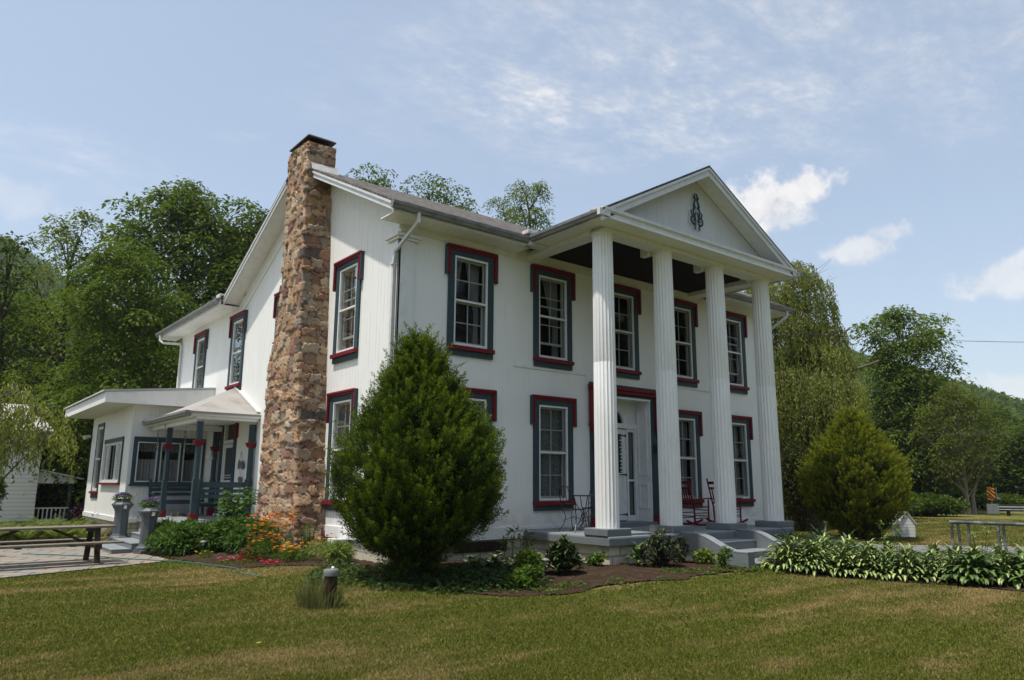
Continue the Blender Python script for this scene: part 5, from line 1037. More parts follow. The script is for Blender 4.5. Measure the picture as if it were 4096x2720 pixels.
# willow
def willow(label, loc, h, spread, seed, lobes, dens=1, th=1):
    r = np.random.default_rng(seed); rs = random.Random(seed); t = thing('willow_tree', label, 'tree', loc); hb = MB(); hb.tube([(0, 0, -.1), (.1, 0, h*.2), (-.1, .1, h*.42), (.15, 0, h*.62)], [.55*th, .42*th, .34*th, .2*th], 10, False)
    PP = []; DD = []; LL = []; CT = []
    for k, (dx, dy, z, R, drop) in enumerate(lobes):
        lt = rs.random(); c = Vector((dx, dy, z)); s = Vector((.05, 0, max(h*.18, min(h*.6, z-1.6)))); md = s.lerp(c, .5)+Vector((0, 0, .25*R)); lr_ = th*max(.3, 1-z/13); hb.tube([s, md, c], [.15*lr_, .10*lr_, .04*lr_], 6, False)
        for j in range(int((62*R*R/1.2+34)*dens)):
            a = rs.uniform(0, 2*PI); q = math.sqrt(rs.random()); p = c+Vector((R*q*math.cos(a), R*q*math.sin(a), R*.42*(1-q*q)+rs.uniform(-.15, .15))); ln = drop*rs.uniform(.45, 1.1); out = Vector((math.cos(a), math.sin(a), 0))
            if j % 5 == 0: hb.tube([c, c.lerp(p, .6)+Vector((0, 0, .1)), p, p+out*.12+Vector((0, 0, -.35*ln))], [.022, .014, .009, .004], 4, False)
            nn = int(ln*20)+6; tt = np.arange(nn)/nn; ct = rs.random()
            X = np.stack([p.x+out.x*.25*np.sqrt(tt)+.05*np.sin(tt*5+a), p.y+out.y*.25*np.sqrt(tt)+.05*np.cos(tt*4+a*2), p.z+.04-ln*tt], 1)+r.normal(0, .035, (nn, 3)); PP.append(X); D = np.zeros((nn, 3)); D[:, 2] = -1; D[:, :2] = r.normal(0, .5, (nn, 2)); DD.append(D); CT.append(np.clip(lt*.45+ct*.3+.35*(1-tt)*r.random(nn)+.1, 0, 1))
    P = np.vstack(PP); D = np.vstack(DD); n = len(P); V, F = cards(P, D, r.normal(0, 1, (n, 3)), r.uniform(.10, .19, n), r.uniform(.028, .055, n), .1)
    fast('crown', V, F, L_wil, np.repeat(np.concatenate(CT), 4), t); hb.obj('trunk', M_bark, t, smooth=True, fix=False); return t, hb
rs = random.Random(5); lob = []
for (dx, dy, z, R, dp) in [(0, 0, 10.6, .9, 1.0), (.8, -.7, 10.0, 1.0, 1.4), (-.9, .8, 9.6, 1.2, 1.8), (.5, -.2, 9.0, 1.4, 1.8), (1.1, -1.2, 7.9, 1.0, 1.4), (-.6, .4, 8.0, 1.6, 2.2), (.6, -.8, 6.9, 1.5, 1.8), (1.6, -1.5, 6.6, .9, 1.3), (-1.4, 1.2, 6.8, 1.6, 2.4), (1.4, -1.8, 5.4, 1.1, 1.5), (.2, -1.6, 5.4, 1.5, 2.3), (-1.2, -.4, 5.6, 1.6, 2.4), (-.9, -1.3, 4.5, 1.3, 2.5), (.9, -2.0, 4.0, 1.1, 2.2), (-2.2, .6, 4.6, 1.4, 2.6), (1.9, -1.2, 4.4, .9, 1.8), (-.4, -2.2, 3.3, 1.0, 2.2), (.4, .6, 3.6, 1.6, 2.5), (-2.0, 2.2, 8.6, 1.3, 2.0), (-3.0, 2.6, 6.5, 1.5, 3)]: cp_ = max(0, .78*dx-.62*dy)*.5; lob.append((dx-.78*cp_, dy+.62*cp_, z, R, dp))
WX, WY = 21.4, 4.0
wt, _ = willow('large weeping willow with hanging yellow green strands beside the house', (WX, WY, -.1), 11.2, 4, 5, lob, 1.5)
hb = MB()
for P_ in ([(.4, -.5, 7.0), (1.3, -1.6, 7.55), (1.7, -2.2, 7.75), (1.95, -2.45, 8.05)], [(.5, -.6, 5.2), (1.3, -1.7, 6.0), (2.0, -2.7, 6.35), (2.4, -3.3, 6.6)], [(.2, -1.0, 3.4), (-1.2, -1.9, 4.6), (-.6, -2.1, 4.9), (.3, -2.4, 4.5), (.7, -2.6, 3.6)], [(.4, -.8, 4.1), (1.4, -1.9, 4.5), (1.9, -2.5, 4.7)]): hb.tube(P_, [.09, .08, .06, .035, .02][:len(P_)], 7)
for k in range(14): a = rs.uniform(-.6, .9); z = rs.uniform(8.6, 10.4); hb.tube([(.6, -.5, z-.4), (1.0+.6*rs.random(), -1.0-.5*rs.random(), z+.1), (1.4+.6*rs.random(), -1.5-.7*rs.random(), z+a)], [.014, .008, .003], 4)
hb.v = [(x-.85, y+.68, z) for x, y, z in hb.v]; hb.obj('broken_limb', M_bark, wt, smooth=True)
# trees along the right
L1 = tree('tall fresh green locust standing right of the willow', (46.4, 10.4, -.1), 14.3, 5.3, leafmat('leaf_ash_green', (.060, .105, .014), (.150, .205, .030), .44, .3), M_barkd, .10, 'tall', 34, 13, 60, .66, .27, .13, 12, lobe=.27)
dup(L1, (41, 14.5, -.1), 2.0, 'fresh green tree between the willow and the tall locust', (1.05, 1.05, .80))
R3 = tree('lone bronze green lawn tree with pale forked trunk at the far end of the lawn', (43.6, 6.35, -.1), 7.9, 3.3, L_red, M_barkp, .27, 'broad', 30, 11, 30, .46, .19, .085, 13, trunk_r=.15, lobe=.24)
hb = MB(); hb.tube([(.40, -.22, -.1), (.36, -.2, 1.1), (.8, -.5, 2.3), (1.5, -1.1, 3.2), (2.1, -1.6, 3.8)], [.13, .11, .07, .04, .02], 7); hb.tube([(0, 0, 1.2), (-.8, .5, 2.1), (-1.2, .7, 3.1)], [.07, .045, .02], 6); hb.tube([(.1, 0, 2.2), (.9, -.7, 2.7), (1.7, -1.4, 2.9)], [.06, .035, .015], 6); hb.tube([(0, 0, 2.6), (-1.1, .7, 3.9), (-1.8, 1.1, 4.3)], [.06, .035, .015], 6); hb.obj('limb', M_barkp, R3, smooth=True)
BK = tree('dark woodland tree behind the lawn, nearest the willow', (42, 16, -.1), 9.5, 4.6, L_dark, M_barkd, .08, 'round', 28, 12, 50, .75, .30, .18, 14, lobe=.3, group='dark trees along the far edge of the lawn')
k = 0
for x, y, s, z, lb in [(50, 17, 1, .85, 'second dark woodland tree from the willow'), (47, 12.5, .7, .62, 'small dark tree behind the gap left of the lone lawn tree'), (56, 13.5, 1, .8, 'dark woodland tree directly behind the lone lawn tree'), (60, 8, 1.0, .66, 'dark woodland tree behind the striped road sign'), (44, 20, 1.1, 1.0, 'dark tree high behind the fresh green locust'), (66, 14, 1.3, .95, 'dark woodland tree behind and right of the lone lawn tree'), (29, 10, .9, .8, 'dark tree low behind the willow'), (36, 12, .9, .62, 'dark tree in the shade under the tall locust'), (73, -2, 1.3, .9, 'dark roadside tree at the right edge of the photo'), (30, 19, 1, 1, 'dark tree behind the house end, left of the willow')]:
    k += 1; dup(BK, (x, y, -.1), k*1.1, lb, (s, s, z))
S4 = bushy('low undergrowth shrub at the lawn edge, under the tall locust', (38, 6.4, -.1), 2.4, 1.3, L_dark, 24, 9000, .2, .11, group='undergrowth shrubs along the lawn edge')
for i, (x, y, s, z, lb) in enumerate([(33, 7.0, 1.1, 1.1, 'undergrowth shrub at the foot of the willow, left of the locust trunk'), (43, 9.5, 1.2, .9, 'undergrowth shrub halfway between the locust and the lone lawn tree'), (47.5, 11.0, 1, .8, 'undergrowth shrub just left of the lone lawn tree trunk'), (54, 8.5, 1.2, .95, 'undergrowth shrub just right of the lone lawn tree trunk'), (58, 6.6, 1.3, .95, 'undergrowth shrub below the striped road sign'), (29, 5.8, 1.2, 1.7, 'undergrowth shrub behind the last column'), (62, 4.0, 1.3, 1.0, 'undergrowth shrub above the guardrail'), (40, 13, 1.5, 1.7, 'tall undergrowth shrub in the dark behind the locust')]): dup(S4, (x, y, -.1), i*1.7, lb, (s, s, z))
bushy('dark juniper like shrub in the shade between the last column and the golden cypress', (18.5, 2.6, -.1), 1.1, 3.6, leafmat('juniper_green', (.03, .045, .012), (.075, .085, .02), .2), 25, 12000, .12, .04)  # dark dull green foliage
for k, (x, y, lb) in enumerate([(12, -27, 'across the drive, left of the others there'), (24, -25, 'across the drive, second from the left'), (30, -31, 'across the drive, furthest away'), (38, -22, 'across the drive, nearest the road')]): dup([T3, BK][k % 2], (x, y, -.1), k*1.3, 'unseen tree behind the camera, added to darken window reflections, '+lb, (1.7, 1.7, [1.5, 1.75][k % 2]))  # unseen trees added so the front windows reflect dark foliage
for k, (x, y, z, rz, lb) in enumerate([(-24, -16, 1, 0, 'a'), (-14, -30, .9, 2, 'b'), (2, -34, 1, 4, 'c'), (18, -32, .9, 1, 'd'), (32, -26, 1, 3, 'e')]):  # out-of-view trees placed for the window glass to reflect
    dup([T3, BK, T3, BK, T3][k], (x, y, -.1), rz, 'unseen tree behind the camera, placed for the window reflections, %s' % ['off to the left', 'back left', 'straight behind', 'back right', 'far to the right'][k], (1.6, 1.6, 1.25))

# hills
def hill(name, u0, u1, dist, zf, depth, m):
    V = []; n = 90; k = 24; yaw = rad(38.5769)
    for j in range(k+1):
        for i in range(n+1):
            a = u0+(u1-u0)*i/n; d = dist-depth+depth*j/k*1.6; s = sm(0, 1, min(1, j/(k*.62))); V.append((CAM[0]+d*math.sin(a), CAM[1]+d*math.cos(a), -2+s*(zf(a)+2)+ (3*math.sin(i*1.3+j)+2*math.sin(j*2.1-i*.7))*.012*dist/10*s))
    o = fast(name, V, [(j*(n+1)+i, j*(n+1)+i+1, (j+1)*(n+1)+i+1, (j+1)*(n+1)+i) for j in range(k) for i in range(n)], m, smooth=True); return tag(o, kind='structure')
M_hill = mat('wooded_hill', (.018, .035, .012), .95, .05, var=.8, vscale=.08, vcol=(.035, .055, .018))
zr = lambda a: np.interp(a, [rad(55), rad(62), rad(66.5), rad(70), rad(73.5), rad(80)], [40, 44, 36.5, 29, 21.5, 15])
zl = lambda a: np.interp(a, [rad(-12), rad(1), rad(3.4), rad(5.3), rad(8), rad(20)], [120, 129, 127, 117, 100, 85])
hill('hill', rad(52), rad(84), 290, zr, 150, M_hill); hill('hill', rad(-14), rad(24), 500, zl, 220, M_hill)
def woods(name, label, u0, u1, dist, depth, zf, n, cr, m, leaf, seed):
    r = np.random.default_rng(seed); a = r.uniform(u0, u1, n); jj = r.uniform(.05, 1.0, n)**.8*.66; d = dist-depth+depth*jj*1.6; s = np.clip(jj/.62, 0, 1); s = s*s*(3-2*s)
    C = np.stack([CAM[0]+d*np.sin(a), CAM[1]+d*np.cos(a), -2+s*(zf(a)+2)+cr*.3], 1); R = cr*r.uniform(.6, 1.3, n); N_ = n*m; idx = np.repeat(np.arange(n), m); u = r.normal(size=(N_, 3)); u /= np.linalg.norm(u, axis=1, keepdims=True); u[:, 2] = np.abs(u[:, 2])*1.1-.15
    P = C[idx]+u*R[idx][:, None]*r.uniform(.75, 1.05, (N_, 1)); V, F = cards(P, u*.5+r.normal(0, .6, (N_, 3)), u+r.normal(0, .4, (N_, 3)), r.uniform(.6, 1.2, N_)*cr*.34, r.uniform(.6, 1.1, N_)*cr*.24)
    o = fast(name, V, F, leaf, np.repeat(np.clip(.6*r.random(n)[idx]+.4*r.random(N_), 0, 1), 4)); tag(o, label, 'woods', kind='stuff')
woods('distant_woods', 'distant wooded hillside at the right edge, behind the trees', rad(60), rad(76), 290, 150, zr, 800, 4.6, 80, L_mid, 31)
woods('distant_woods', 'distant wooded hill far behind the trees on the left', rad(-4), rad(14), 500, 220, zl, 700, 6.0, 60, L_mid, 32)

# golden cypresses
def cypress(label, loc, seed, prof, shift, leaf=None):
    r = np.random.default_rng(seed); t = thing('golden_cypress', label, 'shrub', loc); pz_, pr_ = zip(*prof); H = pz_[-1]
    def R_(z, a): return np.interp(z, pz_, pr_)*(1+.06*np.sin(3*a+z*1.7+seed)+.07*np.abs(np.sin(4.5*a-z*1.3))-.03+.06*np.sin(11*a+z*5+2*np.sin(z*3))*np.sin(z*7+a*3))
    n = 3000; z = H*r.random(n*3)**.9; keep = r.random(n*3) < (np.interp(z, pz_, pr_)/max(pr_)+.12); z = z[keep][:n]; n = len(z); a = r.uniform(0, 2*PI, n)
    R = R_(z, a); q = np.maximum(R-.05, .02)*(1-.30*r.random(n)**1.5); sx = shift*np.sin(PI*np.clip(z/H, 0, 1)); C = np.stack([q*np.cos(a)+sx, q*np.sin(a), z], 1)
    out = np.stack([np.cos(a), np.sin(a), np.zeros(n)], 1); lowf = np.clip((z-.2)/.9, 0, 1)[:, None]; ax = out*.75+np.array((0, 0, 1.0))*(.35+.65*lowf)+r.normal(0, .18, (n, 3)); ax /= np.linalg.norm(ax, axis=1, keepdims=True)
    m = 84; idx = np.repeat(np.arange(n), m); s = r.random(n*m); pl = (.15+.30*r.random(n)**1.7)[idx]; wd = .060*(1-s*.9)
    P = C[idx]+ax[idx]*(s*pl)[:, None]+r.normal(0, 1, (n*m, 3))*wd[:, None]; D = ax[idx]*1.0+r.normal(0, .55, (n*m, 3)); V, F = cards(P, D, r.normal(0, 1, (n*m, 3)), r.uniform(.028, .055, n*m), r.uniform(.009, .017, n*m), .1)
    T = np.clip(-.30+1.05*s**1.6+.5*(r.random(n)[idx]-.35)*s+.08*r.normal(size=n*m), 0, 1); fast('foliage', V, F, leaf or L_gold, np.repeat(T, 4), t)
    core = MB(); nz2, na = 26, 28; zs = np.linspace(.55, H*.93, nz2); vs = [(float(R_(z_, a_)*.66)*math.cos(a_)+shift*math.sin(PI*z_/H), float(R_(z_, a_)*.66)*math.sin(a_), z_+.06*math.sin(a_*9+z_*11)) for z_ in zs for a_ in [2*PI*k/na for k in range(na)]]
    core.add(vs, [(i*na+k, i*na+(k+1) % na, (i+1)*na+(k+1) % na, (i+1)*na+k) for i in range(nz2-1) for k in range(na)]+[tuple(range(na))]); core.obj('inner_growth', mat('shaded_inner_growth', (.008, .010, .004), .95, .02, var=.5, vscale=14, vcol=(.014, .014, .006), bump=.8, bscale=20), t, fix=False)  # near-black core shell, shade among the inner twigs put into its colour
    hb = MB(); rs2 = random.Random(seed)
    for k in range(44):
        a_ = k*2.4; rr = rs2.uniform(.4, 1.0); z1 = rs2.uniform(.35, 1.1); R1 = float(np.interp(z1, pz_, pr_))*rr
        hb.tube([(.10*math.cos(a_), .10*math.sin(a_), -.05), (.18*math.cos(a_), .18*math.sin(a_), .25), (.35*R1*math.cos(a_)+.1*math.cos(a_), .35*R1*math.sin(a_)+.1*math.sin(a_), .35+.2*z1), (R1*math.cos(a_), R1*math.sin(a_), z1)], [.06, .035, .016, .005], 5, False)
    hb.lathe([(.22, -.05), (.17, .15), (.18, .35), (.28, .6)], 10); hb.obj('trunk', M_barkd, t, fix=False); return t
pf_ = [(.28, .30), (.42, .58), (.6, .88), (.98, 1.15), (1.35, 1.28), (1.6, 1.30), (2.0, 1.24), (2.3, 1.13), (2.6, .94), (2.96, .72), (3.3, .53), (3.65, .36), (3.9, .20), (4.05, .07)]
pf_ = [(z*.965, r_*1.03) for z, r_ in pf_]
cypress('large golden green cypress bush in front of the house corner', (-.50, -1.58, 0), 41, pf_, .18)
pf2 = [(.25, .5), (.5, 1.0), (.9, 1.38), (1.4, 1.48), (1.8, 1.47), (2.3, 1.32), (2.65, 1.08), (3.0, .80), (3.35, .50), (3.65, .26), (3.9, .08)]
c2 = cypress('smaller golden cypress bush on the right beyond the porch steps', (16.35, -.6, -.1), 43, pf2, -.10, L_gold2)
r = np.random.default_rng(5); n = 60

# ------------------------------------------------------------------ garden plants
def leafshape(L, Wd, arch, az, el, base, fold=.25, nseg=5, prof=None):
    """one broad leaf: 3 columns of vertices, tint 1 along the middle and 0 at the margin"""
    V = []; T = []; P = Vector(base); e = el; h = Vector((math.cos(az), math.sin(az), 0)); s = Vector((-h.y, h.x, 0))
    for i in range(nseg+1):
        t_ = i/nseg; w = Wd*(prof(t_) if prof else math.sin(PI*min(1, t_*.92+.05))**.8*(1-.25*t_)); d = h*math.cos(e)+Vector((0, 0, math.sin(e))); nrm = Vector((0, 0, math.cos(e)))-h*math.sin(e)
        for k in (-1, -.55, 0, .55, 1): V.append(tuple(P+s*(w*k)+nrm*(abs(k)*w*fold))); T.append(1-abs(k)**1.5)
        P = P+d*(L/nseg); e -= arch/nseg
    F = [(5*i+k, 5*i+k+1, 5*i+k+6, 5*i+k+5) for i in range(nseg) for k in range(4)]
    return np.array(V), np.array(F), np.array(T)
def rosette(name, label, cat, loc, leaf, n, L, Wd, arch, el, seed, H=.1, spread=.1, group=None, inv=False, rz=0, dark=0):
    rs = random.Random(seed); t = thing(name, label, cat, loc, rz, group); V = []; F = []; T = []; o = 0
    for k in range(n):
        q = (k+.5)/n; a = k*2.399; b = (spread*q*math.cos(a), spread*q*math.sin(a), H*(1-q*.8)*rs.uniform(.6, 1.3)); v, f, tt = leafshape(L*rs.uniform(.75, 1.2), Wd*rs.uniform(.8, 1.2), arch*rs.uniform(.7, 1.3), a+rs.uniform(-.4, .4), el*(1-q*.75)+rs.uniform(-.15, .2), b)
        V.append(v); F.append(f+o); T.append(((1-tt) if inv else tt)*(rs.uniform(.55, 1) if rs.random() > dark else .12)); o += len(v)
    fast('foliage', np.vstack(V), np.vstack(F), leaf, np.concatenate(T), t, smooth=True)
    if H > .05:
        hb = MB()
        for k in range(9): a = k*.7; hb.tube([(0, 0, -.02), (spread*.5*math.cos(a), spread*.5*math.sin(a), H*.7)], [.006, .004], 4, False)
        hb.obj('stems', fl_g, t, fix=False)
    return t
def vleaf(name, g, w, lo_, hi_, trans=.25):
    m = bpy.data.materials.new(name); m.use_nodes = True; t = m.node_tree; b = t.nodes['Principled BSDF']; a = N(t, 'ShaderNodeAttribute', _attribute_name='tint').outputs['Fac']
    t.links.new(mixc(t, smooth(t, a, lo_, hi_), g, w), b.inputs['Base Color']); b.inputs['Roughness'].default_value = .42; b.inputs['Specular IOR Level'].default_value = .4; return m
M_hos = vleaf('variegated_hosta_leaf', (.050, .10, .020), (.38, .41, .12), .40, .66); M_hos2 = vleaf('green_hosta_leaf', (.045, .095, .016), (.11, .17, .03), .2, .95); M_hos3 = vleaf('pale_hosta_leaf', (.12, .16, .07), (.28, .32, .18), .2, .9)
hosta_m = [rosette('hosta', 'variegated green and cream hosta by the foot of the steps, first of the row', 'hosta', (6.05, -4.72, -.02), M_hos, 150, .20, .033, 1.7, 1.15, s, .34, .38, 'variegated hostas along the lawn', dark=.15) for s in (51,)]
hostas = []; A_ = np.array
edge = [(5.85, -4.45), (6.45, -5.2), (6.75, -5.8), (7.0, -6.4), (7.25, -7.0), (7.5, -7.6), (7.75, -8.2), (8.0, -8.8), (8.1, -9.3)]
cnt = 0; ordn = ['second', 'third', 'fourth', 'fifth', 'sixth', 'seventh', 'eighth', 'ninth', 'tenth', 'eleventh', 'twelfth', 'thirteenth', 'fourteenth', 'fifteenth', 'sixteenth', 'seventeenth']
rs = random.Random(77)
rows = ['front', 'second', 'third', 'rear']
hg = rosette('hosta', 'broad leaved green hosta at the front of the row, leftmost of the green ones', 'hosta', (7.05, -7.15, -.05), M_hos2, 115, .225, .046, 1.7, 1.15, 55, .36, .38, 'green hostas at the right end of the bed')
for row in range(4):
    pts = []
    for k in range(16):
        s_ = k/15*(len(edge)-1); i = min(len(edge)-2, int(s_)); f = s_-i; x = edge[i][0]*(1-f)+edge[i+1][0]*f; y = edge[i][1]*(1-f)+edge[i+1][1]*f
        ox = .48*row*.93; oy = .48*row*.36; pts.append((x+ox+rs.uniform(-.07, .07)-(0.25 if k > 10 and row == 0 else 0), y+oy+rs.uniform(-.07, .07), k))
    for x, y, k in pts:
        if row == 3 and (k < 1): continue
        src = hg if (k >= 10 and row < 2) or (k >= 13) else hosta_m[0]
        nm = 'green' if src is hg else 'variegated'
        dup(src, (x, y, gz(x, y)+.01), rs.uniform(0, 6), '%s hosta in the %s row, %s from the steps' % (nm, rows[row], ordn[k]), rs.uniform(.85, 1.15)*(1.15 if src is hg else 1))
# bed beside the steps running back to the cypress
hd = rosette('hosta', 'dark narrow leaved plant behind the hostas nearest the steps', 'plant', (8.3, -3.3, 0), vleaf('dark_strap_leaf', (.030, .062, .015), (.09, .13, .03), .2, .9), 60, .34, .028, 1.3, 1.4, 57, .2, .22, 'dark strap leaved plants behind the hostas')
for i, (x, y) in enumerate([(8.9, -3.5), (9.4, -3.1), (9.2, -3.9), (9.9, -3.0), (10.3, -2.6), (8.7, -2.8)]): dup(hd, (x, y, gz(x, y)), i*1.1, 'dark strap leaved plant, number %s back from the steps towards the cypress' % ['two', 'three', 'four', 'five', 'six', 'seven'][i], 1.1)
for i, (x, y) in enumerate([(8.2, -6.9), (8.5, -8.1), (7.6, -5.6), (8.9, -8.6)]):
    t = thing('hosta_flower_stem', ['hosta flower stems in front of the first railing post', 'hosta flower stems at the right edge by the railing', 'hosta flower stem rising above the variegated row', 'tall hosta flower stems at the far right of the bed'][i], 'flower stem', (x, y, gz(x, y)), i, 'hosta flower stems'); hb = MB(); Q = []
    for k in range(5):
        a = k*1.4; tp_ = (.10*math.cos(a)*(1+k*.3), .10*math.sin(a)*(1+k*.3), .62+.07*k); hb.tube([(0, 0, .1), (tp_[0]*.4, tp_[1]*.4, .4), tp_], .006, 5, False); Q.append(blob(tp_, (.03, .03, .07), 16, .06, .022, .8))
    hb.obj('stalks', fl_g, t, fix=False); V, F, T = merge(Q); fast('buds', V, F, leafmat('bud_green', (.16, .22, .06), (.32, .38, .14), .3), T, t)
# round shrub, rhododendron and bedding by the porch
def rhodo(label, loc, seed, H, R, leaf, nb, L, Wd):
    rs = random.Random(seed); t = thing('rhododendron', label, 'shrub', loc); V = []; F = []; T = []; o = 0; hb = MB()
    for k in range(nb):
        a = k*2.4; q = math.sqrt((k+.5)/nb); z = H*(.28+.72*(1-q**2.2)*rs.uniform(.7, 1.05)); p = Vector((R*q*math.cos(a), R*q*math.sin(a), z)); hb.tube([(.05*math.cos(a), .05*math.sin(a), 0), (p.x*.4, p.y*.4, z*.45), tuple(p)], [.014, .010, .005], 5, False)
        for j in range(13):
            v, f, tt = leafshape(L*rs.uniform(.8, 1.2), Wd, .5, j*2.4+rs.uniform(-.3, .3), rs.uniform(-.5, 1.0), p-Vector((0, 0, rs.uniform(0, .09))), .15, 3); V.append(v); F.append(f+o); T.append(tt*.3+rs.uniform(.0, .7)*(1 if z > H*.6 else .55)); o += len(v)
    fast('foliage', np.vstack(V), np.vstack(F), leaf, np.concatenate(T), t, smooth=True); hb.obj('stems', M_barkd, t, fix=False)
M_rh = vleaf('rhododendron_leaf', (.015, .030, .010), (.095, .12, .025), .2, 1.0); M_rh2 = vleaf('round_shrub_leaf', (.014, .034, .008), (.07, .115, .02), .2, 1.0)
rhodo('round glossy leaved shrub in the mulch in front of the porch foundation', (1.82, -2.72, gz(1.8, -2.7)), 61, .62, .33, M_rh2, 70, .105, .022)
rhodo('open branched rhododendron with pale tips left of the porch steps', (3.95, -3.08, gz(3.9, -3.1)), 62, .66, .40, M_rh, 52, .105, .019)
rhodo('smaller rhododendron close against the left stair wall', (4.75, -2.92, gz(4.7, -2.9)), 63, .60, .18, M_rh, 18, .105, .019)
rosette('plant', 'single bright green broad leaved plant at the porch corner', 'plant', (3.66, -2.78, gz(3.6, -2.8)), M_hos2, 24, .26, .05, 1.3, 1.3, 64, .28, .12)
L_ylw = leafmat('yellow_green_leaf', (.09, .15, .025), (.24, .29, .06), .3)
bushy('low light green leafy plant at the foot of the left stair wall', (4.95, -3.28, gz(4.9, -3.3)), .24, .28, L_ylw, 65, 420, .09, .05, 'plant', 'plant')
bushy('thin weedy plant near the front end of the left stair wall', (4.75, -3.85, gz(4.7, -3.8)), .16, .42, L_bright, 66, 170, .08, .045, 'plant', 'plant')
bushy('low leafy plant against the foundation at the porch corner', (3.0, -2.35, gz(3, -2.3)), .22, .25, L_bright, 67, 300, .07, .05, 'plant', 'plant')
pl = rosette('lungwort', 'pale green broad leaved plant by the foundation vent, leftmost of its row', 'plant', (1.35, -.75, .03), M_hos3, 22, .22, .05, 1.4, 1.1, 68, .08, .14, 'pale leaved plants by the foundation')
for i, (x, y) in enumerate([(1.75, -.95), (2.1, -.6), (2.3, -1.15), (2.65, -.9), (2.6, -1.5), (3.0, -1.4), (1.9, -1.4), (1.5, -1.25), (2.95, -1.9), (2.2, -1.8)]): dup(pl, (x, y, .03), i*1.3, 'pale leaved plant by the foundation, %s of its row from the bush' % ordn[i], 1+.15*math.sin(i*3))
t = thing('stalk_plant', 'tall drooping leafy stalk beside the foundation vent', 'plant', (2.45, -.55, .03)); hb = MB(); Q = []
for dx, h_ in ((0, .62), (.35, .45), (-.2, .40)): hb.tube([(dx, 0, 0), (dx+.03, 0, h_*.7), (dx+.12, 0, h_)], .007, 5, False); Q.append(blob((dx+.08, 0, h_*.85), (.12, .1, .12), 30, .13, .04, .3, .3))
hb.obj('stalk', fl_g, t, fix=False); V, F, T = merge(Q); fast('foliage', V, F, L_mid, T, t)
L_gc = leafmat('ground_cover_leaf', (.02, .045, .010), (.07, .12, .03), .25)
def groundcover(name, label, pts, H, n, L, Wd, seed, leaf):
    r = np.random.default_rng(seed); P = A_(pts); parts = []
    for (x, y, R) in pts:
        k = int(n*R*R); a = r.uniform(0, 6.3, k); q = R*np.sqrt(r.random(k)); X = x+q*np.cos(a); Y = y+q*np.sin(a); Z = gzn(X, Y)+.02+H*r.random(k)*(1-(q/R)**2*.7)*(.6+.4*np.sin(X*7)*np.sin(Y*8)); D = r.normal(0, 1, (k, 3)); D[:, 2] = np.abs(D[:, 2])*.4
        V, F = cards(np.stack([X, Y, Z], 1), D, r.normal(0, .4, (k, 3))+A_((0, 0, 1)), r.uniform(.6, 1.2, k)*L, r.uniform(.7, 1.2, k)*Wd, .2); parts.append((V, F))
    V, F, T = merge(parts); tag(fast(name, V, F, leaf, T), label, 'ground cover', kind='stuff')
groundcover('ground_cover', 'low leafy ground cover in the shade round the foot of the big cypress', [(-.9, -1.9, .55), (-.3, -2.5, .6), (.3, -2.9, .45), (.6, -2.3, .6), (.1, -1.9, .6), (-1.5, -1.0, .5), (-1.1, -.3, .5), (1.1, -2.3, .5), (.9, -3.0, .35), (-.4, -1.2, .7), (.9, -1.6, .7)], .20, 1500, .075, .055, 71, L_gc)
groundcover('weeds', 'straggling weeds along the front edge of the mulch bed', [(1.2, -3.6, .3), (1.9, -3.9, .22), (3.5, -3.75, .30), (4.0, -3.95, .3), (4.6, -4.1, .3), (5.1, -4.15, .28), (2.8, -4.1, .15), (.7, -3.6, .3), (5.45, -4.35, .35), (5.9, -4.75, .25)], .10, 900, .06, .04, 72, L_bright)
bushy('bright green leafy weed clump at the edge of the shade right of the cypress', (.62, -3.15, gz(.6, -3.1)), .30, .34, L_bright, 73, 900, .07, .045, 'plant', 'plant')
bushy('blue green columbine plant at the right end of the cypress shade', (1.0, -2.75, gz(1, -2.7)), .26, .52, L_mid, 74, 420, .08, .06, 'plant', 'plant')
bushy('light yellow green grassy clump between the flowers and the cypress', (-.62, .85, -.02), .30, .42, L_ylw, 75, 1100, .16, .02, 'plant', 'plant')
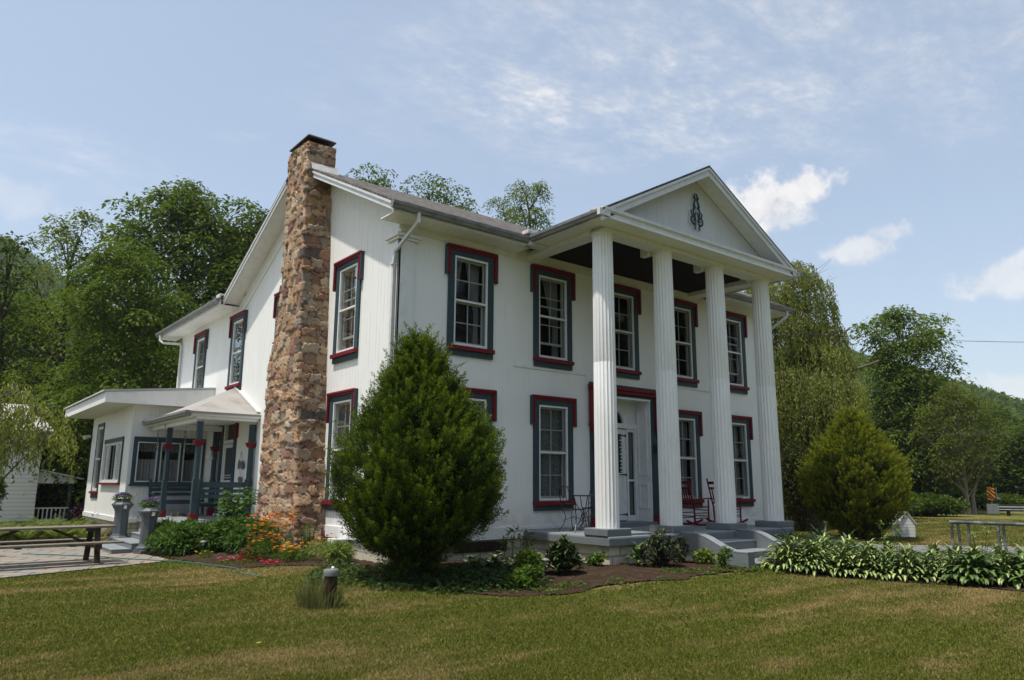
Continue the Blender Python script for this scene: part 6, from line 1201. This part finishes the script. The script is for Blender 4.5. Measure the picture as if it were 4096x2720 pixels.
# green bed by the side porch
L_peo = leafmat('peony_leaf', (.04, .09, .016), (.11, .19, .04), .28)
pe = bushy('bushy green peony at the patio corner, first of the row', (-2.35, 5.7, -.08), .46, .62, L_peo, 81, 2600, .13, .04, 'peony', 'plant', 'leafy peonies edging the patio')
for i, (x, y) in enumerate([(-2.25, 5.15), (-1.95, 5.75), (-1.85, 5.0), (-1.5, 5.4), (-1.45, 4.75), (-1.1, 5.1), (-1.0, 4.5), (-2.3, 6.2), (-.7, 4.9), (-.6, 4.3), (-1.3, 4.1), (-1.0, 3.7)]): dup(pe, (x, y, gz(x, y)), i*1.2, 'bushy green peony in the bed by the side porch, %s from the patio corner' % ordn[i], .85+.25*rs.random())
def stalky(label, loc, n, H, R, L, Wd, leaf, seed, name='tall_plant'):
    rs = random.Random(seed); r = np.random.default_rng(seed); t = thing(name, label, 'plant', loc); hb = MB(); Q = []
    for k in range(n):
        a = k*2.4; q = R*math.sqrt((k+.3)/n); h_ = H*rs.uniform(.65, 1); tp_ = (q*1.3*math.cos(a), q*1.3*math.sin(a), h_); hb.tube([(q*.4*math.cos(a), q*.4*math.sin(a), 0), (q*math.cos(a), q*math.sin(a), h_*.6), tp_], .007, 5, False)
        m = int(h_*30); s = r.random(m)*.9+.1; P = np.stack([q*(.4+.9*s)*math.cos(a)+0*s, q*(.4+.9*s)*math.sin(a), s*h_], 1); D = r.normal(0, 1, (m, 3)); D[:, 2] = .15; V, F = cards(P, D, r.normal(0, .3, (m, 3))+A_((0, 0, 1)), r.uniform(.7, 1.2, m)*L, r.uniform(.8, 1.2, m)*Wd, .35); Q.append((V, F))
    hb.obj('stalks', fl_g, t, fix=False); V, F, T = merge(Q); fast('foliage', V, F, leaf, T, t)
stalky('tall leafy green plant in front of the side porch bench', (-.85, 5.95, 0), 15, 1.45, .36, .19, .075, L_peo, 82)
stalky('narrow leaved lily plant between the side porch and the chimney', (-.62, 5.15, 0), 16, 1.0, .26, .16, .026, L_bright, 83, 'lily_plant')
stalky('second narrow leaved lily plant close to the chimney base', (-1.0, 3.3, 0), 12, .72, .22, .15, .024, L_mid, 84, 'lily_plant')
stalky('narrow leaved lily plant right of the chimney by the rusty pipe', (-.55, 2.35, 0), 10, .75, .14, .14, .022, L_mid, 85, 'lily_plant')
def flowers(name, label, loc, R, H, mats, nf, fs, seed, foliage=L_bright, cat='flowers', nfol=700):
    rs = random.Random(seed); t = thing(name, label, cat, loc); V, F, T = merge([blob((0, 0, H*.4), (R, R, H*.45), nfol, .10, .014, .6, .1)]); fast('foliage', V, F, foliage, T, t)
    for mm in mats:
        Q = []
        for k in range(nf):
            a = rs.uniform(0, 6.3); q = R*math.sqrt(rs.random())*1.1; c = (q*math.cos(a), q*math.sin(a), H*rs.uniform(.72, 1.08)); u = np.arange(9)*2*PI/9+rs.random(); D = np.stack([np.cos(u), np.sin(u), .25+0*u], 1); Q.append(cards(np.tile(A_(c), (9, 1)), D, np.tile(A_((0, 0, 1.)), (9, 1))+unit(9)*.1, np.full(9, fs), np.full(9, fs*.6), -.2)); Q.append(blob(c, (fs*.35, fs*.35, fs*.3), 10, fs*.5, fs*.35, 1))
        V, F, T = merge(Q); fast('blossoms', V, F, mm, T, t)
    return t
flowers('marigold_patch', 'tall orange flowers in front of the stone chimney', (-1.15, 2.75, -.03), .45, .86, [M_orange], 80, .046, 91)
flowers('marigold_patch', 'shorter orange and maroon flowers left of the tall orange ones', (-1.45, 2.35, -.06), .36, .60, [M_orange, M_maroon], 28, .044, 92)
flowers('yellow_flowers', 'yellow and orange flowers low in front, right of the chimney base', (-1.15, 1.75, -.08), .34, .42, [M_yellow, M_orange], 18, .04, 93)
flowers('orange_flowers', 'sparse orange flowers right of the rusty pipe', (-.72, 1.45, -.05), .34, .55, [M_orange], 14, .042, 94, L_ylw)
flowers('impatiens', 'pink flowers at the front of the bed, left of the red ones', (-2.0, 2.75, -.09), .22, .15, [M_pink], 11, .040, 95, L_mid, nfol=260)
flowers('impatiens', 'red flowers low in the mulch between the pink and orange ones', (-1.72, 2.25, -.09), .26, .17, [M_redf], 12, .040, 96, L_mid, nfol=260)
flowers('impatiens', 'pink flowers nearest the lawn below the orange ones', (-1.52, 1.75, -.09), .2, .14, [M_pink, M_redf], 11, .044, 97, L_mid, nfol=220)
flowers('yellow_flowers', 'three yellow flowers beside the solar light near the patio', (-2.05, 4.05, -.09), .2, .2, [M_yellow], 5, .034, 98, L_mid, nfol=200)
L_brz = leafmat('bronze_leaf', (.10, .035, .02), (.26, .10, .05), .3)
bushy('bronze leaved coleus behind the red flowers', (-1.55, 2.75, -.05), .24, .32, L_brz, 99, 360, .10, .055, 'coleus', 'plant'); bushy('second bronze coleus under the tall orange flowers', (-1.0, 2.15, -.05), .22, .32, L_brz, 100, 320, .10, .055, 'coleus', 'plant')
# tuft of long grass round the bollard
def tuft(name, label, loc, n, R, H, leaf, seed, w=.006):
    r = np.random.default_rng(seed); t = thing(name, label, 'grass tuft', loc); a = r.uniform(0, 6.3, n); q = R*np.sqrt(r.random(n)); h = H*r.uniform(.3, 1, n)*(1.05-.5*q/R); lean = (.08+.75*r.random(n)**1.6)*h; b = a+r.normal(0, .5, n); th = r.uniform(0, 6.3, n)
    p0 = np.stack([q*np.cos(a), q*np.sin(a), 0*a], 1); p1 = p0+np.stack([lean*.35*np.cos(b), lean*.35*np.sin(b), h*.6], 1); p2 = p0+np.stack([lean*np.cos(b), lean*np.sin(b), h], 1); s = np.stack([np.cos(th), np.sin(th), 0*th], 1)*w/2
    V = np.stack([p0-s, p0+s, p1+s*.8, p1-s*.8, p2], 1).reshape(-1, 3); i = np.arange(n)[:, None]*5; F = np.vstack([i+A_([[0, 1, 2, 3]]), i+A_([[3, 2, 4, 4]])]); F = np.vstack([i+A_([[0, 1, 2]]), i+A_([[0, 2, 3]]), i+A_([[3, 2, 4]])]); fast('blades', V, F, leaf, np.repeat(r.random(n), 5), t)
L_tuft = leafmat('long_grass_blade', (.07, .10, .03), (.24, .23, .10), .35)
tuft('grass_tuft', 'tuft of long uncut grass growing round the short bollard', (-2.58, -2.82, -.1), 420, .27, .58, L_tuft, 111, .010)
tuft('grass_tuft', 'taller grass stalks leaning beside the left of the bollard', (-2.68, -2.66, -.1), 70, .18, .80, L_tuft, 112, .009)
# ferns
def fern(label, loc, seed, H=.8):
    rs = random.Random(seed); r = np.random.default_rng(seed); t = thing('fern', label, 'fern', loc, 0, 'yellow green ferns behind the patio'); Q = []
    for k in range(18):
        a = k*2.4; h = Vector((math.cos(a), math.sin(a), 0)); pts = []; P = Vector((0, 0, 0)); e = rs.uniform(1.0, 1.4)
        for i in range(26): pts.append(P.copy()); P = P+(h*math.cos(e)+Vector((0, 0, math.sin(e))))*(H*1.15/26); e -= rs.uniform(.02, .07)
        X = A_([tuple(p) for p in pts]); s = A_((-h.y, h.x, 0)); ln = .14*np.sin(np.linspace(.5, PI-.05, 26))
        for sg in (-1, 1): V, F = cards(X, np.tile(s*sg, (26, 1))+A_(tuple(h))*.3, np.tile(A_((0, 0, 1.)), (26, 1))+r.normal(0, .1, (26, 3)), ln, ln*.28+.01, .1); Q.append((V, F))
    V, F, T = merge(Q); fast('fronds', V, F, L_ylw, T, t); return t
f0 = fern('yellow green fern left of the sun room corner, nearest the wall', (-3.2, 10.6, -.1), 121)
for i, (x, y, s) in enumerate([(-3.6, 11.2, 1.2), (-3.9, 10.3, 1), (-4.3, 11.4, 1.3), (-4.6, 10.4, 1.1), (-5.0, 11.6, 1.2), (-5.2, 10.5, 1), (-3.3, 12.4, 1.2), (-5.7, 10.9, 1)]): dup(f0, (x, y, -.1), i*1.3, 'yellow green fern behind the patio, %s of the group from the sun room' % ordn[i], s)
flowers('orange_flowers', 'orange flowers among the ferns behind the picnic table', (-3.35, 9.7, -.1), .25, .35, [M_orange], 7, .03, 125)
flowers('larkspur', 'blue flower spike in front of the sun room wall', (-3.1, 10.1, -.1), .10, .85, [petals('blue_petals', (.10, .18, .55))], 12, .03, 126, nfol=120)
bushy('grey green low plant beside the left planter', (-2.55, 10.4, -.1), .4, .45, leafmat('grey_green_leaf', (.08, .10, .06), (.18, .2, .11), .2), 127, 900, .09, .02, 'plant', 'plant')
bushy('purple leaved shrub beside the neighbouring house porch', (-1.5, 19.2, -.1), .9, 1.1, leafmat('purple_leaf', (.03, .012, .03), (.07, .03, .06), .2), 128, 5000, .10, .06)
bushy('dark shrub in front of the neighbouring house wall', (-5.6, 14.5, -.1), 1.0, 1.9, L_mid, 129, 6500, .12, .06)
# weeping branch tree at the far left
lob = [(0, 0, 4.0, 1.0, 1.6), (.9, -.3, 3.5, .8, 1.3), (-1.0, 0, 3.9, 1.1, 1.8), (.4, .4, 3.2, .9, 1.4), (1.35, -.1, 2.9, .55, 1.2), (-.6, -.6, 3.1, 1.0, 1.6)]
wt2, _ = willow('small weeping tree at the left edge hanging in front of the neighbouring house', (-5.3, 13.2, -.1), 4.4, 2, 15, lob, .55, .25)
# hose, wires
hp = [(-4.9, 7.6), (-4.3, 7.0), (-3.7, 6.0), (-3.2, 5.1), (-2.6, 3.9), (-2.45, 3.2), (-2.3, 2.4), (-2.2, 1.6), (-2.35, .9), (-2.2, .2)]
m_ = MB(); pp = []
for i in range(len(hp)-1):
    for k in range(4): f = k/4; pp.append((hp[i][0]*(1-f)+hp[i+1][0]*f+.03*math.sin(i*4+k), hp[i][1]*(1-f)+hp[i+1][1]*f+.03*math.cos(i*3+k), gz(*hp[i])+(.035 if i < 5 else .03)))
m_.tube(pp, .010, 6); tag(m_.obj('garden_hose', mat('teal_hose', (.04, .14, .11), .4), None, smooth=True), 'thin green garden hose lying across the patio and lawn', 'hose')
def wire(label, a, b, sag, r_=.012):
    m_ = MB(); a, b = Vector(a), Vector(b); m_.tube([a.lerp(b, i/24)-Vector((0, 0, sag*4*(i/24)*(1-i/24))) for i in range(25)], r_, 5); tag(m_.obj('utility_wire', M_ind, None), label, 'wire', 'utility wires')
wire('upper utility wire crossing the open sky right of the willow', (12.8, 2.2, 6.6), (62, -12, 11.6), .9, .010)
wire('lower utility wire crossing in front of the trees above the second cypress', (12.9, 6, 4.1), (66, -6, 5.9), .8, .010)

# ------------------------------------------------------------------ things on the right
M_pipe = mat('grey_blue_pipe', (.05, .06, .068), .45, .4, .2, var=.7, vscale=5, vcol=(.35, .36, .36))
t = thing('pipe_railing', 'low grey metal pipe railing behind the hosta bed at the right', 'railing', (0, 0, 0)); RZ = .95
ra, rb = Vector((5.14, -7.66, 0)), Vector((4.93, -8.67, 0))
off = Vector((math.sin(rad(62))*1.9, math.cos(rad(62))*1.9, 0)); ra = Vector((6.55, -6.92, 0)) ; 
def gp(u, d): a = rad(38.577)+math.atan((u*4096/2361-2048)/2959.26); return Vector((CAM[0]+d*math.sin(a), CAM[1]+d*math.cos(a), 0))
q0 = Vector((7.85, -6.57, 0)); q1 = Vector((7.69, -8.6, 0)); 
hz_ = .88
m_ = MB(); m_.tube([q0+Vector((0, 0, hz_)), q0.lerp(q1, .5)+Vector((0, 0, hz_+.01)), q1+Vector((0, 0, hz_))], .030, 10); m_.obj('top_rail', M_pipe, t, smooth=True)
for f, dx in ((0.01, 0), (.065, .35), (.15, .0), (.39, 0), (.43, .35), (.75, 0)): p = q0.lerp(q1, f); m_ = MB(); m_.tube([(p.x, p.y, hz_), (p.x+dx*.1, p.y, -.12)], .024, 8); m_.obj('post', M_pipe, t, smooth=True)
t = thing('well_cover', 'small white shingled peaked box on the lawn right of the second cypress', 'well cover', (18.65, -.92, -.1), rad(-38))
M_wsh = mat('white_shingle_paint', (.74, .74, .72), .6, .2, var=.3, vscale=8, vcol=(.55, .55, .5), fn=lambda t, b, co, c: t.links.new(mixc(t, smooth(t, mth(t, 'FRACT', mth(t, 'MULTIPLY', N(t, 'ShaderNodeSeparateXYZ', i0=co).outputs[2], 10)), .14, .0), c, (.12, .12, .11)), b.inputs['Base Color']))
m_ = MB(); m_.prism([(-.23, 0), (.23, 0), (.26, .45), (0, .80), (-.26, .45)], -.2, .3, 'y'); m_.obj('body', M_wsh, t)
m_ = MB()
for s in (-1, 1): m_.add([(0, -.24, .83), (0, .34, .83), (s*.31, .34, .41), (s*.31, -.24, .41), (0, -.24, .80), (0, .34, .80), (s*.29, .34, .40), (s*.29, -.24, .40)], [(0, 1, 2, 3), (4, 7, 6, 5), (0, 4, 5, 1), (1, 5, 6, 2), (2, 6, 7, 3), (3, 7, 4, 0)])
m_.obj('roof', M_trim, t)
t = thing('guardrail', 'short galvanised steel guardrail end beside the road at the right', 'guardrail', (42.2, 4.3, -.1), rad(-60))
M_galv = mat('galvanised_steel', (.22, .24, .25), .45, .5, .4, var=.5, vscale=4)
m_ = MB(); m_.prism([(.0, .35), (.08, .42), (.0, .50), (.08, .58), (.0, .66), (-.03, .66), (.05, .58), (-.03, .50), (.05, .42), (-.03, .35)], 0, 3.0, 'x'); m_.obj('rail', M_galv, t)
m_ = MB(); m_.box((-.5, -.02, .12), (.1, .05, .68)); m_.obj('end_plate', M_galv, t)
for x in (.5, 2.4): m_ = MB(); m_.box((x, .06, 0), (x+.15, .25, .62)); m_.obj('post', M_barkd, t)
t = thing('hazard_sign', 'narrow orange and black diagonally striped hazard sign on a post beside the road', 'sign', (47.8, 6.45, -.1), rad(-52))
m_ = MB(); m_.box((-.22, -.02, .80), (.22, .0, 1.65)); m_.obj('panel', mat('sign_orange', (.75, .24, .01), .5), t)
m_ = MB()
for k in range(-2, 5):
    z = .8+k*.26; pl_ = [(-.22, z+.42), (.22, z), (.22, z+.12), (-.22, z+.54)]; pl_ = [(x, min(1.65, max(.80, q))) for x, q in pl_]
    if len({p[1] for p in pl_}) > 1: m_.prism(pl_, -.026, -.021, 'y')
m_.obj('stripes', M_ind, t); m_ = MB(); m_.box((-.03, .0, 0), (.03, .05, 1.6)); m_.box((.30, .02, .8), (.36, .05, 1.6)); m_.box((.30, .0, .85), (.52, .02, 1.03)); m_.obj('post', M_galv, t)
t = thing('far_house', 'distant white house with dark roof seen beyond the striped sign', 'house', (106, 26, -.1), rad(-35))
M_wdark = mat('dark_slate_roof', (.07, .07, .075), .8); M_cl = mat('white_clapboard', (.70, .70, .68), .6, fn=lambda t, b, co, c: t.links.new(mixc(t, smooth(t, mth(t, 'FRACT', mth(t, 'MULTIPLY', N(t, 'ShaderNodeSeparateXYZ', i0=co).outputs[2], 7)), .16, .0), (.70, .70, .68), (.30, .30, .30)), b.inputs['Base Color']))
m_ = MB(); m_.box((-6, -3, 0), (6, 3, 1.6)); m_.prism([(-3, 1.6), (3, 1.6), (0, 3.6)], -1.6, 3.4, 'x') if False else m_.prism([(-1.2, 1.6), (2.6, 1.6), (2.6, 2.0), (.7, 3.0), (-1.2, 2.0)], -3.2, -3, 'y'); m_.box((-1.2, -3, 1.6), (2.6, 3, 2.0)); m_.obj('wall', M_cl, t)
m_ = MB(); m_.prism([(-3.3, 1.55), (3.3, 1.55), (0, 3.2)], -6.3, -1.2, 'x'); m_.prism([(-3.3, 1.55), (3.3, 1.55), (0, 3.0)], 2.6, 6.3, 'x'); m_.obj('roof', M_wdark, t)
m_ = MB()
for x in (.2, 1.0): m_.box((x, -3.22, 1.9), (x+.4, -3.2, 2.4))
m_.box((-5, -3.02, .5), (-4, -3.0, 1.3)); m_.obj('window', M_ind, t)
t = thing('barn', 'distant dark roofed barn at the right edge behind the roadside trees', 'barn', (103, 17.5, -.1), rad(-35))
m_ = MB(); m_.box((-5, -4, 0), (5, 4, 2.4)); m_.obj('wall', mat('weathered_barn', (.14, .13, .12), .9, var=.5), t); m_ = MB(); m_.prism([(-4.5, 2.2), (4.5, 2.2), (0, 5.4)], -5.4, 5.4, 'x'); m_.obj('roof', M_wdark, t); m_ = MB(); m_.box((-1, -4.03, 0), (1, -4.0, 1.9)); m_.obj('door', M_barkd, t)
# neighbouring house on the left
t = thing('neighbouring_house', 'white clapboard neighbouring house with pale metal roof at the left edge', 'house', (-3.40, 20.2, -.1), rad(4))
m_ = MB(); m_.box((-9, 0, .2), (.05, 5, 3.5)); m_.obj('wall', M_cl, t)
m_ = MB(); m_.add([(-9.3, -.4, 3.45), (.35, -.4, 3.45), (-.1, 2.5, 4.62), (-9.3, 2.5, 4.62), (-9.3, -.4, 3.39), (.35, -.4, 3.39), (-.1, 2.5, 4.56), (-9.3, 2.5, 4.56), (.35, 5.4, 3.45), (-9.3, 5.4, 3.45)], [(0, 1, 2, 3), (4, 7, 6, 5), (0, 4, 5, 1), (1, 5, 6, 2), (3, 2, 8, 9)])
m_.obj('roof', mat('pale_seam_metal', (.50, .47, .46), .5, .4, .1, var=.4, vscale=1.5, vcol=(.42, .39, .37), fn=lambda t, b, co, c: t.links.new(mixc(t, smooth(t, mth(t, 'FRACT', mth(t, 'MULTIPLY', N(t, 'ShaderNodeSeparateXYZ', i0=co).outputs[0], 1.6)), .08, .0), c, (.25, .24, .23)), b.inputs['Base Color'])), t)
w2 = bpy.data.objects.new('window', None); COL.objects.link(w2); w2.parent = t; m_ = MB(); m_.box((-4.3, -.05, .95), (-3.1, 0, 2.3)); m_.obj('frame', M_trim, w2); m_ = MB(); m_.box((-4.15, -.07, 1.05), (-3.25, -.04, 2.15)); m_.obj('pane', mat('dark_pane', (.03, .035, .04), .1, .6), w2); m_ = MB(); m_.box((-3.1, -.05, .95), (-2.75, -.01, 2.3)); m_.obj('shutter', mat('grey_shutter', (.12, .13, .13), .6), w2)
m_ = MB(); m_.add([(-.25, .2, 2.15), (1.6, .2, 1.75), (1.6, 4.8, 1.75), (-.25, 4.8, 2.15), (-.25, .2, 2.09), (1.6, .2, 1.69), (1.6, 4.8, 1.69), (-.25, 4.8, 2.09)], [(0, 1, 2, 3), (4, 7, 6, 5), (0, 4, 5, 1), (1, 5, 6, 2), (3, 2, 6, 7)]); m_.prism([(-.25, 2.08), (1.35, 1.72), (1.35, 1.55), (-.25, 1.55)], .25, .3, 'y'); m_.obj('porch_roof', M_trim, t)
for y in (.35, 2.5, 4.6): m_ = MB(); m_.box((1.15, y, .2), (1.27, y+.12, 1.6)); m_.obj('porch_post', M_pipe, t)
m_ = MB(); m_.box((-.25, .25, .62), (1.2, .3, .67)); m_.box((-.25, .25, .18), (1.2, .32, .24)); [m_.box((-.2+.14*i, .26, .24), (-.16+.14*i, .29, .62)) for i in range(10)]; m_.obj('porch_railing', M_trim, t)
m_ = MB(); m_.box((-.25, .2, -.0), (1.3, 4.8, .17)); m_.box((-9, .1, -.1), (-.3, 4.9, .2)); m_.obj('porch_base', M_cream, t)
# blue garden chair at the far left
t = thing('garden_chair', 'blue grey metal garden chair at the left edge behind the picnic table', 'chair', (-5.75, 7.6, -.09), rad(200)); M_bl = mat('blue_grey_metal', (.07, .10, .14), .4, .4)
m_ = MB(); m_.box((-.22, -.22, .40), (.22, .22, .425)); m_.obj('seat', M_bl, t, bevel=.01)
m_ = MB(); ar = [(-.22, 0), (.22, 0), (.25, .28), (.18, .48), (0, .56), (-.18, .48), (-.25, .28)]; R_ = Matrix.Rotation(rad(-16), 3, 'X'); vs = [R_ @ Vector((x, y, z)) for y in (0, .02) for x, z in ar]; n = len(ar); m_.add([(v.x, v.y+.22, v.z+.44) for v in vs], [tuple(range(n)), tuple(range(n, 2*n))]+[(i, (i+1) % n, (i+1) % n+n, i+n) for i in range(n)]); m_.obj('backrest', M_bl, t)
for sx in (-1, 1):
    for sy in (-1, 1): m_ = MB(); m_.tube([(sx*.2, sy*.2, .41), (sx*.23, sy*.25, 0)], .012, 6); m_.obj('leg', M_bl, t)
    m_ = MB(); m_.tube([(sx*.24, -.2, .41), (sx*.25, -.2, .62), (sx*.25, .22, .64)], .012, 6); m_.obj('armrest', M_bl, t)
# a few fallen leaves
for i, (x, y, c, lb) in enumerate([(-4.15, -4.75, (.34, .31, .04), 'yellow fallen leaf on the lawn left of the bollard'), (1.95, -4.65, (.45, .12, .03), 'orange fallen leaf on the lawn in front of the round shrub'), (2.35, -5.25, (.45, .14, .03), 'orange fallen leaf nearer the camera below the other one'), (-1.95, -5.6, (.10, .07, .04), 'dark bit of debris on the lawn right of the bollard')]):
    v, f, tt = leafshape(.065, .02, .4, i*1.9, .2, (0, 0, 0)); o = fast('fallen_leaf', v, f, mat('fallen_leaf_%d' % i, c, .7), None); o.location = (x, y, gz(x, y)+.04); tag(o, lb, 'leaf')

# the summer air
m_ = MB(); m_.box((-560, -460, -3.2), (560, 700, 175)); hzo = m_.obj('haze', bpy.data.materials.new('air'), None); hm = hzo.data.materials[0]; hm.use_nodes = True; t = hm.node_tree; t.nodes.clear()
pv = N(t, 'ShaderNodeVolumePrincipled'); pv.inputs['Color'].default_value = (.80, .86, .95, 1); pv.inputs['Density'].default_value = .00024; pv.inputs['Anisotropy'].default_value = .2; o_ = N(t, 'ShaderNodeOutputMaterial'); t.links.new(pv.outputs[0], o_.inputs['Volume']); tag(hzo, 'thin pale summer haze in the air over the whole valley', 'haze', kind='stuff')
for o in list(COL.objects):
    if o.type == 'MESH' and o.parent and (o.name.split('.')[0] == 'hood' and o.parent.name == 'front_door' or o.name.split('.')[0]) in (True, 'soffit', 'sidelight', 'skirting_board', 'string_course', 'hood_edge', 'fascia', 'annex_wall_', 'pane', 'post', 'end_plate', 'string_course', 'strap_hinge', 'spark_screen', 'window', 'riser'): split(o)
